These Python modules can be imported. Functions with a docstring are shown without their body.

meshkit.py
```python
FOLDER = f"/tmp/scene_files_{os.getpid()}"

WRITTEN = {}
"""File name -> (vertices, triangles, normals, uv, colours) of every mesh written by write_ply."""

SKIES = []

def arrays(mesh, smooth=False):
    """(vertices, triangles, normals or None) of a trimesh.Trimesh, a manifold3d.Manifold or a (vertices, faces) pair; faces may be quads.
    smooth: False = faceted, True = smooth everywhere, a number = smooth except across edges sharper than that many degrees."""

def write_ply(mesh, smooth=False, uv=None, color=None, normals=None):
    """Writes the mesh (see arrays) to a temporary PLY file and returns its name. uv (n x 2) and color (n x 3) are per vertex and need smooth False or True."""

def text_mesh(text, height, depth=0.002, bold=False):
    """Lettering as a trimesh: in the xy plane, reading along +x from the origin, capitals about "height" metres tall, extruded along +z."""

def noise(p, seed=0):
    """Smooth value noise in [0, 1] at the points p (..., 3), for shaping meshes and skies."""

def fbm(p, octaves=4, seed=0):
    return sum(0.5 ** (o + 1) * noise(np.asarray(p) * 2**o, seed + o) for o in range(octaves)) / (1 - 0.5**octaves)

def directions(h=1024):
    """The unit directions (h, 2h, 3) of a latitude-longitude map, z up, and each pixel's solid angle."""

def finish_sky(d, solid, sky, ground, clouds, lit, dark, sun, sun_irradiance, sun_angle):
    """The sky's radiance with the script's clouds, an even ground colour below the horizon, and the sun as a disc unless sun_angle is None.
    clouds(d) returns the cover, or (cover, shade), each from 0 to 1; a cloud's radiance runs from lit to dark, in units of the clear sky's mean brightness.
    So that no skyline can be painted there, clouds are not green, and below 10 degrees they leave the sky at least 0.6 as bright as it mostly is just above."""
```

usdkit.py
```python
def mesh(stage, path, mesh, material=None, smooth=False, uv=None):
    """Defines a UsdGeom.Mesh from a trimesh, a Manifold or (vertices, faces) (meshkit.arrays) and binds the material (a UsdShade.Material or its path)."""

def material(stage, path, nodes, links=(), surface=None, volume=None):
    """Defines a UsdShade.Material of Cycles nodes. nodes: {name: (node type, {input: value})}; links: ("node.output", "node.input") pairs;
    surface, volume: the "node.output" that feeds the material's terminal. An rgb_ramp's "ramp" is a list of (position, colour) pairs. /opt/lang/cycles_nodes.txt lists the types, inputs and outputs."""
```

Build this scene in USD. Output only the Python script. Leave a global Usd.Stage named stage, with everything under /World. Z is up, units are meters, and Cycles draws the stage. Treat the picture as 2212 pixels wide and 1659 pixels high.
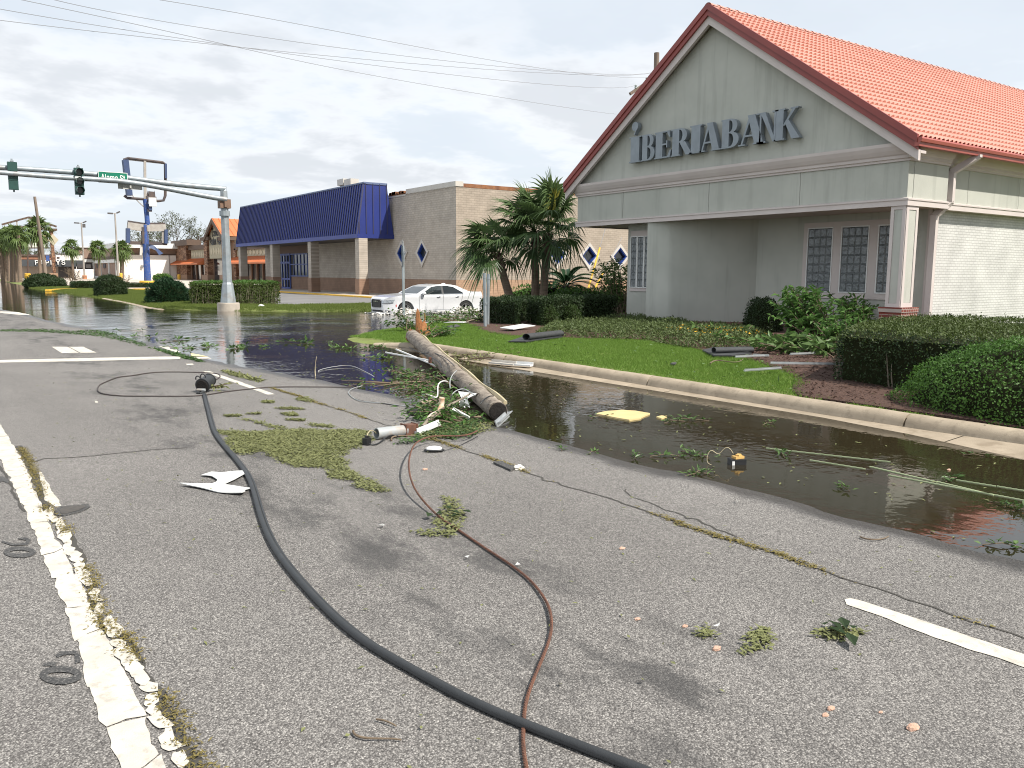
import math, random, numpy as np, trimesh, manifold3d, usdkit, meshkit
import shapely
from shapely.geometry import Polygon, Point, LineString, MultiPoint
from scipy.spatial import Delaunay
from pxr import Usd, UsdGeom, UsdLux, UsdShade, Gf, Sdf, Vt

# ---------------------------------------------------------------- camera, sky, sun, exposure
stage = Usd.Stage.CreateInMemory()
UsdGeom.SetStageUpAxis(stage, UsdGeom.Tokens.z)
UsdGeom.SetStageMetersPerUnit(stage, 1.0)
world = UsdGeom.Xform.Define(stage, '/World'); stage.SetDefaultPrim(world.GetPrim())
UsdGeom.Scope.Define(stage, '/World/Looks')
YAW, PITCH, ROLL, FPX, EYE = math.radians(35.046), math.radians(7.682), math.radians(.266), 1781.4, 1.7
EXPOSURE = 0.53
SUN_DIR = np.array([.36, -.74, 1.0]); SUN_DIR /= np.linalg.norm(SUN_DIR)     # towards the sun
SUN_INTENSITY, SKY_STRENGTH = 1.25, 0.079
_f = np.array([math.sin(YAW)*math.cos(PITCH), math.cos(YAW)*math.cos(PITCH), -math.sin(PITCH)])
_r = np.array([math.cos(YAW), -math.sin(YAW), 0]); _u = np.cross(_r, _f)
CAMR = np.array([math.cos(ROLL)*_r+math.sin(ROLL)*_u, -math.sin(ROLL)*_r+math.cos(ROLL)*_u, _f])
cam = UsdGeom.Camera.Define(stage, '/World/camera')
m = np.eye(4); m[0, :3], m[1, :3], m[2, :3], m[3, :3] = CAMR[0], CAMR[1], -CAMR[2], (0, 0, EYE)
cam.AddTransformOp().Set(Gf.Matrix4d(m.tolist()))
cam.CreateHorizontalApertureAttr(36.0); cam.CreateVerticalApertureAttr(27.0)
cam.CreateFocalLengthAttr(36.0*FPX/2212); cam.CreateClippingRangeAttr(Gf.Vec2f(.05, 5000))
cam.CreateExposureAttr(EXPOSURE)

K = usdkit.material
LK = '/World/Looks/'
sun_el = math.asin(SUN_DIR[2]); sun_rot = math.atan2(SUN_DIR[0], SUN_DIR[1])
sky_mat = K(stage, LK+'sky_look', {
    'tc': ('texture_coordinate', {}),
    'sky': ('sky_texture', {'sky_type': 'single_scattering', 'sun_disc': False, 'sun_elevation': sun_el, 'sun_rotation': sun_rot, 'aerosol_density': 1.6}),
    'xyz': ('separate_xyz', {}),
    'za': ('math', {'math_type': 'maximum', 'value2': 0.0}),
    'zb': ('math', {'math_type': 'add', 'value2': 0.16}),
    'dx': ('math', {'math_type': 'divide'}), 'dy': ('math', {'math_type': 'divide'}),
    'pl': ('combine_xyz', {'z': 3.7}),
    # thin veil everywhere
    'nv': ('noise_texture', {'scale': 1.1, 'detail': 6, 'roughness': .55}),
    'veil': ('map_range', {'from_min': .3, 'from_max': .7, 'to_min': .80, 'to_max': .96, 'clamp': True}),
    'mixv': ('mix_color', {'b': (7.7, 8.3, 8.95), 'use_clamp': False}),
    # cumulus band
    'nc': ('noise_texture', {'scale': 1.15, 'detail': 11, 'roughness': .58, 'distortion': .1}),
    'cov': ('map_range', {'range_type': 'smoothstep', 'from_min': .45, 'from_max': .57, 'to_min': 0, 'to_max': .62, 'clamp': True}),
    'band': ('map_range', {'range_type': 'smoothstep', 'from_min': .34, 'from_max': .20, 'to_min': 0.08, 'to_max': 1, 'clamp': True}),
    'cb': ('math', {'math_type': 'multiply'}),
    'shade': ('map_range', {'range_type': 'smoothstep', 'from_min': .49, 'from_max': .62, 'to_min': 0, 'to_max': 1, 'clamp': True}),
    'ccol': ('mix_color', {'a': (10.4, 10.4, 10.5), 'b': (6.6, 6.8, 7.15), 'use_clamp': False}),
    'mixc': ('mix_color', {'use_clamp': False}),
    'bg': ('background_shader', {'strength': SKY_STRENGTH}),
}, [('tc.generated', 'sky.vector'), ('tc.generated', 'xyz.vector'), ('xyz.z', 'za.value1'), ('za.value', 'zb.value1'), ('xyz.x', 'dx.value1'), ('xyz.y', 'dy.value1'),
    ('zb.value', 'dx.value2'), ('zb.value', 'dy.value2'), ('dx.value', 'pl.x'), ('dy.value', 'pl.y'),
    ('pl.vector', 'nv.vector'), ('nv.fac', 'veil.value'), ('veil.result', 'mixv.fac'), ('sky.color', 'mixv.a'),
    ('pl.vector', 'nc.vector'), ('nc.fac', 'cov.value'), ('xyz.z', 'band.value'), ('cov.result', 'cb.value1'), ('band.result', 'cb.value2'),
    ('nc.fac', 'shade.value'), ('shade.result', 'ccol.fac'), ('cb.value', 'mixc.fac'), ('mixv.result', 'mixc.a'), ('ccol.result', 'mixc.b'),
    ('mixc.result', 'bg.color')], surface='bg.background')
dome = UsdLux.DomeLight.Define(stage, '/World/sky')
UsdShade.MaterialBindingAPI.Apply(dome.GetPrim()).Bind(sky_mat)
dome.GetPrim().SetCustomDataByKey('kind', 'structure')
sun = UsdLux.DistantLight.Define(stage, '/World/sun')
sun.CreateIntensityAttr(SUN_INTENSITY); sun.CreateNormalizeAttr(True) if hasattr(sun, 'CreateNormalizeAttr') else None
sun.CreateAngleAttr(.8); sun.CreateColorAttr(Gf.Vec3f(1, .95, .87))
zax = SUN_DIR; xax = np.cross([0, 0, 1], zax); xax /= np.linalg.norm(xax); yax = np.cross(zax, xax)
m = np.eye(4); m[0, :3], m[1, :3], m[2, :3] = xax, yax, zax
sun.AddTransformOp().Set(Gf.Matrix4d(m.tolist()))

# ---------------------------------------------------------------- helpers
rnd = random.Random(7); rng = np.random.default_rng(11)
_names = {}
def numbered(path):
    n = _names.get(path, 0); _names[path] = n+1
    return path if n == 0 else '%s_%03d' % (path, n)
class T:            # a thing (or part) of the scene: path, place
    def __init__(s, path, loc=(0, 0, 0), rz=0): s.path, s.loc, s.rz = path, np.array(loc, float), rz
def setd(prim, **k):
    for a, b in k.items():
        if b: prim.SetCustomDataByKey(a, b)
def thing(name, label, cat, loc=(0, 0, 0), rz=0, group=None, kind=None):
    p = numbered('/World/'+name); x = UsdGeom.Xform.Define(stage, p)
    x.AddTranslateOp().Set(Gf.Vec3d(*map(float, loc)))
    if rz: x.AddRotateZOp().Set(math.degrees(rz))
    setd(x.GetPrim(), label=label, category=cat, group=group, kind=kind)
    return T(p, loc, rz)
def part(t, name, mesh, mat, smooth=False, label=None, world=True, kind=None):
    """mesh becomes one Mesh under t; with world=True its points are given in the world and moved into t's frame"""
    p = numbered(t.path+'/'+name)
    if isinstance(mesh, MB): mesh = mesh.mesh()
    v, f, n = meshkit.arrays(mesh, smooth)
    if world:
        v = v-t.loc
        if t.rz:
            c, s = math.cos(-t.rz), math.sin(-t.rz); R = np.array([[c, -s, 0], [s, c, 0], [0, 0, 1]]); v = v@R.T
            n = n@R.T if n is not None else None
    g = UsdGeom.Mesh.Define(stage, p)
    g.CreatePointsAttr(Vt.Vec3fArray.FromNumpy(v.astype(np.float32)))
    g.CreateFaceVertexCountsAttr(Vt.IntArray.FromNumpy(np.full(len(f), 3, np.int32)))
    g.CreateFaceVertexIndicesAttr(Vt.IntArray.FromNumpy(f.astype(np.int32).ravel()))
    g.CreateSubdivisionSchemeAttr('none')
    if n is not None:
        g.CreateNormalsAttr(Vt.Vec3fArray.FromNumpy(n.astype(np.float32))); g.SetNormalsInterpolation('vertex')
    UsdShade.MaterialBindingAPI.Apply(g.GetPrim()).Bind(mat)
    setd(g.GetPrim(), label=label, kind=kind)
    return T(p, t.loc, t.rz)
ROOT = T('/World')
def solo(name, mesh, mat, label, cat, group=None, kind=None, smooth=False):   # a thing that is one mesh
    t = part(ROOT, name, mesh, mat, smooth, world=False)
    setd(stage.GetPrimAtPath(t.path), label=label, category=cat, group=group, kind=kind); return t
def struct(name, mesh, mat, label=None, smooth=False):
    t = part(ROOT, name, mesh, mat, smooth, world=False); setd(stage.GetPrimAtPath(t.path), kind='structure', label=label, category=name.replace('_', ' ')); return t
def copy_of(t, name, label, cat, loc, rz=0, group=None, scale=None):
    p = numbered('/World/'+name); x = UsdGeom.Xform.Define(stage, p)
    x.GetPrim().GetReferences().AddInternalReference(t.path)
    x.ClearXformOpOrder()
    x.AddTranslateOp(opSuffix='to').Set(Gf.Vec3d(*map(float, loc)))
    x.AddRotateZOp(opSuffix='to').Set(math.degrees(rz))
    if scale: x.AddScaleOp(opSuffix='to').Set(Gf.Vec3f(*((scale,)*3 if np.isscalar(scale) else scale)))
    setd(x.GetPrim(), label=label, category=cat, group=group); x.GetPrim().SetInstanceable(True)

class MB:           # collects shapes into one mesh
    def __init__(s): s.v, s.f, s.n = [], [], 0
    def add(s, v, f):
        v = np.asarray(v, float); f = np.asarray(f, int)
        if len(f) and f.shape[1] == 4: f = np.vstack([f[:, [0, 1, 2]], f[:, [0, 2, 3]]])
        s.v.append(v); s.f.append(f+s.n); s.n += len(v); return s
    def mesh(s): return (np.vstack(s.v), np.vstack(s.f))
    def tm(s, t): return s.add(*meshkit.arrays(t)[:2])
    def box(s, a, b, rz=0, about=None):
        a, b = np.minimum(a, b), np.maximum(a, b)
        v = np.array([[x, y, z] for z in (a[2], b[2]) for x, y in ((a[0], a[1]), (b[0], a[1]), (b[0], b[1]), (a[0], b[1]))], float)
        if rz:
            c = np.array(about if about is not None else (a+b)/2, float); q = v-c
            v = c+np.c_[q[:, 0]*math.cos(rz)-q[:, 1]*math.sin(rz), q[:, 0]*math.sin(rz)+q[:, 1]*math.cos(rz), q[:, 2]]
        return s.add(v, [[0, 3, 2, 1], [4, 5, 6, 7], [0, 1, 5, 4], [1, 2, 6, 5], [2, 3, 7, 6], [3, 0, 4, 7]])
    def bar(s, p, q, w, h, up=(0, 0, 1)):          # rectangular bar from p to q
        p, q = np.array(p, float), np.array(q, float); d = q-p; d /= np.linalg.norm(d)
        x = np.cross(d, up)
        if np.linalg.norm(x) < 1e-6: x = np.array([1.0, 0, 0])
        x /= np.linalg.norm(x); y = np.cross(x, d)
        v = [c+x*i*w/2+y*j*h/2 for c in (p, q) for i, j in ((-1, -1), (1, -1), (1, 1), (-1, 1))]
        return s.add(v, [[0, 3, 2, 1], [4, 5, 6, 7], [0, 1, 5, 4], [1, 2, 6, 5], [2, 3, 7, 6], [3, 0, 4, 7]][::1])
    def tube(s, pts, r, n=8, cap=True, phase=0):
        pts = np.asarray(pts, float); k = len(pts); r = np.broadcast_to(r, (k,)).astype(float)
        t = np.gradient(pts, axis=0); t /= np.maximum(np.linalg.norm(t, axis=1, keepdims=True), 1e-9)
        ref = np.array([0, 0, 1.0]) if abs(t[0][2]) < .9 else np.array([1.0, 0, 0])
        x = np.cross(ref, t[0]); x /= np.linalg.norm(x); rings = []
        a = np.linspace(0, 2*np.pi, n, endpoint=False)+phase
        for i in range(k):
            x = x-t[i]*np.dot(x, t[i]); x /= np.linalg.norm(x); y = np.cross(t[i], x)
            rings.append(pts[i]+r[i]*(np.cos(a)[:, None]*x+np.sin(a)[:, None]*y))
        f = []
        for i in range(k-1):
            for j in range(n):
                f.append([i*n+j, i*n+(j+1) % n, (i+1)*n+(j+1) % n, (i+1)*n+j])
        v = np.vstack(rings); s.add(v, f)
        if cap:
            for i0, rev in ((0, True), (k-1, False)):
                ring = rings[i0]; fc = [[0, j+1, (j+1) % n+1] for j in range(n)]
                if rev: fc = [q[::-1] for q in fc]
                s.add(np.vstack([[ring.mean(0)], ring]), fc)
        return s
    def prism(s, poly, o, ex, ey, d):             # 2D polygon in the plane (o, ex, ey) pushed along vector d
        poly = poly if hasattr(poly, 'geom_type') else Polygon(poly)
        o, ex, ey, d = (np.array(q, float) for q in (o, ex, ey, d))
        for g in getattr(poly, 'geoms', [poly]):
            L = np.linalg.norm(d); m_ = trimesh.creation.extrude_polygon(g, L, engine='earcut')
            v, f = m_.vertices, m_.faces
            if np.dot(np.cross(ex, ey), d) < 0: f = f[:, ::-1]
            s.add(o+v[:, :1]*ex+v[:, 1:2]*ey+v[:, 2:]*d/L, f)
        return s
    def leaf(s, p, d, up, L, W, bend=.15):          # small pointed leaf of 4 triangles
        p, d, up = (np.array(q, float) for q in (p, d, up)); x = np.cross(d, up); n_ = np.linalg.norm(x)
        if n_ < 1e-6: x = np.array([1.0, 0, 0]); n_ = 1
        x = x/n_*W/2
        return s.add([p, p+d*L*.5+x+up*bend*L*.2, p+d*L-up*bend*L, p+d*L*.5-x+up*bend*L*.2], [[0, 1, 2], [0, 2, 3]])
def leaves(P, D, U, L, W, bend=.12, fold=.0):
    """many leaves at once: points P, directions D, normals U (n x 3); each 2 triangles"""
    P, D, U = (np.asarray(q, float) for q in (P, D, U)); n = len(P)
    L = np.broadcast_to(L, (n,))[:, None]; W = np.broadcast_to(W, (n,))[:, None]
    D = D/np.maximum(np.linalg.norm(D, axis=1, keepdims=True), 1e-9); X = np.cross(D, U); X /= np.maximum(np.linalg.norm(X, axis=1, keepdims=True), 1e-9); N = np.cross(X, D)
    v = np.stack([P, P+D*L*.45+X*W/2+N*L*fold, P+D*L-N*L*bend, P+D*L*.45-X*W/2+N*L*fold], 1).reshape(-1, 3)
    b = np.arange(n)[:, None]*4
    f = np.concatenate([b+[[0, 1, 2]], b+[[0, 2, 3]]])
    return v, f
def unit(n, r=None):
    r = r or rng; q = r.normal(size=(n, 3)); return q/np.linalg.norm(q, axis=1, keepdims=True)
def smoothpath(pts, n=60):
    from scipy.interpolate import CubicSpline
    pts = np.asarray(pts, float); t = np.r_[0, np.cumsum(np.linalg.norm(np.diff(pts, axis=0), axis=1)**.5)]
    return CubicSpline(t, pts)(np.linspace(0, t[-1], n))
def lin(*c): return tuple(((x/255+.055)/1.055)**2.4 if x > 10 else x/255/12.92 for x in c)

def mat(name, c, c2=None, scale=4, rough=.6, metal=0, bump=0, bscale=30, spec=.5, detail=5, lo=.35, hi=.65, coat=0, stretch=None, c3=None, s3=40, f3=.5, island=None, transl=0, rvar=0, stretch3=None):
    """principled with two noise-mixed tones, optional fine third tone, per-island variation, bump and translucency"""
    nd = {'geo': ('geometry', {}), 'p': ('principled_bsdf', {'roughness': rough, 'metallic': metal, 'specular_ior_level': spec, 'coat_weight': coat, 'base_color': c})}
    ln = []; src = 'geo.position'
    if stretch:
        nd['map'] = ('mapping', {'scale': stretch}); ln.append((src, 'map.vector')); src = 'map.vector'
    col = None
    if c2 is not None:
        nd['n'] = ('noise_texture', {'scale': scale, 'detail': detail, 'roughness': .6}); ln.append((src, 'n.vector'))
        nd['r'] = ('rgb_ramp', {'ramp': [(lo, c), (hi, c2)]}); ln.append(('n.fac', 'r.fac')); col = 'r.color'
    if c3 is not None:
        nd['n3'] = ('noise_texture', {'scale': s3, 'detail': 4, 'roughness': .65}); ln.append((src if not stretch3 else 'map3.vector', 'n3.vector'))
        if stretch3: nd['map3'] = ('mapping', {'scale': stretch3}); ln.append(('geo.position', 'map3.vector'))
        nd['m3'] = ('map_range', {'range_type': 'smoothstep', 'from_min': .5, 'from_max': .68, 'to_min': 0, 'to_max': f3, 'clamp': True}); ln.append(('n3.fac', 'm3.value'))
        nd['x3'] = ('mix_color', {'a': c, 'b': c3}); ln.append(('m3.result', 'x3.fac'))
        if col: ln.append((col, 'x3.a'))
        col = 'x3.result'
    if island:
        nd['ir'] = ('rgb_ramp', {'ramp': island}); ln.append(('geo.random_per_island', 'ir.fac'))
        if col:
            nd['im'] = ('mix_color', {'blend_type': 'multiply', 'fac': 1.0}); ln += [(col, 'im.a'), ('ir.color', 'im.b')]; col = 'im.result'
        else: col = 'ir.color'
    if col: ln.append((col, 'p.base_color'))
    if bump:
        nd['bn'] = ('noise_texture', {'scale': bscale, 'detail': 6, 'roughness': .65}); ln.append((src, 'bn.vector'))
        nd['b'] = ('bump', {'strength': 1.0, 'distance': bump}); ln += [('bn.fac', 'b.height'), ('b.normal', 'p.normal')]
        if rvar:
            nd['rm'] = ('map_range', {'from_min': .3, 'from_max': .7, 'to_min': rough-rvar, 'to_max': rough+rvar}); ln += [('bn.fac', 'rm.value'), ('rm.result', 'p.roughness')]
    out = 'p.BSDF'
    if transl:
        nd['tr'] = ('translucent_bsdf', {'color': c}); nd['mx'] = ('mix_closure', {'fac': transl}); ln += [('p.BSDF', 'mx.closure1'), ('tr.BSDF', 'mx.closure2')]
        if col: ln.append((col, 'tr.color'))
        out = 'mx.closure'
    return K(stage, LK+name, nd, ln, surface=out)

# ---------------------------------------------------------------- where things stand: sight lines of the survey camera met with the ground or a wall plane
ZW = -.10            # flood level
def ray(u, v): return CAMR.T@np.array([(u-1106)/FPX, -(v-829.5)/FPX, 1.0])
def G(u, v, z=0.0):
    d = ray(u, v); t = (z-EYE)/d[2]; return np.array([d[0]*t, d[1]*t, z])
def onX(u, v, X): d = ray(u, v); return np.array([0, 0, EYE])+d*X/d[0]
def onY(u, v, Y): d = ray(u, v); return np.array([0, 0, EYE])+d*Y/d[1]
def onD(u, v, D): d = ray(u, v); return np.array([0, 0, EYE])+d*D/math.hypot(d[0], d[1])
S = 2212/4032
def z1(a, b): return a/2.074*S, (500+b/2.074)*S
def z2(a, b): return (800+a/2.212)*S, (600+b/2.212)*S
def z3(a, b): return (1400+a/2.0109)*S, (600+b/2.0109)*S
def z6(a, b): return (2400+a/2.212)*S, (700+b/2.212)*S
def z7(a, b): return (3000+a/1.659)*S, (700+b/1.659)*S
def zs(a, b): return (450+a/4.0218)*S, (850+b/4.0218)*S
def zl(a, b): return a/3.016*S, (600+b/3.016)*S
def za(a, b): return a/2.0109*S, (1100+b/2.0109)*S
def zb(a, b): return (1000+a/2.0109)*S, (1200+b/2.0109)*S
def zc(a, b): return (2000+a/2.0109)*S, (1250+b/2.0109)*S
def zd(a, b): return a/1.3556*S, (1800+b/1.3556)*S
def ze(a, b): return (1500+a/1.2529)*S, (1700+b/1.2529)*S
def zf(a, b): return (2700+a/1.253)*S, (1700+b/1.253)*S
def zp(a, b): return (1400+a/3.3185)*S, (1300+b/3.3185)*S
def zq(a, b): return (700+a/2.765)*S, (1450+b/2.765)*S
# ---------------------------------------------------------------- ground, road, water
_WY = np.array([-40, 0, 4, 6.7, 8, 9.2, 10.5, 12, 13, 15, 17.4, 19, 22.5, 25, 28, 32, 36, 40, 45, 49, 54, 60, 70, 90])
_WX = np.array([5.6, 5.55, 5.5, 5.46, 5.35, 5.35, 5.5, 5.3, 5.28, 5.0, 4.58, 4.45, 4.38, 4.26, 4.1, 3.58, 3.35, 3.05, 2.6, 2.2, 1.0, -2, -9, -40])
_GY = np.array([-40, 0, 3.6, 4.9, 6.2, 8.5, 10.5, 13.2, 18]); _GX = np.array([8.3, 8.5, 8.75, 9.05, 9.2, 9.15, 9.1, 9.0, 9.0])
def road_z(X, Y):
    X, Y = np.asarray(X, float), np.asarray(Y, float)
    s = np.interp(Y, _WY, _WX)-X
    P = np.stack([X, Y, 0*X], -1)
    s = s+(meshkit.noise(P*[1.2, .5, 1], 3)-.5)*.2+(meshkit.noise(P*3.1, 4)-.5)*.12
    z = np.where(s > 0, ZW+.10*(1-np.exp(-np.maximum(s, 0)/2.6)), ZW+np.maximum(s*.04, -.10))
    gx = np.interp(Y, _GY, _GX)
    zg = np.where(X > 9.62, ZW-.3, np.where(X < gx, ZW-(gx-X)*.075, ZW+(X-gx)*.06))
    k = np.clip((X-7.0)/.85, 0, 1)*(Y < 40)
    zin = np.where(X > 7.85, zg, z*(1-k)+k*(ZW-(gx-7.85)*.075-.006))
    z = np.where(Y < 17.5, np.where(X > 7.0, zin, z), z)
    return z
def road_point(u, v, lift=0):
    p = G(u, v, 0)
    for _ in range(6): p = G(u, v, float(road_z(p[0], p[1])))
    return p+[0, 0, lift]
def grid_mesh(xs, ys, zf):
    X, Y = np.meshgrid(xs, ys); Z = zf(X, Y); v = np.stack([X, Y, Z], -1).reshape(-1, 3); nx, ny = len(xs), len(ys)
    i = (np.arange(ny-1)[:, None]*nx+np.arange(nx-1)).ravel()
    return v, np.stack([i, i+1, i+nx+1, i+nx], 1)
def sheet(poly, zf, step=.5, skirt=None):
    """a draped sheet over a polygon: Delaunay of edge and inner samples"""
    poly = poly if hasattr(poly, 'exterior') else Polygon(poly)
    sg0 = poly.segmentize(step); b = np.array(sg0.exterior.coords[:-1]); hol = [np.array(i.coords[:-1]) for i in sg0.interiors]
    x0, y0, x1, y1 = poly.bounds
    gx, gy = np.meshgrid(np.arange(x0, x1, step), np.arange(y0, y1, step)); q = np.c_[gx.ravel(), gy.ravel()]
    inn = poly.buffer(-step*.3); q = q[shapely.contains_xy(inn, q[:, 0], q[:, 1])] if not inn.is_empty else q[:0]
    p = np.vstack([b]+hol+[q]); tri = Delaunay(p).simplices; c = p[tri].mean(1)
    tri = tri[shapely.contains_xy(poly, c[:, 0], c[:, 1])]
    a = p[tri]; cr = (a[:, 1, 0]-a[:, 0, 0])*(a[:, 2, 1]-a[:, 0, 1])-(a[:, 1, 1]-a[:, 0, 1])*(a[:, 2, 0]-a[:, 0, 0])
    tri = np.where((cr < 0)[:, None], tri[:, ::-1], tri)
    v = np.c_[p, np.broadcast_to(zf(p[:, 0], p[:, 1]), len(p))]
    if skirt is not None:
        n, k = len(b), len(v); w = v[:n].copy(); w[:, 2] -= skirt; i = np.arange(n); j = (i+1) % n
        if not poly.exterior.is_ccw: i, j = j, i
        v = np.vstack([v, w]); tri = np.vstack([tri, np.c_[i, k+i, j], np.c_[j, k+i, k+j]])
    return v, tri
def wet_asphalt():
    nd = {'geo': ('geometry', {}), 'xyz': ('separate_xyz', {}),
          'v1': ('voronoi_texture', {'scale': 142, 'feature': 'f1'}), 'v2': ('voronoi_texture', {'scale': 205, 'feature': 'f1'}),
          'bw': ('rgb_to_bw', {}), 'bw2': ('rgb_to_bw', {}),
          'r1': ('rgb_ramp', {'ramp': [(0, (.075, .069, .065)), (.3, (.128, .119, .112)), (.5, (.185, .174, .164)), (.75, (.265, .25, .233)), (1, (.42, .40, .37))]}),
          'gap': ('map_range', {'from_min': .30, 'from_max': .72, 'to_min': 1.05, 'to_max': .50, 'clamp': True}),
          'gm': ('mix_color', {'blend_type': 'multiply', 'fac': 1}),
          'fine': ('map_range', {'from_min': 0, 'from_max': 1, 'to_min': .78, 'to_max': 1.22}), 'fm': ('mix_color', {'blend_type': 'multiply', 'fac': 1, 'use_clamp': False}),
          # large tone drift
          'nl': ('noise_texture', {'scale': .35, 'detail': 5, 'roughness': .6}), 'nlr': ('map_range', {'from_min': .3, 'from_max': .7, 'to_min': .84, 'to_max': 1.16}),
          'lm': ('mix_color', {'blend_type': 'multiply', 'fac': 1}),
          # oil down the middle of the lane
          'lx': ('math', {'math_type': 'subtract', 'value2': 2.35}), 'la': ('math', {'math_type': 'absolute'}),
          'lw': ('map_range', {'range_type': 'smoothstep', 'from_min': 1.0, 'from_max': .2, 'to_min': 0, 'to_max': 1, 'clamp': True}),
          'mp': ('mapping', {'scale': (1.0, .42, 1)}),
          'no': ('noise_texture', {'scale': 1.7, 'detail': 9, 'roughness': .74}), 'nor': ('map_range', {'range_type': 'smoothstep', 'from_min': .46, 'from_max': .64, 'to_min': .0, 'to_max': .74, 'clamp': True}),
          'om': ('math', {'math_type': 'multiply'}), 'oc': ('mix_color', {'blend_type': 'mix', 'b': (.035, .034, .034)}),
          # damp rim by the flood
          'nw': ('noise_texture', {'scale': 2.2, 'detail': 5}), 'nws': ('math', {'math_type': 'multiply_add', 'value2': .012, 'value3': -.006}), 'zz': ('math', {'math_type': 'add'}),
          'wet': ('map_range', {'range_type': 'smoothstep', 'from_min': ZW+.013, 'from_max': ZW+.004, 'to_min': 0, 'to_max': 1, 'clamp': True}),
          'wc': ('mix_color', {'blend_type': 'multiply', 'b': (.36, .35, .35)}),
          'wr': ('map_range', {'from_min': 0, 'from_max': 1, 'to_min': .86, 'to_max': .3}),
          'h': ('math', {'math_type': 'multiply', 'value2': -1}), 'b': ('bump', {'strength': .7, 'distance': .004}),
          'p': ('principled_bsdf', {'specular_ior_level': .35})}
    ln = [('geo.position', 'v1.vector'), ('geo.position', 'v2.vector'), ('v1.color', 'bw.color'), ('bw.val', 'r1.fac'), ('v1.distance', 'gap.value'), ('r1.color', 'gm.a'), ('gap.result', 'gm.b'),
          ('v2.color', 'bw2.color'), ('bw2.val', 'fine.value'), ('gm.result', 'fm.a'), ('fine.result', 'fm.b'),
          ('geo.position', 'nl.vector'), ('nl.fac', 'nlr.value'), ('fm.result', 'lm.a'), ('nlr.result', 'lm.b'),
          ('geo.position', 'xyz.vector'), ('xyz.x', 'lx.value1'), ('lx.value', 'la.value1'), ('la.value', 'lw.value'), ('geo.position', 'mp.vector'), ('mp.vector', 'no.vector'), ('no.fac', 'nor.value'),
          ('lw.result', 'om.value1'), ('nor.result', 'om.value2'), ('om.value', 'oc.fac'), ('lm.result', 'oc.a'),
          ('geo.position', 'nw.vector'), ('nw.fac', 'nws.value1'), ('nws.value', 'zz.value1'), ('xyz.z', 'zz.value2'), ('zz.value', 'wet.value'), ('wet.result', 'wc.fac'), ('oc.result', 'wc.a'), ('wc.result', 'p.base_color'),
          ('wet.result', 'wr.value'), ('wr.result', 'p.roughness'), ('v1.distance', 'h.value1'), ('h.value', 'b.height'), ('b.normal', 'p.normal')]
    return K(stage, LK+'asphalt', nd, ln, surface='p.BSDF')
ASPHALT = wet_asphalt()
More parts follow.
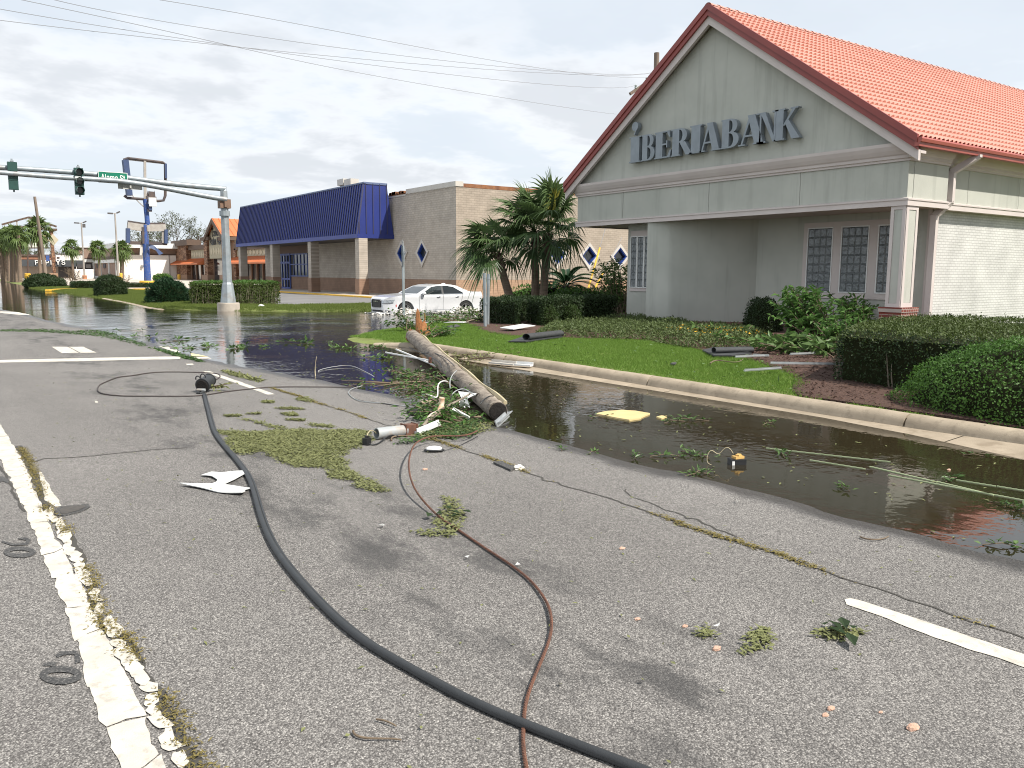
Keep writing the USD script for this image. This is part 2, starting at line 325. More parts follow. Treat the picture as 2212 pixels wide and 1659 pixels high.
def water_look():
    nd = {'geo': ('geometry', {}), 'xyz': ('separate_xyz', {}),
          'mp': ('mapping', {'scale': (1, 1, 1)}),
          'n1': ('noise_texture', {'scale': 3.2, 'detail': 3, 'roughness': .5, 'distortion': .4}), 'n2': ('noise_texture', {'scale': 11, 'detail': 2, 'roughness': .5}),
          'cx': ('math', {'math_type': 'subtract', 'value2': 10.0}), 'cy': ('math', {'math_type': 'subtract', 'value2': 30.0}),
          'ax': ('math', {'math_type': 'multiply'}), 'ay': ('math', {'math_type': 'multiply'}), 'rr': ('math', {'math_type': 'add'}), 'sq': ('math', {'math_type': 'sqrt'}),
          'amp': ('map_range', {'range_type': 'smoothstep', 'from_min': 3, 'from_max': 12, 'to_min': 1.3, 'to_max': .25, 'clamp': True}),
          'nb': ('noise_texture', {'scale': .45, 'detail': 3}), 'nbr': ('map_range', {'from_min': .35, 'from_max': .65, 'to_min': .35, 'to_max': 1.6}), 'am': ('math', {'math_type': 'multiply'}),
          's2': ('math', {'math_type': 'multiply', 'value2': .45}), 'hh': ('math', {'math_type': 'add'}), 'hm': ('math', {'math_type': 'multiply'}),
          'b': ('bump', {'strength': 1.0, 'distance': .011}),
          'fr': ('fresnel', {'IOR': 1.4}), 'tr': ('transparent_bsdf', {'color': (.20, .165, .095)}), 'gl': ('glossy_bsdf', {'roughness': .025, 'color': (1, 1, 1)}),
          'mud': ('diffuse_bsdf', {'color': (.045, .036, .02)}), 'body': ('mix_closure', {'fac': .32}), 'mx': ('mix_closure', {})}
    ln = [('geo.position', 'n1.vector'), ('geo.position', 'n2.vector'), ('geo.position', 'xyz.vector'), ('xyz.x', 'cx.value1'), ('xyz.y', 'cy.value1'), ('cx.value', 'ax.value1'), ('cx.value', 'ax.value2'), ('cy.value', 'ay.value1'), ('cy.value', 'ay.value2'),
          ('ax.value', 'rr.value1'), ('ay.value', 'rr.value2'), ('rr.value', 'sq.value1'), ('sq.value', 'amp.value'), ('geo.position', 'nb.vector'), ('nb.fac', 'nbr.value'), ('amp.result', 'am.value1'), ('nbr.result', 'am.value2'),
          ('n2.fac', 's2.value1'), ('n1.fac', 'hh.value1'), ('s2.value', 'hh.value2'), ('hh.value', 'hm.value1'), ('am.value', 'hm.value2'), ('hm.value', 'b.height'),
          ('b.normal', 'gl.normal'), ('tr.BSDF', 'body.closure1'), ('mud.BSDF', 'body.closure2'), ('fr.fac', 'mx.fac'), ('body.closure', 'mx.closure1'), ('gl.BSDF', 'mx.closure2')]
    return K(stage, LK+'flood_water', nd, ln, surface='mx.closure')
WATER = water_look()
GROUND = mat('ground_earth', (.10, .10, .06), (.06, .08, .035), scale=.1, rough=.95)
CONC = mat('gutter_concrete', (.33, .27, .20), (.24, .195, .14), scale=2.2, rough=.88, bump=.004, bscale=90, c3=(.17, .13, .085), s3=3.2, f3=.6)
KERBM = mat('kerb_concrete', (.37, .305, .225), (.27, .22, .16), scale=1.8, rough=.9, bump=.004, bscale=120, c3=(.22, .18, .13), s3=9, f3=.6)
LOT = mat('lot_concrete', (.50, .43, .36), (.40, .35, .30), scale=.25, rough=.9, c3=(.3, .27, .24), s3=1.1, f3=.5)
STREETLOT = mat('lot_asphalt', (.17, .165, .16), (.125, .12, .12), scale=.6, rough=.9, c3=(.25, .24, .22), s3=30, f3=.4)
SOIL = mat('lawn_soil', (.15, .19, .04), (.12, .13, .035), scale=3, rough=.95, bump=.01, bscale=60)
WHITEP = mat('road_paint', (.55, .51, .44), (.45, .415, .355), scale=5, rough=.75, c3=(.27, .25, .22), s3=16, f3=.55, bump=.002, bscale=160)

struct('ground', sheet([(-900, -300), (1500, -300), (1500, 2600), (-900, 2600)], lambda x, y: -.5+0*x, 300), GROUND, 'flat grassy ground reaching the horizon')
road = thing('road', 'grey aggregate asphalt road sloping under floodwater', 'road', kind='structure')
xs = np.unique(np.r_[np.arange(-14, -1, .8), np.arange(-1, 10, .12), np.arange(10, 64, 1.5)]); ys = np.unique(np.r_[np.arange(-5, 24, .16), np.arange(24, 60, .4), np.arange(60, 340, 4)])
part(road, 'asphalt_surface', grid_mesh(xs, ys, lambda X, Y: np.where((X > 7.85) & (Y < 17.5), road_z(X, Y)-.02, road_z(X, Y))), ASPHALT, smooth=True)
xs = np.unique(np.r_[7.85, np.arange(7.9, 9.5, .1), 9.5]); ys = np.arange(-5, 17.6, .2)
gut = thing('concrete_gutter', 'brown stained concrete gutter apron along the kerb', 'gutter', kind='structure')
gy = [-5, 1.45, 4.5, 8.9, 13.3, 17.5]
for a, b in zip(gy[:-1], gy[1:]):
    v, f = grid_mesh(xs, np.linspace(a+.008, b-.008, max(6, int((b-a)/.2))), lambda X, Y: road_z(X, Y)+.004)
    part(gut, 'gutter_slab', (v, f), CONC, smooth=True)
water = struct('floodwater', grid_mesh(np.unique(np.r_[np.arange(-40, 64, 4.0)]), np.arange(-6, 345, 9.0), lambda X, Y: ZW+0*X), WATER, 'brown floodwater standing over the road and reflecting the buildings')

# kerb of the bank's lawn, cast in sections with a rolled top
prof = [(-.02, -.16), (0, .0), (.025, .075), (.07, .125), (.14, .147), (.21, .142), (.28, .115), (.32, .06), (.33, -.16)]
def kerb_section(path, z0):
    path = np.asarray(path, float); t = np.gradient(path, axis=0); t /= np.linalg.norm(t, axis=1, keepdims=True); nrm = np.c_[t[:, 1], -t[:, 0]]
    P = np.array([[[path[i, 0]+nrm[i, 0]*a, path[i, 1]+nrm[i, 1]*a, z0[i]+b] for a, b in prof] for i in range(len(path))]); k, n = P.shape[:2]
    P += (meshkit.noise(P*[7, 7, 3], 5)-.5)[..., None]*np.array([.012, 0, .010])
    f = [[i*n+j, i*n+j+1, (i+1)*n+j+1, (i+1)*n+j] for i in range(k-1) for j in range(n-1)]
    mb = MB().add(P.reshape(-1, 3), f)
    for i, rv in ((0, 1), (k-1, 0)):
        fc = [[0, j, j+1] for j in range(1, n-1)]; mb.add(P[i], fc[::-1] if rv else fc)
    return mb
kerb = thing('kerb', 'rounded tan concrete kerb in front of the bank lawn', 'kerb', kind='structure')
for a, b in ((-5, .95), (.95, 5.2), (5.2, 9.5), (9.5, 13.6), (13.6, 17.3)):
    yy = np.linspace(a+.012, b-.012, 30); part(kerb, 'kerb_section', kerb_section(np.c_[9.3+0*yy, yy], -.085+0*yy), KERBM, smooth=50)
yy = np.linspace(0, 1, 16); part(kerb, 'kerb_section', kerb_section(np.c_[9.3-.35*yy**2, 17.32+1.6*yy], -.085-.13*yy**.8), KERBM, smooth=50)
# ---------------------------------------------------------------- bank
STUCCO = mat('bank_stucco', (.41, .412, .365), (.355, .36, .318), scale=.7, rough=.92, bump=.004, bscale=55, c3=(.275, .28, .245), s3=2.0, f3=.42, stretch3=(1.6, 1.6, .13))
TRIM = mat('bank_trim', (.52, .465, .435), (.475, .42, .395), scale=1.2, rough=.85, bump=.002, bscale=70)
ROOFM = mat('bank_roof_metal', (.56, .255, .195), (.50, .22, .165), scale=.6, rough=.42, c3=(.60, .30, .235), s3=2.5, f3=.4)
REDTRIM = mat('bank_red_trim', (.23, .045, .035), (.19, .036, .03), scale=1.5, rough=.45)
GUTM = mat('bank_gutter_metal', (.34, .085, .065), (.30, .07, .055), scale=1.5, rough=.4)
LETM = mat('sign_letter_grey', (.22, .25, .275), (.18, .205, .225), scale=3, rough=.45)
SLAB = mat('porch_red_slab', (.17, .055, .045), (.13, .045, .037), scale=3, rough=.85, bump=.003)
def brick_mat(name, c1, c2, mortar, axis='xz', w=.21, h=.075, ms=.008, rough=.85, bump=.006, dirt=None):
    nd = {'geo': ('geometry', {}), 'x': ('separate_xyz', {}), 'c': ('combine_xyz', {}),
          'br': ('brick_texture', {'scale': 1.0, 'brick_width': w, 'row_height': h, 'mortar_size': ms, 'mortar_smooth': .15, 'color1': c1, 'color2': c2, 'mortar': mortar}),
          'n': ('noise_texture', {'scale': 1.4, 'detail': 6}), 'nr': ('map_range', {'from_min': .3, 'from_max': .7, 'to_min': .88, 'to_max': 1.1}), 'mm': ('mix_color', {'blend_type': 'multiply', 'fac': 1, 'use_clamp': False}),
          'inv': ('math', {'math_type': 'subtract', 'value1': 1.0}), 'b': ('bump', {'distance': bump, 'strength': .8}), 'p': ('principled_bsdf', {'roughness': rough, 'specular_ior_level': .3})}
    ln = [('geo.position', 'x.vector'), ('x.'+axis[0], 'c.x'), ('x.'+axis[1], 'c.y'), ('c.vector', 'br.vector'), ('geo.position', 'n.vector'), ('n.fac', 'nr.value'), ('br.color', 'mm.a'), ('nr.result', 'mm.b'), ('mm.result', 'p.base_color'),
          ('br.fac', 'inv.value2'), ('inv.value', 'b.height'), ('b.normal', 'p.normal')]
    return K(stage, LK+name, nd, ln, surface='p.BSDF')
BRICKW = brick_mat('bank_painted_brick', (.52, .515, .49), (.49, .482, .46), (.40, .395, .375), w=.215, h=.074, ms=.009)
BRICKR = brick_mat('column_red_brick', (.20, .055, .04), (.15, .045, .035), (.36, .31, .27), w=.11, h=.075, ms=.008)
GLASSB = K(stage, LK+'glass_block', {'geo': ('geometry', {}), 'w': ('noise_texture', {'scale': 8, 'detail': 2, 'distortion': .8}), 'b': ('bump', {'distance': .015}), 'r': ('rgb_ramp', {'ramp': [(0.3, (.06, .068, .072)), (.7, (.15, .165, .17))]}),
    'p': ('principled_bsdf', {'roughness': .12, 'specular_ior_level': .7})}, [('geo.position', 'w.vector'), ('w.fac', 'b.height'), ('b.normal', 'p.normal'), ('w.fac', 'r.fac'), ('r.color', 'p.base_color')], surface='p.BSDF')
MORTAR = mat('block_mortar', (.14, .15, .15), rough=.9)
WHITEM = mat('white_enamel', (.66, .66, .64), (.58, .58, .56), scale=3, rough=.45)
bank = thing('bank_building', 'pale grey green stucco bank with red tiled gable roof and raised metal letters', 'building', (20.2, 18.08, 0))
YR, YL, YC, ZS = 11.6, 24.55, 18.08, 3.43
APEX, EAVE = 9.71, 4.98
slope = (APEX-EAVE)/(YC-11.25)
# gable and frieze, frieze cut into panels by recessed joints
part(bank, 'gable_wall', MB().prism([(YR-.0, 4.93), (YL, 4.93), (YC, 4.93+(YC-YR)*slope-.12)], (20.2, 0, 0), (0, 1, 0), (0, 0, 1), (.25, 0, 0)), STUCCO)
js = [YR, 14.76, 18.1, 22.04, YL]
for a, b in zip(js[:-1], js[1:]):
    part(bank, 'frieze_panel', MB().box((20.2, a+.008, 3.57), (20.45, b-.008, 4.62)), STUCCO)
part(bank, 'frieze_backing', MB().box((20.22, YR+.02, 3.5), (20.5, YL-.02, 4.7)), STUCCO)
for a, b in ((20.46, 22.1),):
    part(bank, 'frieze_panel', MB().box((a, YR, 3.57), (b, YR+.25, 4.62)), STUCCO)
sj = [22.1, 23.48, 26.45, 29.4, 32.4, 35.4, 41, 48]
for a, b in zip(sj[:-1], sj[1:]):
    part(bank, 'frieze_panel', MB().box((a+.008, 11.76, 3.57), (b-.008, 12.1, 4.62)), STUCCO)
part(bank, 'frieze_backing', MB().box((22.1, 11.78, 3.5), (48, 12.1, 4.7)), STUCCO)
part(bank, 'frieze_panel', MB().box((20.46, YL-.25, 3.57), (48, YL, 4.62)), STUCCO)
# mouldings
def run(profile, path, mat_, name):          # profile (out, z) swept along a plan path whose outside is on its right
    path = [np.array(p, float) for p in path]; mb = MB()
    for i in range(len(path)-1):
        a, b = path[i], path[i+1]; t = (b-a)/np.linalg.norm(b-a); n = np.array([t[1], -t[0]]); k = len(profile)
        def off(j, o, end):
            p = path[j]
            if 0 < j < len(path)-1:
                t0 = (path[j]-path[j-1]); t1 = path[j+1]-path[j]; n0 = np.array([t0[1], -t0[0]])/np.linalg.norm(t0); n1 = np.array([t1[1], -t1[0]])/np.linalg.norm(t1); q = n0+n1; q /= (1+n0@n1); return p+q*o
            return p+n*o
        A = [np.r_[off(i, o, 0), z] for o, z in profile]; B = [np.r_[off(i+1, o, 1), z] for o, z in profile]
        mb.add(A+B, [[j, k+j, k+(j+1) % k, (j+1) % k] for j in range(k)])
        mb.add(A, [[0, j, j+1] for j in range(1, k-1)]); mb.add(B, [[0, j+1, j] for j in range(1, k-1)])
    return part(bank, name, mb, mat_)
cor = [(-.05, 4.52), (.035, 4.52), (.035, 4.57), (.07, 4.59), (.075, 4.66), (.11, 4.69), (.17, 4.78), (.22, 4.88), (.23, 4.96), (-.05, 4.96)]
run(cor, [(30, YL), (20.2, YL), (20.2, YR), (22.1, YR)], TRIM, 'cornice')
run([(o, z-.004) for o, z in cor], [(22.1, 11.76), (48, 11.76)], TRIM, 'cornice')
bnd = [(-.25, 3.42), (.05, 3.42), (.05, 3.54), (.07, 3.56), (.07, 3.60), (.0, 3.62), (-.05, 3.62)]
run(bnd, [(30, YL), (20.2, YL), (20.2, YR), (22.1, YR)], TRIM, 'soffit_band')
run([(o, z-.004) for o, z in bnd], [(22.1, 11.76), (48, 11.76)], TRIM, 'soffit_band')
part(bank, 'soffit', MB().box((20.22, YR+.02, 3.445), (22.3, YL-.02, 3.50)), TRIM)
# walls under the soffit
part(bank, 'back_wall', MB().box((22.1, 12.0, -.2), (22.4, 17.66, 3.46)), STUCCO)
part(bank, 'brick_wall', MB().box((22.13, 11.97, -.2), (48, 12.2, 3.46)), BRICKW)
part(bank, 'corner_board', MB().box((22.06, 11.93, -.2), (22.2, 12.05, 3.45)), TRIM)
tt = np.linspace(0, 1, 24); cx = 20.2+1.9*tt**1.25; cy = 20.68-3.02*tt**.86
cw = np.vstack([np.c_[cx, cy], [[22.4, 17.66], [22.4, 20.78], [20.2, 20.78]]])
part(bank, 'curved_wall', MB().prism(Polygon(cw), (0, 0, -.2), (1, 0, 0), (0, 1, 0), (0, 0, 3.66)), STUCCO, smooth=30)
part(bank, 'side_wall', MB().box((20.78, 20.79, -.2), (21.1, 22.36, 3.46)), STUCCO)
part(bank, 'side_wall', MB().box((21.1, 22.06, -.2), (48, 22.36, 3.46)), STUCCO)
slab = Polygon([(20.55, 20.3), (20.35, 19.0), (20.5, 17.4), (20.9, 15.9), (22.1, 15.6), (22.1, 17.7), (21.2, 19.3)])
part(bank, 'porch_slab', MB().prism(slab, (0, 0, -.15), (1, 0, 0), (0, 1, 0), (0, 0, .27)), SLAB)
# windows of glass block
def block_window(X, y0, y1, z0, z1, nc, nr):
    w = part(bank, 'window', MB().box((X-.012, y0, z0), (X+.05, y1, z1)), MORTAR)
    fr = MB(); t = .03
    fr.box((X-.045, y0-t, z0-t), (X-.005, y0, z1+t)); fr.box((X-.045, y1, z0-t), (X-.005, y1+t, z1+t)); fr.box((X-.045, y0, z1), (X-.006, y1, z1+t)); fr.box((X-.055, y0, z0-t), (X-.006, y1, z0))
    part(w, 'frame', fr, WHITEM)
    for i in range(nc):
        for j in range(nr):
            a, b = y0+(y1-y0)*i/nc+.008, y0+(y1-y0)*(i+1)/nc-.008; c, d = z0+(z1-z0)*j/nr+.008, z0+(z1-z0)*(j+1)/nr-.008; e = .02
            v = [(X-.013, a, c), (X-.013, b, c), (X-.013, b, d), (X-.013, a, d), (X-.030, a+e, c+e), (X-.030, b-e, c+e), (X-.030, b-e, d-e), (X-.030, a+e, d-e)]
            part(w, 'glass_block', MB().add(v, [[4, 7, 6, 5], [0, 4, 5, 1], [1, 5, 6, 2], [2, 6, 7, 3], [3, 7, 4, 0]]), GLASSB)
for a, b in ((14.91, 15.73), (13.75, 14.58), (12.59, 13.42)): block_window(22.09, a, b, 1.19, 3.06, 4, 7)
sur = Polygon([(12.4, .99), (15.9, .99), (15.9, 3.24), (12.4, 3.24)])
for a, b in ((14.91, 15.73), (13.75, 14.58), (12.59, 13.42)): sur = sur.difference(shapely.box(a-.03, 1.16, b+.03, 3.09))
part(bank, 'window_surround', MB().prism(sur, (22.06, 0, 0), (0, 1, 0), (0, 0, 1), (.037, 0, 0)), TRIM)
for a, b in ((21.87, 22.15), (21.52, 21.80), (21.17, 21.45)): block_window(20.775, a, b, 1.22, 2.98, 2, 7)
sur = Polygon([(20.9, 1.07), (22.2, 1.07), (22.2, 3.2), (20.9, 3.2)])
for a, b in ((21.87, 22.15), (21.52, 21.80), (21.17, 21.45)): sur = sur.difference(shapely.box(a-.03, 1.19, b+.03, 3.01))
part(bank, 'window_surround', MB().prism(sur, (20.75, 0, 0), (0, 1, 0), (0, 0, 1), (.027, 0, 0)), TRIM)
# corner column on its brick foot
col = part(bank, 'column', MB().box((20.2, 11.6, .87), (20.74, 12.0, 3.42)), TRIM)
fr = MB()
def panel_frame(fr, y0, y1, z0, z1, t, x):      # raised border on the street face
    fr.box((x-.02, y0, z0), (x-.001, y0+t, z1)); fr.box((x-.02, y1-t, z0), (x-.001, y1, z1)); fr.box((x-.02, y0+t, z1-t), (x-.001, y1-t, z1)); fr.box((x-.02, y0+t, z0), (x-.001, y1-t, z0+t))
panel_frame(fr, 11.6, 12.0, .87, 3.42, .09, 20.2)
for a, b, c, d in ((20.2, 20.30, .87, 3.42), (20.64, 20.74, .87, 3.42), (20.30, 20.64, 3.32, 3.42), (20.30, 20.64, .87, .98)): fr.box((a, 11.58, c), (b, 11.599, d))
part(col, 'panel_border', fr, TRIM)
part(col, 'panel_face', MB().box((20.195, 11.695, .97), (20.2, 11.905, 3.32)).box((20.305, 11.594, .985), (20.635, 11.599, 3.315)), STUCCO)
part(col, 'brick_foot', MB().box((20.1, 11.5, -.2), (20.86, 12.1, .74)).box((20.08, 11.48, .74), (20.88, 12.12, .868)), BRICKR)
# roof: pressed metal tiles on the street side slope
X0, X1 = 19.85, 46.0
per, course, amp = .205, .36, .020
L = math.hypot(YC-11.25, APEX-EAVE); nrow = int(L/course)
xs = np.arange(X0, X1, per/8); wave = amp*(np.abs(np.sin(np.pi*xs/per))**.8)
sv = []
for r in range(nrow+1):
    s0, s1 = r*course, min((r+1)*course, L)
    sv += [(s0, .06), (s0+.008, .06), (s1-.002, .002)]
sv = np.array(sv); dirs = np.array([0, (YC-11.25)/L, (APEX-EAVE)/L]); nn = np.array([0, -(APEX-EAVE)/L, (YC-11.25)/L])
wn = wave/wave.max(); P = np.array([0, 11.25, EAVE+.03])+sv[:, None, :1]*dirs+(sv[:, None, 1:]*(.12+.88*wn[None, :, None]**1.5)+wave[None, :, None])*nn; P[..., 0] = xs[None, :]
k, n = P.shape[:2]; i = (np.arange(k-1)[:, None]*n+np.arange(n-1)).ravel()
roof = part(bank, 'roof', (P.reshape(-1, 3), np.stack([i, i+1, i+n+1, i+n], 1)), ROOFM, smooth=40, label='salmon red pressed metal tile slope facing the street')
mb = MB().add([(X0, 11.25, EAVE), (X1, 11.25, EAVE), (X1, YC, APEX), (X0, YC, APEX), (X0, 24.9, EAVE), (X1, 24.9, EAVE)], [[0, 1, 2, 3], [3, 2, 5, 4]])
mb.add([(X0+.02, 11.3, EAVE-.12), (X1, 11.3, EAVE-.12), (X1, YC, APEX-.14), (X0+.02, YC, APEX-.14), (X0+.02, 24.85, EAVE-.12), (X1, 24.85, EAVE-.12)], [[3, 2, 1, 0], [4, 5, 2, 3]])
part(roof, 'deck', mb, ROOFM)
rc = MB()
for a in np.arange(X0-.02, X1, .42):
    th = np.linspace(-1.15, 1.15, 7); R0 = .16
    A = [(a, YC+R0*math.sin(t), APEX-.06+R0*math.cos(t)) for t in th]; B = [(a+.45, YC+(R0-.02)*math.sin(t), APEX-.06+(R0-.02)*math.cos(t)) for t in th]
    rc.add(A+B, [[j, j+1, 8+j, 7+j] for j in range(6)])
part(roof, 'ridge_cap', rc, ROOFM, smooth=50)
# rake boards: red metal edge in two steps over a pale board
for sgn, ye in ((-1, 11.22), (1, 24.94)):
    def rk(off0, off1, xa, xb):
        y0 = ye; return MB().prism(Polygon([(y0, EAVE-off1), (YC, APEX-off1*1.0), (YC, APEX-off0), (y0, EAVE-off0)]), (xa, 0, 0), (0, 1, 0), (0, 0, 1), (xb-xa, 0, 0))
    part(roof, 'rake_trim', rk(-.09, .10, 19.80, 19.87), REDTRIM); part(roof, 'rake_trim', rk(.10, .27, 19.835, 19.90), REDTRIM)
    part(bank, 'rake_board', rk(.27, .52, 19.90, 20.0), TRIM)
    part(bank, 'rake_soffit', rk(.28, .34, 19.99, 20.25), TRIM)
# gutter, downspout
g = MB()
pf = [(11.29, EAVE+.02), (11.12, EAVE+.02), (11.10, EAVE-.02), (11.12, EAVE-.09), (11.16, EAVE-.10), (11.17, EAVE-.19), (11.29, EAVE-.19)]
g.prism(Polygon(pf), (19.82, 0, 0), (0, 1, 0), (0, 0, 1), (26, 0, 0)); part(bank, 'gutter', g, GUTM)
d = MB()
pts = [(22.75, 11.2, EAVE-.19), (22.75, 11.2, 4.78), (22.4, 11.66, 4.40), (22.4, 11.66, 3.62), (22.0, 11.84, 3.25), (22.0, 11.84, -.1)]
for a, b in zip(pts[:-1], pts[1:]):
    dd = np.subtract(b, a); dd = dd/np.linalg.norm(dd)*.03; d.bar(np.subtract(a, dd), np.add(b, dd), .16, .13, up=(1, 0, 0))
part(bank, 'downspout', d, TRIM)
# letters
def stem(a, b, s0=None, h=1.0, ser=.045, ov=.07):
    g = [shapely.box(a, 0, b, h), shapely.box(a-ov, 0, b+ov, ser), shapely.box(a-ov, h-ser, b+ov, h)]; return shapely.union_all(g)
def quad(*p): return Polygon(p)
def ring(x0, x1, y0, y1, th, tv):      # bowl to the right
    def half(xa, xb, ya, yb):
        cy, ry, rx = (ya+yb)/2, (yb-ya)/2, xb-xa; t = np.linspace(-np.pi/2, np.pi/2, 16)
        return Polygon([(xa-.02, ya)]+[(xa+rx*abs(math.cos(q))**.75, cy+ry*math.sin(q)) for q in t]+[(xa-.02, yb)])
    return half(x0, x1, y0, y1).difference(half(x0, x1-tv, y0+th, y1-th))
GL = {
 'I': lambda: stem(.12, .52),
 'B': lambda: shapely.union_all([stem(.10, .42, ov=.05), ring(.42, .80, .5, 1, .05, .22), ring(.42, .88, 0, .55, .05, .25)]),
 'E': lambda: shapely.union_all([stem(.10, .44, ov=.06), shapely.box(.4, 0, .82, .05), shapely.box(.4, .95, .78, 1), shapely.box(.4, .48, .66, .54), quad((.82, 0), (.88, .27), (.82, .27), (.70, .05)), quad((.78, 1), (.82, .76), (.77, .76), (.66, .95)), shapely.box(.63, .38, .68, .64)]),
 'R': lambda: shapely.union_all([stem(.10, .44, ov=.06), ring(.42, .84, .47, 1, .05, .23), quad((.46, .50), (.74, .50), (1.12, 0), (.80, 0))]),
 'A': lambda: shapely.union_all([quad((.34, 1), (.66, 1), (1.06, 0), (.68, 0)), quad((.40, .95), (.50, .95), (.13, 0), (.06, 0)), shapely.box(.24, .28, .8, .34), shapely.box(-.04, 0, .26, .045), shapely.box(.60, 0, 1.14, .045)]),
 'N': lambda: shapely.union_all([quad((.0, 1), (.34, 1), (.86, 0), (.72, 0), (.14, .96)), shapely.box(.10, .03, .17, .95), shapely.box(-.02, 0, .30, .045), shapely.box(-.06, .955, .30, 1), shapely.box(.76, 0, .83, 1), shapely.box(.66, .955, .94, 1)]),
 'K': lambda: shapely.union_all([stem(.06, .40, ov=.06), quad((.38, .45), (.46, .45), (.94, .97), (.80, .97)), quad((.46, .56), (.60, .66), (1.16, 0), (.80, 0)), shapely.box(.70, .955, 1.04, 1)])}
for ch, ya, yb in (('I', 21.55, 20.99), ('B', 20.95, 20.33), ('E', 20.33, 19.58), ('R', 19.58, 18.66), ('I', 18.78, 18.28), ('A', 18.36, 17.50), ('B', 17.51, 16.83), ('A', 16.84, 15.86), ('N', 16.20, 15.44), ('K', 15.56, 14.70)):
    g = GL[ch](); x0, _, x1, _ = g.bounds; hh = .85
    g = shapely.affinity.translate(shapely.affinity.scale(g, (ya-yb)/(x1-x0), hh, origin=(x0, 0)), -x0, 0)
    if ch == 'I' and ya > 21:
        c = Point(.26, 1.19).buffer(.15); tail = Polygon([(.41, 1.2), (.26, .92), (.21, .91), (.30, 1.10)]); g = shapely.union_all([g, c, tail])
    part(bank, 'letter', MB().prism(g, (19.98, ya, 5.45), (0, -1, 0), (0, 0, 1), (.16, 0, 0)), LETM)
# ---------------------------------------------------------------- blue roofed store across the side street
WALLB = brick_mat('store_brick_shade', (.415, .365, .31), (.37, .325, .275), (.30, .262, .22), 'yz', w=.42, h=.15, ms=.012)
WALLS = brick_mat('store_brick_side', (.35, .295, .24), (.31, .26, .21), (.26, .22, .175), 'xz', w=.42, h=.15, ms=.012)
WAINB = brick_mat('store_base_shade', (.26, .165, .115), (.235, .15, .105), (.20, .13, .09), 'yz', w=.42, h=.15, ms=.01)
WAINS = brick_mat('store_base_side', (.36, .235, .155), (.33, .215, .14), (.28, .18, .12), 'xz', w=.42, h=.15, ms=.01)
BLUE = mat('mansard_blue', (.017, .031, .175), (.015, .027, .145), scale=.5, rough=.42)
BLUED = mat('mansard_seam', (.04, .04, .085), rough=.45)
BLUEF = mat('blue_frame', (.02, .05, .22), rough=.4)
GLASSD = K(stage, LK+'window_dark', {'p': ('principled_bsdf', {'base_color': (.012, .014, .016), 'roughness': .06, 'specular_ior_level': .8})}, [], surface='p.BSDF')
RUST = mat('rust_strip', (.26, .115, .05), (.15, .065, .035), scale=3, rough=.9)
COPING = mat('coping_metal', (.50, .47, .42), (.44, .41, .37), scale=1, rough=.6)
YEL = mat('yellow_paint', (.72, .42, .03), (.60, .34, .03), scale=3, rough=.7, c3=(.4, .33, .2), s3=9, f3=.5)
DARKIN = mat('dark_soffit', (.10, .09, .085), rough=.9)
store = thing('blue_roofed_store', 'tan brick store with a long blue metal mansard canopy on square pillars', 'store', (28.8, 47.6, 0))
Xw, Yc_ = 28.8, 47.6
def diamond(c, z, a, b): return Polygon([(c-a, z), (c, z-b), (c+a, z), (c, z+b)])
dl = [(55.42, 3.1), (52.29, 3.08)]; dr = [(37.37, 3.03), (40.38, 2.98), (43.45, 2.97), (46.5, 2.97), (49.5, 2.97)]
w = shapely.box(Yc_, 1.21, 86, 7.3)
for c, z in dl: w = w.difference(diamond(c, z, .72, .72))
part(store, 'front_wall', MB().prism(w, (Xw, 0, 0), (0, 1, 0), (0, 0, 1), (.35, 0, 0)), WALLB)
w = shapely.box(Xw+.003, 1.21, 62, 7.3)
for c, z in dr: w = w.difference(diamond(c, z, .72, .72))
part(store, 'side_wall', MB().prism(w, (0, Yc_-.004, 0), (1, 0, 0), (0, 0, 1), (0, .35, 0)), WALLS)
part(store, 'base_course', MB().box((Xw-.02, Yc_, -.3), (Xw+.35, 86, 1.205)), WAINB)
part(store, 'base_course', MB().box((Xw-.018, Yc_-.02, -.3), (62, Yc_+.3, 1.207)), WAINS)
part(store, 'flat_roof', MB().box((Xw+.2, Yc_+.2, 7.0), (62, 86, 7.1)), DARKIN)
def ringd(c, z, a1, a0): return diamond(c, z, a1, a1).difference(diamond(c, z, a0, a0))
FRAMEP = mat('diamond_frame', (.46, .43, .39), rough=.8)
for q, (lst, o, ex, n) in enumerate(((dl, (Xw, 0, 0), (0, 1, 0), np.array([1.0, 0, 0])), (dr, (0, Yc_-.004, 0), (1, 0, 0), np.array([0, 1.0, 0])))):
    for c, z in lst:
        wd = part(store, 'diamond_window', MB().prism(diamond(c, z, .73, .73), np.array(o)+n*.24, ex, (0, 0, 1), n*.02), GLASSD)
        part(wd, 'frame', MB().prism(ringd(c, z, .97, .705), np.array(o)-n*.03, ex, (0, 0, 1), n*.035), FRAMEP)
        part(wd, 'blue_lining', MB().prism(ringd(c, z, .715, .60), np.array(o)+n*.006, ex, (0, 0, 1), n*.22), BLUEF)
        h = MB(); s_ = 1 if q == 0 else -1
        a, b = (c-1.0*(-s_ if q else 1), z+.1), (c-.02, z-1.02)
        e = np.array(ex); h.bar(np.array(o)-n*.06+e*a[0]+[0, 0, a[1]], np.array(o)-n*.06+e*b[0]+[0, 0, b[1]], .07, .05, up=n); part(wd, 'loose_trim', h, FRAMEP)
part(store, 'coping', MB().box((Xw-.06, Yc_-.06, 7.34), (Xw+.4, 54.5, 7.66)).box((Xw+.4, Yc_-.06, 7.34), (29.35, Yc_+.4, 7.66)), COPING)
part(store, 'coping', MB().box((Xw-.03, Yc_-.03, 7.3), (Xw+.4, 54.4, 7.34)).box((Xw-.03, 54.6, 7.22), (Xw+.3, 57.5, 7.34)), COPING)
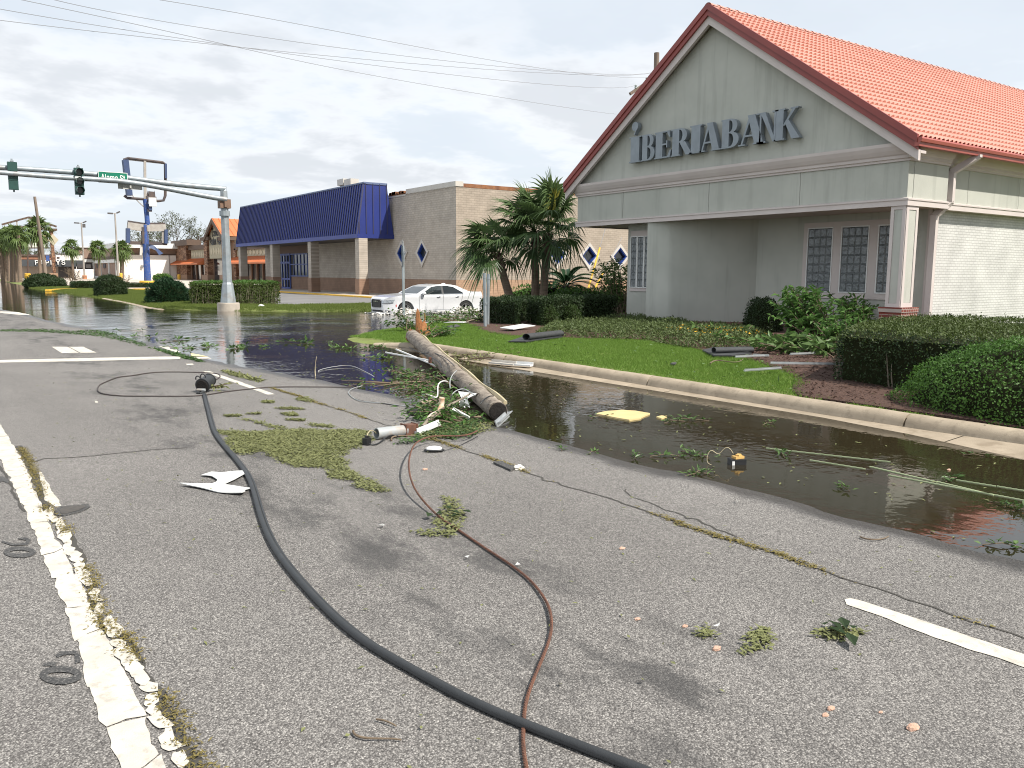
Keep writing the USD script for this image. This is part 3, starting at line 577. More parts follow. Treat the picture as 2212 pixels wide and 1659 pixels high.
mb = MB().box((29.35, Yc_-.02, 7.3), (62, Yc_+.2, 7.55)).box((Xw-.02, 54.5, 7.34), (Xw+.3, 57.4, 7.45))
for k in range(26): x = 54.6+2.6*rnd.random(); mb.box((Xw-.1, x, 7.42), (Xw+.25, x+.1+.25*rnd.random(), 7.5+.12*rnd.random()))
part(store, 'torn_edge', mb, RUST)
# mansard canopy
Y0, Y1 = 56.6, 85.9; zb0, zb1, zt = 4.18, 4.46, 8.17; xb, xt, xr0, xr1 = 25.85, 26.45, 28.78, 28.25
mans = part(store, 'mansard_canopy', MB().add([(xb, Y0, zb1), (xb, Y1, zb1), (xt, Y1, zt), (xt, Y0, zt), (xr0, Y0, zb1), (xr0, Y1, zb1), (xr1, Y1, zt), (xr1, Y0, zt)],
    [[0, 3, 2, 1], [0, 4, 7, 3], [1, 2, 6, 5], [3, 7, 6, 2], [4, 5, 6, 7]]), BLUE)
part(mans, 'fascia', MB().box((xb-.04, Y0-.04, zb0), (xr0, Y1+.04, zb1+.01)), BLUE)
part(mans, 'canopy_soffit', MB().box((xb+.05, Y0+.05, zb0-.02), (Xw-.01, Y1-.05, zb0+.01)), DARKIN)
rb = MB(); nY = 70
for k in range(nY+1):
    y = Y0+.02+(Y1-Y0-.04)*k/nY; rb.bar((xb-.02, y, zb1+.02), (xt-.02, y, zt-.02), .05, .09, up=(1, 0, 0))
part(mans, 'seams', rb, BLUED)
rb = MB()
for k in range(6):
    t = k/5; a = xb+.02+(xr0-xb-.06)*(.0 if k == 0 else t); xk = 26.0+.56*k
    lo = 4.5 if xk > 26.0 else 4.5; top = min(zt, zb1+(xk-xb)/(xt-xb)*(zt-zb1)) if xk < xt else (zt if xk < xr1 else zb1+(xr0-xk)/(xr0-xr1)*(zt-zb1))
    rb.box((xk-.025, Y0-.05, lo), (xk+.025, Y0-.001, top-.04))
part(mans, 'end_seams', rb, BLUED)
part(mans, 'ridge_flashing', MB().box((xt-.06, Y0-.05, zt-.06), (xt+.05, Y1+.05, zt+.05)).box((xt+.05, Y0-.05, zt-.1), (xr1+.03, Y0+.0, zt+.05)), mat('flashing_blue', (.10, .13, .22), rough=.5))
for y in (56.57, 65.95, 75.3, 84.9):
    p = part(store, 'pillar', MB().box((25.92, y, 1.2), (26.62, y+.66, zb0)), WALLB); part(p, 'pillar_base', MB().box((25.88, y-.04, -.3), (26.66, y+.70, 1.21)), WAINB)
part(store, 'walkway', MB().box((24.6, 49, -.4), (Xw, 92, .05)), LOT)
part(store, 'yellow_kerb', MB().box((24.3, 48.0, -.4), (24.6, 92, .06)), YEL)
# storefront
st = part(store, 'storefront_window', MB().box((Xw-.06, 73.95, 1.31), (Xw-.01, 78.4, 3.4)), GLASSD); fr = MB()
for y in np.linspace(73.95, 78.4, 6): fr.box((Xw-.12, y-.05, 1.31), (Xw-.03, y+.05, 3.4))
for z in (1.31, 2.4, 3.36): fr.box((Xw-.115, 73.9, z-.05), (Xw-.035, 78.45, z+.05))
part(st, 'frame', fr, BLUEF)
dr_ = part(store, 'door', MB().box((Xw-.07, 78.5, -.05), (Xw-.02, 81.4, 3.4)), GLASSD); fr = MB()
for y in (78.5, 79.25, 79.95, 80.7, 81.4): fr.box((Xw-.14, y-.07, 0), (Xw-.04, y+.07, 3.4))
for z in (.12, 1.0, 2.58, 3.36): fr.box((Xw-.135, 78.45, z-.09), (Xw-.045, 81.45, z+.09))
part(dr_, 'frame', fr, BLUEF)
part(store, 'sign_panel', MB().box((Xw-.05, 73.9, 3.45), (Xw-.01, 82, 4.2)), mat('brown_panel', (.16, .105, .08), rough=.8))
for a, b in ((1202, 1255), (1262, 1320)):
    p = onX(*z2(a, 270), 32.0); q = onX(*z2(b, 270), 32.0)
    t = thing('roof_vent', 'grey square vent cap on the blue canopy roof, %s' % ('left one' if a < 1210 else 'right one'), 'vent', (32, (p[1]+q[1])/2, 7.1))
    part(t, 'cap', MB().box((31.6, q[1], p[2]-.25), (32.4, p[1], p[2]+.3)), COPING); part(t, 'stem', MB().box((31.8, q[1]+.2, 7.1), (32.2, p[1]-.2, p[2]-.25)), COPING)

# ---------------------------------------------------------------- palm plaza row of shops
STONE = None
def stone_mat():
    nd = {'geo': ('geometry', {}), 'mp': ('mapping', {'scale': (1.1, 1.1, 3.2)}), 'v': ('voronoi_texture', {'scale': 1.5, 'metric': 'chebychev'}), 'e': ('voronoi_texture', {'scale': 1.5, 'feature': 'distance_to_edge'}), 'bw': ('rgb_to_bw', {}),
          'r': ('rgb_ramp', {'ramp': [(.1, (.075, .036, .022)), (.35, (.16, .08, .048)), (.6, (.26, .14, .08)), (.85, (.34, .21, .13))]}), 'er': ('map_range', {'from_min': 0, 'from_max': .06, 'to_min': .35, 'to_max': 1, 'clamp': True}), 'm': ('mix_color', {'blend_type': 'multiply', 'fac': 1}),
          'b': ('bump', {'distance': .05}), 'p': ('principled_bsdf', {'roughness': .9})}
    return K(stage, LK+'stacked_stone', nd, [('geo.position', 'mp.vector'), ('mp.vector', 'v.vector'), ('mp.vector', 'e.vector'), ('v.color', 'bw.color'), ('bw.val', 'r.fac'), ('r.color', 'm.a'), ('e.distance', 'er.value'), ('er.result', 'm.b'), ('m.result', 'p.base_color'), ('bw.val', 'b.height'), ('b.normal', 'p.normal')], surface='p.BSDF')
STONE = stone_mat()
CAPB = mat('plaza_cornice', (.10, .065, .045), (.085, .055, .04), scale=2, rough=.8)
CREAM = mat('plaza_cream', (.33, .30, .215), (.29, .26, .19), scale=.8, rough=.9)
DIAM = mat('plaza_diamond', (.42, .37, .27), rough=.9)
ORANGE = mat('plaza_orange', (.50, .15, .05), (.44, .13, .045), scale=.6, rough=.6)
WOODB = mat('plaza_brown_frame', (.19, .105, .06), (.14, .08, .05), scale=2, rough=.7)
BASE = mat('plaza_base', (.30, .19, .125), (.26, .165, .11), scale=1, rough=.9)
XP = 45.0
plaza = thing('plaza_shops', 'brown stone and cream plaza shops with orange gable roof and awnings', 'shopping plaza', (45, 165, 0))
def yz(fn, a, b, X=XP): p = onX(*fn(a, b), X); return p[1], p[2]
def pbox(t, name, fn, a, b, out, mat_, deep=.4, X=XP, z0=None):        # a block on the street front between two corners
    (y1, za_), (y0, zb_) = yz(fn, *a, X), yz(fn, *b, X); zb_ = zb_ if z0 is None else z0
    return part(t, name, MB().box((X-out, y0, zb_), (X+deep, y1, za_)), mat_)
pbox(plaza, 'wall', zs, (1040, 500), (2700, 1010), -.02, WOODB, .5, z0=-.3)
tw = pbox(plaza, 'stone_tower', zs, (1035, 460), (1228, 1000), .9, STONE, .6, z0=-.3)
pbox(tw, 'cap', zs, (1000, 405), (1260, 465), 1.4, CAPB, 1.5); pbox(tw, 'base', zs, (1030, 930), (1232, 1005), 1.0, BASE, .7, z0=-.3)
y_, z_ = yz(zs, 1240, 675); ye, _ = yz(zs, 1490, 675)
pbox(plaza, 'cornice', zs, (1200, 478), (1490, 525), .5, CAPB); pan = pbox(plaza, 'cream_panel', zs, (1230, 545), (1490, 675), .2, CREAM)
def diamonds(t, fn, xs_, yc, hw, hh, out):
    for x in xs_:
        c, z = yz(fn, x, yc); c1, _ = yz(fn, x+hw, yc); _, zz = yz(fn, x, yc-hh); a = abs(c-c1)
        part(t, 'diamond', MB().prism(Polygon([(c-a, z), (c, z-(zz-z)), (c+a, z), (c, zz)]), (XP-out-.05, 0, 0), (0, 1, 0), (0, 0, 1), (.06, 0, 0)), DIAM)
diamonds(pan, zs, (1252, 1290, 1328, 1366, 1404, 1442, 1478), 610, 16, 48, .2)
def awning(fn, x0, x1, ytop, ybot, out=2.2):
    (y1, zt_), (y0, zb_) = yz(fn, x0, ytop), yz(fn, x1, ybot); k = (45-out)/45.0
    zb_ = 1.7+(zb_-1.7)*k
    mb = MB().add([(XP, y0, zt_), (XP, y1, zt_), (XP-out, y1, zb_), (XP-out, y0, zb_), (XP-out, y1, zb_-.25), (XP-out, y0, zb_-.25), (XP, y1, zb_-.25), (XP, y0, zb_-.25)], [[0, 1, 2, 3], [3, 2, 4, 5], [5, 4, 6, 7], [1, 6, 4, 2], [0, 3, 5, 7]])
    a = part(plaza, 'awning', mb, ORANGE); sm = MB()
    for y in np.arange(y0+.3, y1, .8): sm.bar((XP-.02, y, zt_+.02), (XP-out, y, zb_+.03), .05, .06)
    part(a, 'seams', sm, ORANGE)
awning(zs, 1045, 1495, 680, 745)
def shopfront(fn, x0, x1, ytop, n):
    (y1, zt_), (y0, _) = yz(fn, x0, ytop), yz(fn, x1, ytop)
    w = part(plaza, 'shop_window', MB().box((XP-.1, y0, .1), (XP, y1, zt_)), GLASSD)
    for y in np.linspace(y0, y1, n): part(w, 'post', MB().box((XP-.35, y-.22, -.1), (XP-.05, y+.22, zt_)), WOODB)
shopfront(zs, 1240, 1480, 748, 4)
pbox(plaza, 'stone_panel', zs, (1085, 745), (1225, 1005), .15, STONE, z0=-.2)
pl_ = pbox(plaza, 'stone_pier', zs, (1492, 380), (1572, 1020), 1.0, STONE, .8, z0=-.3); pbox(pl_, 'cap', zs, (1462, 345), (1588, 385), 1.3, CAPB, 1); pbox(pl_, 'base', zs, (1484, 935), (1580, 1020), 1.2, BASE, .8, z0=-.3)
pl_ = pbox(plaza, 'stone_pier', zs, (1778, 380), (1858, 1020), 1.0, STONE, .8, z0=-.3); pbox(pl_, 'cap', zs, (1748, 345), (1875, 385), 1.3, CAPB, 1); pbox(pl_, 'base', zs, (1770, 935), (1866, 1020), 1.2, BASE, .8, z0=-.3)
(ya, zA), (yl, zL), (yr, zR) = yz(zs, 1672, 70), yz(zs, 1555, 310), yz(zs, 1800, 310)
_, zbot = yz(zs, 1680, 675); zL = (zL+zR)/2; ya = (yl+yr)/2
gw = part(plaza, 'gable_wall', MB().prism(Polygon([(yr, zbot), (yl, zbot), (yl, zL), (ya, zA), (yr, zL)]), (XP-.7, 0, 0), (0, 1, 0), (0, 0, 1), (.7, 0, 0)), CREAM)
diamonds(gw, zs, (1600, 1640, 1680, 1720, 1758), 560, 17, 70, .7)
# roof with seams, ridge running back
EV = 1.2; dz = zA-zL; hy = yl-ya
def rp(side, f, x, up=0): return (x, ya+side*(hy+EV)*f, zA+.35-(dz*(hy+EV)/hy)*f+up)
mb = MB()
for sd in (-1, 1): mb.add([rp(sd, 0, XP-1.4), rp(sd, 1, XP-1.4), rp(sd, 1, XP+13), rp(sd, 0, XP+13)], [[0, 1, 2, 3]])
rf = part(plaza, 'gable_roof', mb, ORANGE); sm = MB()
for x in np.arange(XP-1.2, XP+13, 1.0): sm.bar(rp(-1, 0, x, .04), rp(-1, 1, x, .04), .09, .1)
part(rf, 'seams', sm, ORANGE)
mb = MB()
for sd in (-1, 1): mb.prism(Polygon([(ya+sd*(hy+EV), rp(sd, 1, 0)[2]-.75), (ya, zA-.5), (ya, zA+.33), (ya+sd*(hy+EV), rp(sd, 1, 0)[2])]), (XP-1.5, 0, 0), (0, 1, 0), (0, 0, 1), (.3, 0, 0))
part(rf, 'rake_board', mb, CAPB)
part(plaza, 'gable_tower_body', MB().box((XP, yr, zbot), (XP+12, yl, zL-.1)), CREAM)
part(plaza, 'doorway', MB().box((XP-.06, yr+.5, -.1), (XP-.02, yl-.5, zbot)), GLASSD)
SIGNB = mat('sign_letter_black', (.02, .02, .02), rough=.5)
def facade_text(t, txt, yc, z, h, X, mat_, name='lettering', italic=0, cond=1.0, bold=True):
    m_ = meshkit.text_mesh(txt, h, .08, bold); v = np.array(m_.vertices); w_ = v[:, 0].max(); v[:, 0] = (v[:, 0]+italic*v[:, 1]-w_/2)*cond
    return part(t, name, MB().add(np.c_[X-v[:, 2], yc-v[:, 0], z+v[:, 1]], m_.faces), mat_)
y_, z_ = yz(zs, 1682, 318); facade_text(gw, '2801', y_, z_, .95, XP-.72, SIGNB, cond=1.35)
y_, z_ = yz(zs, 1682, 455); facade_text(gw, 'Palm Plaza', y_, z_, 1.3, XP-.72, SIGNB, italic=.25, cond=1.0)
for x in (1618, 1748):
    y_, z_ = yz(zs, x, 335); mb = MB().box((XP-.8, y_-.09, z_), (XP-.72, y_+.09, z_+1.3))
    for a in np.linspace(-2.4, .0, 6)+1.2: mb.bar((XP-.76, y_, z_+1.3), (XP-.76, y_+.8*math.sin(a), z_+1.3+.55*math.cos(a)-.1), .06, .16)
    part(gw, 'palm_emblem', mb, SIGNB)
# wing seen through the store's pillars
pbox(plaza, 'cornice', z2, (290, 800), (700, 828), .5, CAPB); pan = pbox(plaza, 'cream_panel', z2, (300, 832), (700, 905), .2, CREAM)
diamonds(pan, z2, (395, 425, 455, 485, 515, 545, 572), 868, 12, 26, .2)
awning(z2, 280, 700, 905, 948); shopfront(z2, 385, 640, 955, 6)
pbox(plaza, 'stone_pier', zs, (1925, 520), (1978, 1020), .5, STONE, .6, z0=-.3)

# ---------------------------------------------------------------- white block and brown shops at the back of the lot
WHW = mat('white_wall', (.78, .74, .69), (.72, .68, .63), scale=.25, rough=.9)
BRW = mat('brown_wall', (.27, .185, .14), (.235, .16, .125), scale=.4, rough=.9)
PALE = mat('pale_trim', (.62, .62, .60), rough=.8)
BRT = mat('brown_trim', (.08, .05, .04), rough=.8)
DKAW = mat('dark_awning', (.045, .05, .055), (.035, .04, .045), scale=.6, rough=.7)
DKSH = mat('dark_shop', (.05, .045, .045), rough=.6)
YW = 190.0
def xz(fn, a, b, Y): p = onY(*fn(a, b), Y); return p[0], p[2]
def qbox(t, name, fn, a, b, out, mat_, Y, deep=.3, z0=None):
    (x0, zt_), (x1, zb_) = xz(fn, *a, Y), xz(fn, *b, Y); zb_ = zb_ if z0 is None else z0
    return part(t, name, MB().box((x0, Y-out, zb_), (x1, Y+deep, zt_)), mat_)
wb = thing('white_block_building', 'low white windowless block with dark roof edge behind the parking lot', 'building', (40, 190, 0))
qbox(wb, 'wall', zs, (62, 612), (1045, 1005), 0, WHW, YW, 14, z0=-.3); qbox(wb, 'roof_edge', zs, (58, 596), (1048, 622), .2, BRT, YW, 14)
qbox(wb, 'pilaster', zs, (862, 615), (882, 1005), .3, BRT, YW, 0, z0=-.3); qbox(wb, 'wall_lamp', zs, (418, 780), (456, 815), .5, mat('lamp_grey', (.2, .2, .2), rough=.5), YW, 0)
XB = xz(zs, 62, 900, YW)[0]
bs = thing('brown_shops', 'brown stucco shops with pale framed bays left of the white block', 'building', (XB, 215, 0))
def bbox(name, a, b, out, mat_, deep=.3, z0=None, X=None): return pbox(bs, name, zl, a, b, out, mat_, deep, X or XB, z0)
bbox('wall', (1110, 1125), (1405, 1480), 0, BRW, 12, -.3); bbox('parapet_cap', (1108, 1112), (1405, 1130), .3, PALE, 12); bbox('dark_line', (1112, 1252), (1405, 1266), .25, BRT); bbox('white_band', (1112, 1268), (1405, 1308), .2, PALE)
for x in (1122, 1205, 1305, 1392): bbox('bay_frame', (x-7, 1308), (x+8, 1480), .3, PALE, z0=-.2)
bbox('bay_sill', (1118, 1466), (1405, 1482), .25, PALE, z0=-.2)
for a in (1160, 1240): bbox('dark_sign', (a-10, 1325), (a+22, 1372), .15, DKSH)
YB = onX(*zl(1110, 1300), XB)[1]
def cbox(name, a, b, out, mat_, deep=.3, z0=None): return qbox(bs, name, zl, a, b, out, mat_, YB, deep, z0)
cbox('wall', (930, 1128), (1112, 1300), 0, BRW, 8, -.3); cbox('parapet_cap', (928, 1112), (1112, 1132), .3, PALE, 8); cbox('dark_line', (980, 1254), (1112, 1268), .25, BRT); cbox('white_band', (980, 1268), (1112, 1305), .2, PALE); cbox('dark_entrance', (975, 1310), (1110, 1478), .1, DKSH, z0=-.2)
pap = thing('awning_restaurant', 'long low restaurant with dark awning lettered in white behind the sign tower', 'building', (25, YB, 0))
def dbox(name, a, b, out, mat_, deep=.3, z0=None): return qbox(pap, name, zl, a, b, out, mat_, YB-1, deep, z0)
dbox('wall', (-60, 1345), (985, 1478), 0, mat('pale_brown_wall', (.30, .25, .21), rough=.9), 9, -.3); dbox('white_fascia', (655, 1208), (985, 1308), .6, WHW, 9); dbox('roof_edge', (655, 1200), (985, 1212), .8, BRT, 9)
dbox('tiled_roof', (240, 1238), (655, 1275), 1.0, mat('clay_roof', (.30, .14, .085), (.22, .10, .06), scale=1, rough=.9), 9); dbox('roof_edge', (236, 1210), (655, 1240), 1.2, BRT, 9); dbox('awning', (236, 1275), (985, 1358), 2.2, DKAW, 2)
dbox('porch_post', (885, 1310), (903, 1478), 2.2, PALE, -1.9, -.2); dbox('dark_windows', (690, 1358), (980, 1470), .1, DKSH, z0=.2); dbox('vent', (672, 1243), (704, 1258), .75, BRT, 0)
for ch, x in zip('PAPPYS', (432, 492, 553, 615, 675, 737)):
    X_, Z_ = xz(zl, x, 1333, YB-1); m_ = meshkit.text_mesh(ch, 1.0, .2, True); v = np.array(m_.vertices); v[:, 0] -= v[:, 0].mean()
    part(pap, 'letter', MB().add(np.c_[X_+v[:, 0], YB-3.3-v[:, 2], Z_+v[:, 1]], m_.faces), WHITEM)
for i, (a, b, c, d, lb) in enumerate(((215, 330, 500, 585, 'pale rooftop unit beside the small palm, over the white block'), (330, 425, 540, 585, 'low white duct on the white block roof, left of the blue pole'), (640, 760, 545, 592, 'wide grey rooftop unit on the white block, right of the blue pole'), (800, 830, 540, 590, 'small dark flue on the white block roof'), (985, 1025, 510, 578, 'dark louvred unit at the roof end against the stone tower'))):
    (x0, zt_), (x1, zb_) = xz(zs, a, c, YW+3), xz(zs, b, d, YW+3); t = thing('rooftop_unit', lb, 'rooftop unit', ((x0+x1)/2, YW+4, zb_))
    m_ = [PALE, WHITEM, COPING, DKSH, DKSH][i]; zb_ -= 1
    part(t, 'casing', MB().box((x0, YW+3, zb_), (x1, YW+5, zt_-.12)), m_); part(t, 'lid', MB().box((x0-.06, YW+2.95, zt_-.12), (x1+.06, YW+5.05, zt_)), m_)

# ---------------------------------------------------------------- paved lots and verges
struct('parking_lot', sheet([(22.5, 36), (24.6, 92), (30, 92), (120, 92), (120, 420), (10.8, 420), (10.8, 150), (13, 100), (15.5, 78), (18.5, 60)], lambda x, y: -.055+0*x, 12), LOT, 'pale concrete parking lot in front of the plaza shops')
struct('store_drive', sheet([(14.6, 41.3), (60, 39.6), (60, 47.4), (24.4, 47.6), (24.4, 92), (17, 92), (15.2, 62), (13.6, 60), (13.2, 44)], lambda x, y: -.046+0*x, 5), STREETLOT, 'grey asphalt drive along the blue roofed store')
shore = [(11, 420), (10.2, 300), (9.4, 150), (9.2, 117), (8.6, 100), (8.9, 87), (9.3, 64), (9.6, 58), (9.3, 46.2), (9.1, 43.2), (9.6, 40.6), (11, 38.7), (12.9, 37.1), (14.5, 36.2), (16.7, 35.4), (21, 35.1), (64, 35.0)]
VP = Polygon(shore+[(64, 39.6), (14.6, 41.3), (13.2, 44), (13.6, 60), (15.4, 78), (12.6, 100), (11.6, 150), (12, 420)])
SHL = LineString(shore)
def verge_z(x, y):
    d = shapely.distance(SHL, shapely.points(x, y)); return ZW-.015+.11*(1-np.exp(-d/.5))
struct('verge', sheet(VP, verge_z, .8, skirt=.3), SOIL, 'grassy verge along the far edge of the flood')
mb = MB()
part(thing('far_kerb', 'tan concrete kerb half under water at the far verge', 'kerb', kind='structure'), 'kerb_section', kerb_section(np.c_[[9.45, 9.35, 9.1, 8.95, 9.05], [60, 52, 47, 44, 41.5]], np.full(5, ZW-.115)), KERBM)
BP = Polygon([(9.6, -5), (9.6, 17.3), (9.3, 18.2), (8.85, 19.0), (8.75, 19.8), (9.08, 20.99), (9.96, 21.86), (10.91, 22.85), (12.5, 24.0), (14.5, 25.6), (17, 26.8), (20, 27.2), (64, 27.4), (64, -5)])
BSH = LineString([(9.3, 18.2), (8.85, 19.0), (8.75, 19.8), (9.08, 20.99), (9.96, 21.86), (10.91, 22.85), (12.5, 24.0), (14.5, 25.6), (17, 26.8), (20, 27.2), (64, 27.4)])
def lawn_z(x, y):
    x, y = np.asarray(x, float), np.asarray(y, float)
    d = shapely.distance(BSH, shapely.points(x, y)); hi = .03+.06*np.clip((x-9.6)/2.5, 0, 1)+.01*np.sin(x*1.3)*np.cos(y*.9)
    return (ZW-.012)*(np.exp(-d/1.1))+hi*(1-np.exp(-d/1.1))
struct('bank_lawn', sheet(BP, lawn_z, .45, skirt=.3), SOIL, 'lawn ground between the kerb and the bank')
MULCH = mat('mulch', (.085, .042, .028), (.045, .022, .016), scale=26, rough=.95, bump=.03, bscale=45, c3=(.19, .11, .075), s3=70, f3=.7)
MP = Polygon([(9.66, -5), (9.66, 6.9), (9.9, 7.2), (11.2, 8.1), (12.3, 9.7), (13.2, 12.0), (14.1, 14.4), (13.1, 15.5), (12.6, 16.6), (12.1, 17.4), (12.4, 19.1), (13.5, 21.3), (14.3, 23.4), (17, 25.2), (23, 26), (23, -5)])
struct('mulch_bed', sheet(MP, lambda x, y: lawn_z(x, y)+.012+.03*meshkit.noise(np.stack([x*1.5, y*1.5, 0*x], -1), 9), .35, skirt=.12), MULCH, 'dark red brown mulch bed under the bank hedges', smooth=True)
# ---------------------------------------------------------------- signal mast with its lights and street name
GALV = mat('galvanised_steel', (.30, .335, .355), (.23, .26, .275), scale=3.5, rough=.5, metal=.35, c3=(.22, .16, .11), s3=2.2, f3=.35)
SIGG = mat('signal_green', (.012, .055, .045), (.010, .045, .037), scale=4, rough=.5)
LENS = mat('signal_lens', (.03, .03, .026), rough=.25)
CONCB = mat('footing_concrete', (.40, .35, .29), (.31, .275, .23), scale=3, rough=.9, bump=.004)
SX, SY = 11.15, 38.6
mast = thing('signal_mast', 'tapered grey traffic signal pole with a twin tube arm over the flooded road', 'signal pole', (SX, SY, ZW))
zc0 = .08
part(mast, 'footing', MB().tube([(SX, SY, -.4), (SX, SY, zc0+.16), (SX, SY, zc0+.2)], [.5, .5, .47], 28), CONCB, smooth=40)
part(mast, 'pole_base', MB().tube([(SX, SY, zc0+.2), (SX, SY, zc0+.28), (SX, SY, 1.12), (SX, SY, 1.2)], [.34, .335, .24, .21], 8, phase=.4), GALV)
ztop = onY(493, 418, SY)[2]; zcl = onY(494, 437, SY)[2]
part(mast, 'pole', MB().tube([(SX, SY, 1.2), (SX, SY, zcl+.2), (SX, SY, ztop+.1)], [.205, .16, .15], 8, phase=.4), GALV)
part(mast, 'clamp', MB().box((SX-.24, SY-.2, zcl-.28), (SX+.24, SY+.2, zcl+.12)).box((SX-.06, SY-.28, zcl-.24), (SX+.06, SY-.2, zcl+.08)), mat('rusty_steel', (.13, .085, .06), (.20, .12, .08), scale=5, rough=.8))
part(mast, 'collar', MB().tube([(SX, SY, zcl-.62), (SX, SY, zcl-.4)], .235, 12), GALV)
def onarm(a, b, Y): return onY(*z1(a, b), Y)
lo = [onarm(1850, 592, SY-.2), onarm(1500, 530, SY-.2), onarm(1000, 445, SY-.2), onarm(600, 418, SY-.2), onarm(0, 372, SY-.2), onarm(-500, 336, SY-.2)]
hi = [(SX, SY+.02, ztop), onarm(1840, 505, SY+.13), onarm(1160, 432, SY+.13), onarm(800, 388, SY+.13), onarm(0, 330, SY+.13), onarm(-500, 300, SY+.13)]
part(mast, 'lower_arm', MB().tube(smoothpath(lo, 40), np.linspace(.115, .085, 40), 12), GALV, smooth=40)
part(mast, 'upper_arm', MB().tube([hi[0]]+list(smoothpath(hi[1:], 30)), np.linspace(.125, .095, 31), 12), GALV, smooth=40)
def signal(px, py, face, label):
    p = onarm(px, py, SY-.05); t = thing('traffic_light', label, 'traffic light', p); x, y, z = p; s = -1 if face else 1
    for k, dz_ in enumerate((.36, 0, -.36)):
        b = part(t, 'section', MB().box((x-.165, y-.1, z+dz_-.172), (x+.165, y+.1, z+dz_+.172)), SIGG)
        th = np.linspace(-.55, np.pi+.55, 15); yo = y+s*.1; yf = y+s*.34; r = .15
        A = [(x+r*math.cos(a), yo, z+dz_+r*math.sin(a)) for a in th]; B = [(x+r*math.cos(a), yf-.06*(1-math.sin(max(0, min(a, np.pi)))), z+dz_+r*math.sin(a)) for a in th]
        C = [(x+(r-.012)*math.cos(a), q[1], z+dz_+(r-.012)*math.sin(a)) for a, q in zip(th, B)]
        D = [(x+(r-.012)*math.cos(a), yo, z+dz_+(r-.012)*math.sin(a)) for a in th]
        m_ = MB(); k_ = 15; m_.add(A+B+C+D, [[j, j+1, k_+j+1, k_+j] for j in range(14)]+[[k_+j, k_+j+1, 2*k_+j+1, 2*k_+j] for j in range(14)]+[[2*k_+j, 2*k_+j+1, 3*k_+j+1, 3*k_+j] for j in range(14)])
        part(b, 'visor', m_, SIGG); part(b, 'lens', MB().tube([(x, yo-s*.01, z+dz_), (x, yo+s*.02, z+dz_)], [.14, .12], 18), LENS)
    part(t, 'bracket', MB().tube([(x, y, z-.62), (x, y, z+.66)], .035, 8).box((x-.06, y-.06, z+.55), (x+.06, y+.06, z+.60)), GALV)
signal(105, 400, False, 'green traffic light seen from behind at the left end of the mast arm'); signal(645, 445, True, 'unlit traffic light facing the camera with three dark round lenses')
p = onY(*z1(922, 397), SY-.02); a = onY(*z1(798, 360), SY-.02); b = onY(*z1(1043, 440), SY-.02)
sg = thing('street_name_sign', 'green street name sign lettered Alamo St on the mast arm', 'street sign', p); x0, x1, zT = a[0], b[0], a[2]; zB = zT-.46
GREEN = mat('sign_green', (.0, .15, .085), (.0, .13, .075), scale=3, rough=.4)
part(sg, 'panel', MB().box((x0, SY-.035, zB), (x1, SY-.005, zT)), GREEN); fr = MB(); t = .022
for q in (((x0, zT-t), (x1, zT)), ((x0, zB), (x1, zB+t)), ((x0, zB+t), (x0+t, zT-t)), ((x1-t, zB+t), (x1, zT-t))): fr.box((q[0][0], SY-.039, q[0][1]), (q[1][0], SY-.0355, q[1][1]))
part(sg, 'border', fr, WHITEM)
m_ = meshkit.text_mesh('Alamo St', .25, .006, True); v = np.array(m_.vertices); v[:, 0] *= (x1-x0-.2)/v[:, 0].max()
part(sg, 'lettering', MB().add(np.c_[x0+.1+v[:, 0], SY-.036-v[:, 2], zB+.10+v[:, 1]], m_.faces), WHITEM)
a = onY(*z1(960, 418), SY+.3); b = onY(*z1(1162, 515), SY+.3)
solo('blank_sign', MB().box((a[0], SY+.29, b[2]), (b[0], SY+.32, a[2])).box(((a[0]+b[0])/2-.03, SY+.2, b[2]+.05), ((a[0]+b[0])/2+.03, SY+.3, a[2]-.05)), mat('sign_back_grey', (.42, .42, .40), rough=.5), 'plain grey sign back hung on the mast arm beside the street name', 'sign')

# ---------------------------------------------------------------- tall blue sign pole stripped of its panels
PB = mat('pole_blue', (.025, .075, .26), (.02, .055, .20), scale=2, rough=.55, c3=(.16, .14, .15), s3=6, f3=.6)
NAVY = mat('frame_navy', (.035, .06, .14), (.03, .05, .11), scale=2, rough=.6)
FRB = mat('frame_rusty', (.09, .065, .055), (.05, .045, .05), scale=1.5, rough=.8)
FRW = mat('frame_pale', (.36, .34, .31), (.28, .25, .22), scale=2, rough=.7)
PX, PY = onD(*z1(1206, 1250), 108.0)[:2]
ps = thing('sign_pole', 'tall blue sign pole on a yellow base with empty torn sign frames', 'sign pole', (PX, PY, 0))
def w_(a, b, dy=0): return onY(*z1(a, b), PY+dy)
part(ps, 'yellow_base', MB().tube([(PX, PY, -.3), (PX, PY, w_(1206, 1262)[2]), (PX, PY, w_(1206, 1256)[2])], [1.0, .93, .86], 28), YEL, smooth=40)
hz_ = lambda y: w_(1206, y)[2]
part(ps, 'pole', MB().tube([(PX, PY, hz_(1256)), (PX, PY, hz_(950)), (PX, PY, hz_(800))], [.40, .37, .31], 20), PB, smooth=40)
part(ps, 'pole', MB().tube([(PX-.1, PY, hz_(955)), (PX-.1, PY, hz_(820))], [.44, .42], 4, phase=.78), FRB)
p1, p2 = w_(1206, 800), w_(1186, 590); part(ps, 'pole', MB().tube([p1, p2], [.28, .27], 20), PB, smooth=40)
part(ps, 'pole', MB().tube([p2, w_(1182, 268)], [.20, .18], 4, phase=.78), FRW)
def frame(pts, r, mt, nm='frame_bar'): part(ps, nm, MB().tube(pts, r, 6), mt, smooth=40)
def bar(nm, a, b, w, h, mt, dy=0): part(ps, nm, MB().bar(w_(*a, dy), w_(*b, dy), w, h, up=(0, 1, 0)), mt)
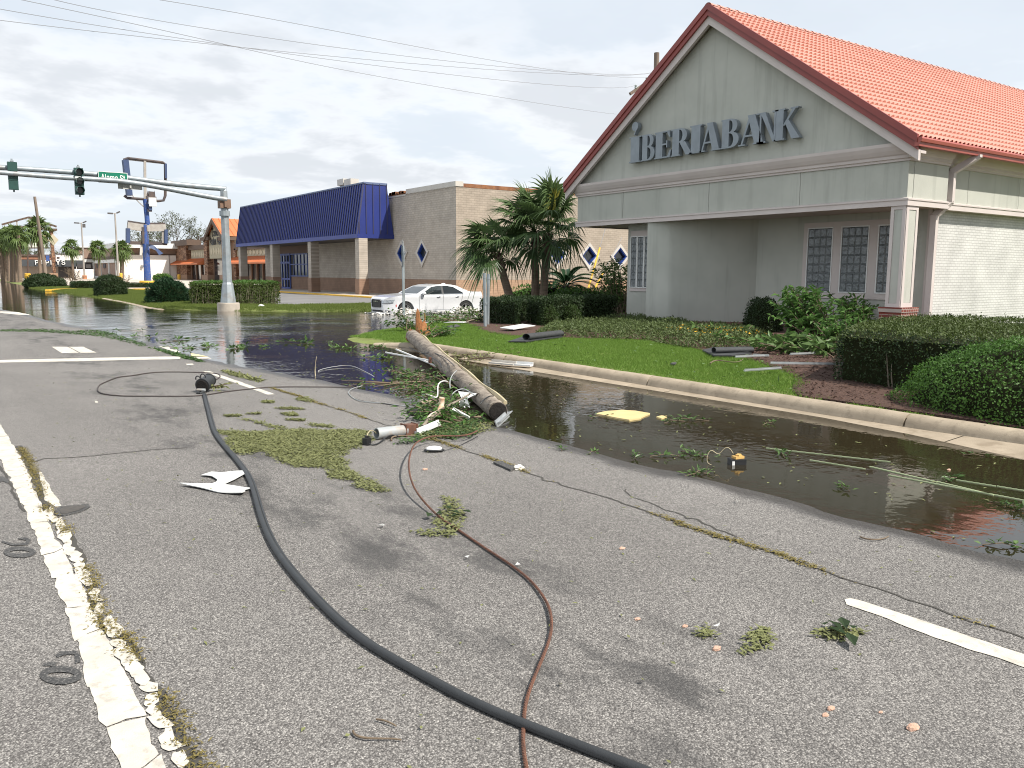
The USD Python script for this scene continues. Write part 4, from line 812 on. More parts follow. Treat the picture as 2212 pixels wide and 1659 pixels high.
part(ps, 'frame_bar', MB().tube([w_(1010, 268), w_(1045, 255), w_(1330, 290), w_(1352, 305), w_(1350, 560), w_(1335, 600), w_(1290, 605), w_(1180, 590), w_(1040, 580), w_(1014, 560)], .17, 6), FRB)
part(ps, 'frame_inner', MB().tube([w_(1045, 268), w_(1330, 300)], .05, 5).tube([w_(1030, 572), w_(1170, 582)], .07, 5), FRW)
bar('blue_panel', (1022, 270), (1056, 560), .58, 1.0, NAVY); bar('blue_panel', (1350, 300), (1352, 420), .22, .6, NAVY)
bar('torn_cap', (1190, 585), (1275, 592), .6, .4, FRB); bar('torn_cap', (1212, 560), (1262, 566), 1.0, .35, FRB)
for x in (1205, 1262): part(ps, 'spike', MB().tube([w_(x-2, 580), w_(x, 520)], [.14, .015], 5), FRB)
bar('white_box', (1214, 612), (1274, 614), 1.0, .5, WHITEM, -.6); bar('hanging_rod', (1225, 630), (1228, 680), .35, .3, NAVY, -.5); bar('hanging_rod', (1205, 682), (1240, 682), .3, .14, FRB, -.5)
bar('top_channel', (1040, 805), (1182, 827), .8, .5, FRW); bar('top_channel', (1182, 825), (1352, 822), .8, .5, FRW); bar('channel_lip', (1040, 794), (1182, 815), .9, .1, FRB); bar('channel_lip', (1182, 814), (1352, 811), .9, .1, FRB)
bar('side_panel', (1044, 828), (1044, 946), .38, .7, NAVY); bar('side_panel', (1352, 838), (1352, 952), .36, .7, NAVY); bar('post', (1330, 840), (1330, 948), .2, .3, FRW); bar('post', (1056, 832), (1058, 946), .1, .2, FRB)
bar('bottom_bar', (1050, 946), (1365, 952), .4, .16, FRB)
bar('grey_flap', (1163, 958), (1160, 1048), .5, .12, COPING)
a = [w_(1185, 975), w_(1205, 958), w_(1240, 965), w_(1330, 1032), w_(1285, 1048), w_(1258, 1010)]
part(ps, 'torn_sheet', MB().add([q+np.array([0, dy, 0]) for q, dy in zip(a, (-.7, -.9, -.7, -.2, -.9, -1.0))]+[w_(1185, 975)+[0, -.8, .3], w_(1165, 1070)+[0, -.5, 0], w_(1182, 1062)+[0, -.5, 0]], [[0, 1, 2], [0, 2, 5], [2, 3, 4], [2, 4, 5], [1, 6, 7], [1, 7, 8]]), NAVY)
frame([w_(1070, 540), w_(1090, 570), w_(1150, 630), w_(1172, 650)], .06, FRW, 'loose_cable')

# ---------------------------------------------------------------- car park lamps
LAMPG = mat('lamp_post_grey', (.33, .30, .27), (.27, .245, .22), scale=.5, rough=.6)
LHEAD = mat('lamp_head_dark', (.07, .065, .065), rough=.5)
for (tx, ty, bx, D, lb, drop) in ((966, 838, 1004, 200, 'shorter twin headed lamp post with one drooping head', True), (1364, 724, 1408, 172, 'taller twin headed lamp post behind the round shrub', False)):
    b = onD(*zl(bx, 1480), D); t = thing('lamp_post', lb, 'lamp post', (b[0], b[1], 0)); top = onY(*zl(tx, ty), b[1]); top[1] = b[1]
    part(t, 'footing', MB().tube([(b[0], b[1], -.3), (b[0], b[1], .75)], .45, 14), YEL if not drop else mat('footing_orange', (.45, .2, .1), rough=.8))
    part(t, 'pole', MB().tube([(b[0], b[1], .7), top], [.2, .13], 10), LAMPG, smooth=40)
    k = D/1781.4*S*1.0/3.016*1.0
    for a0, c0, a1, c1 in ((tx-6, ty+4, tx-86, ty-2), (tx+10, ty+2, tx+58, ty-20)):
        p, q = onY(*zl(a0, c0), b[1]), onY(*zl(a1, c1), b[1]); h = part(t, 'head', MB().bar(p+(q-p)*.25, q, .55, .26), LHEAD); part(h, 'arm', MB().tube([top, p+(q-p)*.3], .07, 6), LAMPG)
    if drop: p, q = onY(*zl(tx+30, ty+12), b[1]), onY(*zl(tx+32, ty+55), b[1]); part(t, 'hanging_head', MB().bar(p, q, .55, .3, up=(0, 1, 0)), LHEAD)

# ---------------------------------------------------------------- plaza sign tower with stone piers and a broken gable truss
D0 = 192.0; TY = onD(*zl(640, 1440), D0)[1]
def tq(a, b, dy=0): return onY(*zl(a, b), TY+dy)
tw = thing('plaza_sign', 'plaza sign with a stone pier and a bare gable truss behind the tall palms', 'sign', (tq(640, 1440)[0], TY, 0))
def tbox(name, a, b, out, mt, deep=.3, to=tw, z0=None):
    p, q = tq(*a), tq(*b); return part(to, name, MB().box((p[0], TY-out, q[2] if z0 is None else z0), (q[0], TY+deep, p[2])), mt)
for x0, x1 in ((590, 660), (52, 120)):
    pr = tbox('stone_pier', (x0, 930), (x1, 1440), .9, STONE, .9, z0=.9); tbox('base', (x0-8, 1432), (x1+22, 1470), 1.1, BASE, 1.1, pr, -.3); tbox('cap', (x0-22, 905), (x1+10, 932), 1.3, CAPB, 1.3, pr)
    c = tq((x0+x1)/2, 1040); part(pr, 'diamond', MB().prism(diamond(c[0], c[2], .95, 1.15), (0, TY-1.0, 0), (1, 0, 0), (0, 0, 1), (0, .08, 0)), DIAM)
tr = MB()
for a, b in (((20, 858), (345, 770)), ((345, 770), (672, 882)), ((40, 905), (345, 880)), ((345, 880), (650, 930))): part(tw, 'truss_bar', MB().bar(tq(*a), tq(*b), .35, .45, up=(0, 1, 0)), CAPB)
for x, y0, y1 in ((200, 815, 890), (345, 775, 880), (600, 858, 910)): part(tw, 'truss_post', MB().bar(tq(x, y0), tq(x, y1), .25, .25, up=(0, 1, 0)), FRW)
for y in (960, 1055, 1135): part(tw, 'rail', MB().bar(tq(120, y), tq(592, y), .25, .25, up=(0, 1, 0)), BRT)
for x in (375, 240): part(tw, 'mullion', MB().bar(tq(x, 960), tq(x, 1135), .16, .2, up=(0, 1, 0)), BRT)
SPAN = mat('sign_panel_pale', (.55, .55, .48), (.48, .50, .46), scale=.4, rough=.5)
for a, b, mt in (((380, 1062), (572, 1132), SPAN), ((240, 1062), (370, 1132), SPAN), ((378, 975), (572, 1052), mat('sign_panel_yellow', (.55, .47, .25), rough=.5)), ((242, 985), (372, 1052), mat('sign_panel_teal', (.28, .42, .42), rough=.5))): tbox('sign_panel', a, b, -.05, mt, .12)
tbox('dark_panel', (265, 1055), (335, 1095), .2, DKSH, .1); tbox('lower_sign', (535, 1225), (580, 1290), 1.4, PB, -1.2)
part(tw, 'post', MB().tube([tq(328, 1460)*[1, 1, 0], tq(328, 1130)], .15, 8), BRT)

# ---------------------------------------------------------------- wooden poles, wires
WOODP = mat('weathered_pole', (.21, .165, .13), (.13, .10, .08), scale=3, rough=.95, stretch=(1, 1, .12), bump=.01, bscale=30)
b = onD(*zl(545, 1472), 150.0); t_ = onD(*zl(411, 526), 150.0)
solo('utility_pole', MB().tube([(b[0], b[1], -.2)]+[b+(t_-b)*k for k in (.03, .5, 1)], [.27, .27, .24, .2], 10), WOODP, 'leaning brown utility pole with its top snapped off among the palms', 'utility pole', smooth=40)
b = onD(*zs(1345, 470), 215.0); t_ = onD(*zs(1330, 318), 215.0)
solo('utility_pole', MB().tube([(b[0], b[1], 0), t_], [.28, .22], 8), mat('dark_pole', (.045, .035, .03), rough=.95), 'short dark utility pole stub behind the plaza roof', 'utility pole', smooth=40)
UD = 50.0; ub = onD(1418, 300, UD); ut = onD(1418.5, 114, UD)
up = thing('utility_pole', 'wooden utility pole with a crossarm rising behind the bank gable', 'utility pole', (ub[0], ub[1], 0))
part(up, 'pole', MB().tube([(ub[0], ub[1], -.2), (ub[0], ub[1], 6), ut], [.2, .18, .15], 10), WOODP, smooth=40)
ca, cb = onD(1361, 203, UD-1.0), onD(1445, 146, UD+1.0)
part(up, 'crossarm', MB().bar(ca, cb, .13, .16), WOODP)
PORC = mat('insulator', (.30, .36, .34), rough=.25)
tips = []
for f in (.14, .42, .62, .95):
    q = ca+(cb-ca)*f; part(up, 'insulator', MB().tube([q+[0, 0, .07], q+[0, 0, .13], q+[0, 0, .17], q+[0, 0, .25], q+[0, 0, .30]], [.03, .085, .05, .08, .03], 10), PORC, smooth=40); tips.append(q+[0, 0, .3])
WIRE = mat('wire_grey', (.22, .22, .23), rough=.6)
sk = lambda a, b: (a*2016/2212*S, b*2016/2212*S)
for pts, end, lb in (([(-60, 80), (1000, 200), (2212, 307)], tips[2], 'lowest at left of the sky wires, crossing the others'), ([(-60, 28), (1000, 198), (2212, 351)], tips[0], 'overhead wire leaving the frame second lowest on the left'),
                     ([(40, -12), (1000, 198), (1500, 305), (2212, 428)], onD(1332, 246, UD+4), 'thin wire sagging lowest on the right before the bank roof'), ([(180, -15), (1000, 140), (2212, 292)], tips[2]+(cb-ca)*.05, 'overhead wire running second from the top across the sky'),
                     ([(560, -20), (1400, 125), (2212, 275)], tips[1], 'topmost overhead wire crossing the upper sky to the pole')):
    n = len(pts); P = [onD(*sk(*q), 1/(1/24.0+(1/UD-1/24.0)*min(1, i/n))) for i, q in enumerate(pts)]+[end]
    solo('overhead_wire', MB().tube(smoothpath(P, 50), .0075, 5), WIRE, lb, 'wire', 'overhead wires crossing the sky')
# guy wires with yellow guards by the sago palm
for a, b, g in ((z3(1950, 700), z3(1840, 1085), .55), (z3(2010, 860), z3(1890, 1085), .6)):
    p, q = onD(*a, 40.5), onD(*b, 38.5); t = thing('guy_wire', 'guy wire with a yellow guard beside the sago palm, %s one' % ('longer' if g < .58 else 'shorter'), 'guy wire', (q[0], q[1], 0))
    q0 = q+(q-p)*.35; far = p+(p-q)*.9
    part(t, 'wire', MB().tube([q0, far], .012, 5), WIRE); part(t, 'yellow_guard', MB().tube([q+(q-p)*.25, q+(p-q)*(.85 if g < .58 else .55)], .045, 8), YEL)
# sign posts on the corner of the lawn
b = G(*zb(1188, 170), .0); D1 = math.hypot(b[0], b[1]); t_ = onD(*z3(370, 745), D1)
sp = thing('sign_post', 'grey steel post with a small blank sign turned edge on, near the car', 'sign post', (b[0], b[1], 0))
part(sp, 'post', MB().bar((b[0], b[1], -.2), (b[0], b[1], t_[2]+.02), .075, .04, up=(0, 1, 0)), GALV)
c = onD(*z3(371, 800), D1); part(sp, 'blank_sign', MB().prism(Polygon([(-.19, 0), (0, -.42), (.19, 0), (0, .42)]), c+[0, -.05, 0], (.30, .95, 0), (0, 0, 1), (-.006, .002, 0)), GALV)
for q, (bb, tt_, lb) in enumerate(((z3(1028, 1385), z3(1021, 955), 'nearer'), (z3(1046, 1370), z3(1053, 962), 'farther'))):
    b = G(*bb, .07); t_ = onD(*tt_, math.hypot(b[0], b[1])); tp = thing('post', 'bare grey steel post by the clipped hedge, the %s of two' % lb, 'post', (b[0], b[1], 0))
    part(tp, 'tube', MB().tube([(b[0], b[1], -.1), (t_[0], t_[1], t_[2])], .048, 12), GALV, smooth=40); part(tp, 'cap', MB().tube([t_-[0, 0, .16], t_-[0, 0, .12]], .055, 12).tube([(b[0], b[1], .75), (b[0], b[1], .80)], .058, 12), GALV)
for D, a, lb in ((150, (330, 1475), 'short yellow bollard between the palm trunks and the low shrub'), (176, (1436, 1470), 'yellow bollard beside the taller lamp post'), (186, None, 'yellow bollard by the stone tower corner')):
    p = onD(*(zl(*a) if a else zs(1028, 990)), D); w = .3 if D != 150 else .45; h = onD(*(zl(a[0], a[1]-38) if a else zs(1028, 925)), D)[2]
    solo('bollard', MB().tube([(p[0], p[1], -.1), (p[0], p[1], h-.08), (p[0], p[1], h)], [w, w, w*.7], 14), YEL, lb, 'bollard', smooth=40)
p = onD(*zl(1005, 1440), 205); mb = MB().box((p[0]-2.1, p[1]-.8, 0), (p[0]+1.5, p[1]+.8, 6.2)); 
ks = thing('kiosk_cabinet', 'white cabinet standing behind the shorter lamp post', 'cabinet', (p[0], p[1], 0)); part(ks, 'body', MB().box((p[0]-1.9, p[1]-.8, 0), (p[0]+1.7, p[1]+.8, onD(*zl(1005, 1385), 205)[2])), WHW)
part(ks, 'dark_screen', MB().box((p[0]-1.4, p[1]-.84, 2.3), (p[0]-.3, p[1]-.81, 3.1)).box((p[0]+.2, p[1]-.84, 2.3), (p[0]+1.2, p[1]-.81, 3.1)), DKSH)
# ---------------------------------------------------------------- plants
def leafmat(name, tones, rough=.5, transl=.22, spec=.25):
    return mat(name, tones[0], rough=rough, island=[(i/(len(tones)-1), c) for i, c in enumerate(tones)], transl=transl, spec=spec)
BOX = leafmat('hedge_leaf', [(0.023, 0.042, 0.013), (0.042, 0.074, 0.019), (0.057, 0.101, 0.023), (0.078, 0.138, 0.032)])
BOXW = leafmat('hedge_leaf_bronze', [(.06, .085, .02), (.105, .13, .028), (.15, .125, .035), (.11, .15, .03), (.19, .15, .05), (.075, .12, .026)])
BRIGHT = leafmat('shrub_leaf_bright', [(0.065, 0.142, 0.024), (0.094, 0.203, 0.036), (0.140, 0.274, 0.049), (0.176, 0.304, 0.061)])
JUNI = leafmat('juniper_leaf', [(0.015, 0.042, 0.017), (0.028, 0.070, 0.025), (0.046, 0.105, 0.036)])
OLIVE = leafmat('groundcover_leaf', [(0.084, 0.116, 0.038), (0.126, 0.157, 0.046), (0.179, 0.221, 0.063), (0.126, 0.105, 0.042), (0.231, 0.273, 0.095)])
BIGL = leafmat('broad_leaf', [(0.079, 0.160, 0.037), (0.138, 0.244, 0.048), (0.236, 0.356, 0.075), (0.335, 0.431, 0.169), (0.198, 0.281, 0.094)])
PALEL = leafmat('broad_leaf_pale', [(0.090, 0.150, 0.045), (0.180, 0.255, 0.090), (0.300, 0.375, 0.180)])
FLOW = mat('yellow_flower', (.75, .42, .02), rough=.6)
TWIG = mat('twig_brown', (.10, .07, .045), (.16, .12, .08), scale=8, rough=.9)
TWIGG = mat('twig_grey', (.22, .185, .14), (.15, .12, .09), scale=8, rough=.9)
GRASSM = leafmat('grass_blade', [(.165, .27, .05), (.225, .34, .062), (.285, .385, .08), (.36, .41, .115), (.42, .37, .17)], rough=.55, transl=.35)
GRASSD = leafmat('verge_blade', [(.13, .17, .04), (.18, .22, .05), (.23, .26, .07), (.32, .28, .14)], rough=.6, transl=.35)
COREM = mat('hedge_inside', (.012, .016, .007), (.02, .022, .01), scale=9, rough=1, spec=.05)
def surf_leaves(poly, z0, ztop, n, L, W, seed, rag=.07, topfrac=None, zfn=None, taper=.0):
    """leaves over the shell of a clipped block: points, directions, normals; top and sides apart"""
    r = np.random.default_rng(seed); poly = Polygon(poly) if not hasattr(poly, 'exterior') else poly
    per, area, h = poly.length, poly.area, ztop-z0
    nt = int(n*area/(area+per*h)); ns = n-nt; x0, y0, x1, y1 = poly.bounds; P = np.zeros((0, 2))
    while len(P) < nt:
        q = np.c_[r.uniform(x0, x1, nt*2), r.uniform(y0, y1, nt*2)]; P = np.vstack([P, q[shapely.contains_xy(poly, q[:, 0], q[:, 1])]])
    P = P[:nt]; ext = poly.exterior
    bump = lambda p: (meshkit.fbm(np.c_[p*2.2, 0*p[:, :1]], 3, seed)-.5)*rag*2.4
    d = shapely.distance(ext, shapely.points(P)); zt = ztop+bump(P)-r.random(nt)**2*rag-.10*np.exp(-d/.09)+np.where(r.random(nt) < .04, r.random(nt)*.09, 0)
    T_ = np.c_[P, zt]; Tn = unit(nt, r)*.45+[0, 0, 1.0]
    s = r.uniform(0, per, ns); q = shapely.get_coordinates(shapely.line_interpolate_point(ext, s)); q2 = shapely.get_coordinates(shapely.line_interpolate_point(ext, (s+.02) % per))
    t = q2-q; t /= np.maximum(np.linalg.norm(t, axis=1, keepdims=True), 1e-9); nr = np.c_[t[:, 1], -t[:, 0]]*(1 if ext.is_ccw else -1)
    z = z0+h*r.random(ns)**.85; out = (meshkit.fbm(np.c_[q*2.4, z*2.4], 3, seed+5)-.5)*rag*2.6-r.random(ns)**1.5*rag*1.6-taper*(1-(z-z0)/h)-.08*np.exp(-(ztop-z)/.07)
    Sp = np.c_[q+nr*out[:, None], z]; Sn = np.c_[nr, np.full(ns, .35)]+unit(ns, r)*.75
    def mk(p, nn_):
        dd = unit(len(p), r)+nn_*.35+[0, 0, .25]; return leaves(p, dd, nn_, L*r.uniform(.7, 1.3, len(p)), W*r.uniform(.7, 1.3, len(p)), .1)
    return mk(T_, Tn), mk(Sp, Sn)
def hedge(label, poly, z0, ztop, n, L, W, mt, ms, seed, rag=.07, group=None, name='hedge', taper=0, stems=0, inset=.13):
    P = Polygon(poly); c = P.centroid; t = thing(name, label, 'hedge', (c.x, c.y, z0), group=group)
    a, b = surf_leaves(P, z0, ztop, n, L, W, seed, rag, taper=taper)
    part(t, 'top_foliage', a, mt, kind='stuff'); part(t, 'side_foliage', b, ms, kind='stuff')
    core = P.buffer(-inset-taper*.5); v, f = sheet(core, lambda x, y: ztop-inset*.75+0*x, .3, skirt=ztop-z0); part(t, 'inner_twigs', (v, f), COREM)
    r = random.Random(seed)
    if stems:
        mb = MB(); ex = P.buffer(-.05).exterior
        for k in range(stems):
            p = ex.interpolate(r.random()*ex.length); q = (p.x+r.uniform(-.12, .12), p.y+r.uniform(-.12, .12)); h = z0+(ztop-z0)*r.uniform(.45, .85)
            mb.tube([(p.x, p.y, z0-.05), ((p.x+q[0])/2+r.uniform(-.04, .04), (p.y+q[1])/2, (z0+h)/2), (q[0], q[1], h)], [.013, .010, .005], 4, cap=False)
        part(t, 'stems', mb, TWIGG, kind='stuff')
    return t
def mound(label, cat, c, rx, ry, h, n, L, W, mt, seed, rz=0, name='shrub', rag=.12, group=None, spiky=0, power=2.3, z0=None):
    c = np.array(c, float); t = thing(name, label, cat, c, group=group); r = np.random.default_rng(seed)
    d = unit(n, r); d[:, 2] = np.abs(d[:, 2])*1.05-.06; k = (np.abs(d[:, 0])**power+np.abs(d[:, 1])**power+np.abs(d[:, 2])**power)**(-1/power)
    rad = 1+(meshkit.fbm(d*2.6, 3, seed)-.5)*rag*2.6-r.random(n)**2*rag*1.2; rad = rad+np.where(r.random(n) < .04, r.random(n)*.13, 0); q = d*(k*rad)[:, None]*[rx, ry, h]
    ca, sa = math.cos(rz), math.sin(rz); R = np.array([[ca, -sa, 0], [sa, ca, 0], [0, 0, 1]]); q = q@R.T
    nn_ = (d/[rx, ry, h])@R.T; nn_ /= np.linalg.norm(nn_, axis=1, keepdims=True)
    dd = unit(n, r)*(1-.6*spiky)+nn_*(.35+spiky)+[0, 0, .25]; up = nn_+unit(n, r)*.7
    part(t, 'foliage', leaves(c+q, dd, up, L*r.uniform(.7, 1.3, n), W*r.uniform(.7, 1.3, n), .1), mt, kind='stuff')
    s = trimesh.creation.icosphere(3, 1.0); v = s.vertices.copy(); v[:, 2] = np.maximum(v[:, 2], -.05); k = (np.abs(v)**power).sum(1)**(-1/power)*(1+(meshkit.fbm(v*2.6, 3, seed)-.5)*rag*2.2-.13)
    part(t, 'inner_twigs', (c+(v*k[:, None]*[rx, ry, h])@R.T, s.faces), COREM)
    return t
# clipped hedges by the bank
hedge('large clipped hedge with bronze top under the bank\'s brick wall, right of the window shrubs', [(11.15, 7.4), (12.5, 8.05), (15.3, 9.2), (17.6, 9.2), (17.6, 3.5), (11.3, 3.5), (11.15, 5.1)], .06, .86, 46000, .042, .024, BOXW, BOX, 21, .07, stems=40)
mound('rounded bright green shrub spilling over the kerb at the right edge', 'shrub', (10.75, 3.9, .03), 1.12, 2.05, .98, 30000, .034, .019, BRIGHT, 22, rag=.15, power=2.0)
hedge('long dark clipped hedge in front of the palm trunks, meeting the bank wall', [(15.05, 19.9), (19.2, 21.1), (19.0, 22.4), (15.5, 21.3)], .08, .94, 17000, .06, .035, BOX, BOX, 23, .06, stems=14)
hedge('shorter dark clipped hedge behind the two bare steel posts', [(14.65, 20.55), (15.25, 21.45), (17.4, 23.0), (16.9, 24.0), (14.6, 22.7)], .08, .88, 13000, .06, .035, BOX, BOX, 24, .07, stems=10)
YG = leafmat('shrub_yellowgreen', [(.03, .055, .01), (.05, .085, .015), (.08, .12, .02)])
for i, (a, b) in enumerate(((1528, 1372), (1708, 1362))):
    p = G(*z3(a, b), .1); mound('small yellow green shrub in front of the long dark hedge, %s one' % ('left', 'right')[i], 'shrub', p, .34, .34, .62, 2600, .05, .022, YG, 30+i, power=2)
p = G(*z6(1330, 1345), .08); mound('dark boxwood shrub beside the porch slab', 'shrub', p, .55, .5, .95, 5200, .05, .03, BOX, 33)
# ground cover with yellow flowers
GCP = Polygon([(12.5, 16.8), (15.2, 19.7), (19.4, 20.8), (19.7, 19.4), (18.7, 16.6), (18.9, 15.2), (16.4, 12.2), (14.1, 11.3), (13.1, 12.2), (13.95, 14.4), (13.0, 15.6)])
def fill(poly, n, r):
    x0, y0, x1, y1 = poly.bounds; P = np.zeros((0, 2))
    while len(P) < n: q = np.c_[r.uniform(x0, x1, n*2), r.uniform(y0, y1, n*2)]; P = np.vstack([P, q[shapely.contains_xy(poly, q[:, 0], q[:, 1])]])
    return P[:n]
r_ = np.random.default_rng(40); P = fill(GCP, 22000, r_); hh = .05+.33*meshkit.fbm(np.c_[P*1.7, 0*P[:, :1]], 3, 8)*np.clip(shapely.distance(GCP.exterior, shapely.points(P))/.35, .3, 1)
z = lawn_z(P[:, 0], P[:, 1])+hh*r_.random(len(P))**.5
gc = thing('ground_cover', 'low olive ground cover with yellow flowers between the lawn and the porch', 'ground cover', (16, 16, .1), kind='stuff')
part(gc, 'foliage', leaves(np.c_[P, z], unit(len(P), r_)+[-.25, .2, .5], unit(len(P), r_)+[0, 0, .7], .085*r_.uniform(.6, 1.3, len(P)), .032), OLIVE, kind='stuff')
fp = Polygon([(15.8, 15.6), (17.5, 15.2), (16.3, 12.5), (14.6, 12.3), (14.4, 13.4)]); P = fill(fp, 170, r_); z = lawn_z(P[:, 0], P[:, 1])+.05+.33*meshkit.fbm(np.c_[P*1.7, 0*P[:, :1]], 3, 8)*.95
mb = MB()
for q, zz in zip(P, z): mb.add(np.array([q[0], q[1], zz])+unit(5, r_)*[.035, .035, .02], [[0, 1, 2], [0, 2, 3], [1, 2, 4], [0, 3, 4]])
part(gc, 'flowers', mb, FLOW, kind='stuff')
# wind bent broad leaf shrubs
def broad_shrub(label, c, h, spread, ns, lean, mt, seed, L=.17, W=.05, nl=26, name='broad_leaf_shrub'):
    r = np.random.default_rng(seed); c = np.array(c, float); t = thing(name, label, 'shrub', c); st = MB(); P, D, U = [], [], []
    for k in range(ns):
        b = c+np.r_[r.uniform(-1, 1, 2)*spread*.35, 0]; hh = h*r.uniform(.55, 1.05); e = b+np.r_[np.array(lean)*hh*r.uniform(.5, 1.3)+r.normal(size=2)*spread*.35, hh]
        m_ = (b+e)/2+np.r_[r.normal(size=2)*.05, h*.12]; tt = np.linspace(0, 1, 8)[:, None]; pts = (1-tt)**2*b+2*tt*(1-tt)*m_+tt**2*e; st.tube(pts, np.linspace(.016, .005, 8), 5, cap=False)
        for j in range(nl):
            u = r.uniform(.25, 1.02); p = (1-u)**2*b+2*u*(1-u)*m_+u**2*e; P.append(p); D.append(np.r_[r.normal(size=2)+np.array(lean)*1.2, r.normal()*.5+.15]); U.append(np.r_[r.normal(size=2)*.8, .8])
    part(t, 'stems', st, TWIG, kind='stuff'); n = len(P); part(t, 'foliage', leaves(P, D, U, L*r.uniform(.6, 1.25, n), W*r.uniform(.7, 1.3, n), .22, .06), mt, kind='stuff'); return t
def gz7(a, b): return G(*z7(a, b), .08)
broad_shrub('wind bent broad leaf shrub leaning left below the bank window', gz7(300, 1075), 1.30, .8, 26, (-.35, .3), BIGL, 51, L=.2, W=.062)
broad_shrub('broad leaf shrub with long dark bare stems in front of the middle window', gz7(450, 1085), 1.28, .8, 26, (-.45, .35), BIGL, 52, L=.2, W=.062)
broad_shrub('tattered broad leaf shrub in front of the corner column', gz7(640, 1010), 1.05, .9, 26, (-.3, .25), BIGL, 58, L=.19, W=.06)
broad_shrub('dense dark base of the window shrubs beside the large hedge', gz7(520, 1110), .7, 1.2, 24, (-.2, .2), BIGL, 59, L=.17, W=.06)
broad_shrub('flattened broad leaf branches lying on the mulch below the window shrubs', gz7(440, 1165), .36, 1.3, 26, (-.9, .9), PALEL, 53, L=.22, W=.09, nl=20)
broad_shrub('broken branches with big leaves on the mulch left of the flattened ones', gz7(230, 1130), .32, 1.5, 24, (-.9, .9), BIGL, 60, L=.2, W=.07, nl=18)
broad_shrub('pale green leaves thrown down over the flower bed', (16.2, 13.6, .12), .32, 1.1, 14, (-.9, .7), PALEL, 54, L=.2, W=.075, nl=12)
p = onD(*z3(2080, 1180), 31.5); broad_shrub('tall leafy shrub left of the bank side window', (p[0], p[1], .05), 2.1, 1.0, 34, (-.1, .1), PALEL, 55, L=.2, W=.07)
p = onD(*z3(1840, 1120), 35); mound('low light green bushes under the sago palm', 'shrub', (p[0], p[1], .05), 2.3, .9, 1.0, 5200, .11, .05, BRIGHT, 56, rz=-.6)
p = onD(*z3(1500, 1110), 37); mound('light green bush behind the palm trunks', 'shrub', (p[0], p[1], .05), 2.0, .8, 1.15, 3600, .11, .05, BRIGHT, 57, rz=-.6)
# ------------- palms
FROND = [leafmat('palm_frond', [(.075, .12, .042), (.105, .165, .06), (.14, .205, .08)], rough=.45, transl=.3), leafmat('palm_frond_old', [(.045, .08, .028), (.07, .115, .04)], rough=.42, transl=.2), leafmat('palm_frond_yellow', [(0.264, 0.255, 0.053), (0.363, 0.300, 0.075)], rough=.5, transl=.3)]
TRUNK = mat('palm_trunk', (.21, .155, .115), (.13, .095, .07), scale=3, rough=.95, stretch=(1, 1, 7), bump=.02, bscale=6)
BOOT = mat('palm_boots', (.085, .05, .035), (.05, .03, .022), scale=9, rough=.95)
def fan(P0, d, pet, R, nseg=26, droop=.5, roll=0, spread=2.15, seed=0, wind=(0, 0, 0)):
    r = np.random.default_rng(seed); d = np.array(d, float); d /= np.linalg.norm(d); s = np.cross(d, [0, 0, 1.0]); s /= max(np.linalg.norm(s), 1e-6); n_ = np.cross(s, d)
    s, n_ = s*math.cos(roll)+n_*math.sin(roll), n_*math.cos(roll)-s*math.sin(roll); c = P0+d*pet-np.array([0, 0, .12])*pet*pet
    d2 = d*.93-np.array([0, 0, .2]); d2 /= np.linalg.norm(d2); mb = MB(); w = np.array(wind, float)
    mb.tube([P0, P0+d*pet*.5-[0, 0, .02*pet], c], [.022, .017, .012], 4, cap=False)
    A = np.linspace(-spread, spread, nseg); da = A[1]-A[0]
    for a in A:
        L = R*(.72+.28*math.cos(a*.62))*r.uniform(.9, 1.08); e = math.cos(a)*d2+math.sin(a)*s; e = e+n_*.16*abs(math.sin(a)); q = np.cross(n_, e); q /= np.linalg.norm(q)
        hw = L*.52*math.tan(da/2)*1.02; dr = droop*r.uniform(.6, 1.5); pts = []
        for t_, k in ((.06, .12), (.45, 1), (.78, .42), (1.05, .04)):
            g = max(0, t_-.32)**1.7*dr*L*1.9; p = c+e*L*t_+np.array([0, 0, -g])+w*L*max(0, t_-.3)**1.5; f_ = n_*hw*.55
            pts += [p-q*hw*k, p+f_*k, p+q*hw*k]
        mb.add(pts, [[3*i, 3*i+1, 3*i+4, 3*i+3] for i in range(3)]+[[3*i+1, 3*i+2, 3*i+5, 3*i+4] for i in range(3)])
    return mb
LEFT = np.array([-.82, .57, 0])
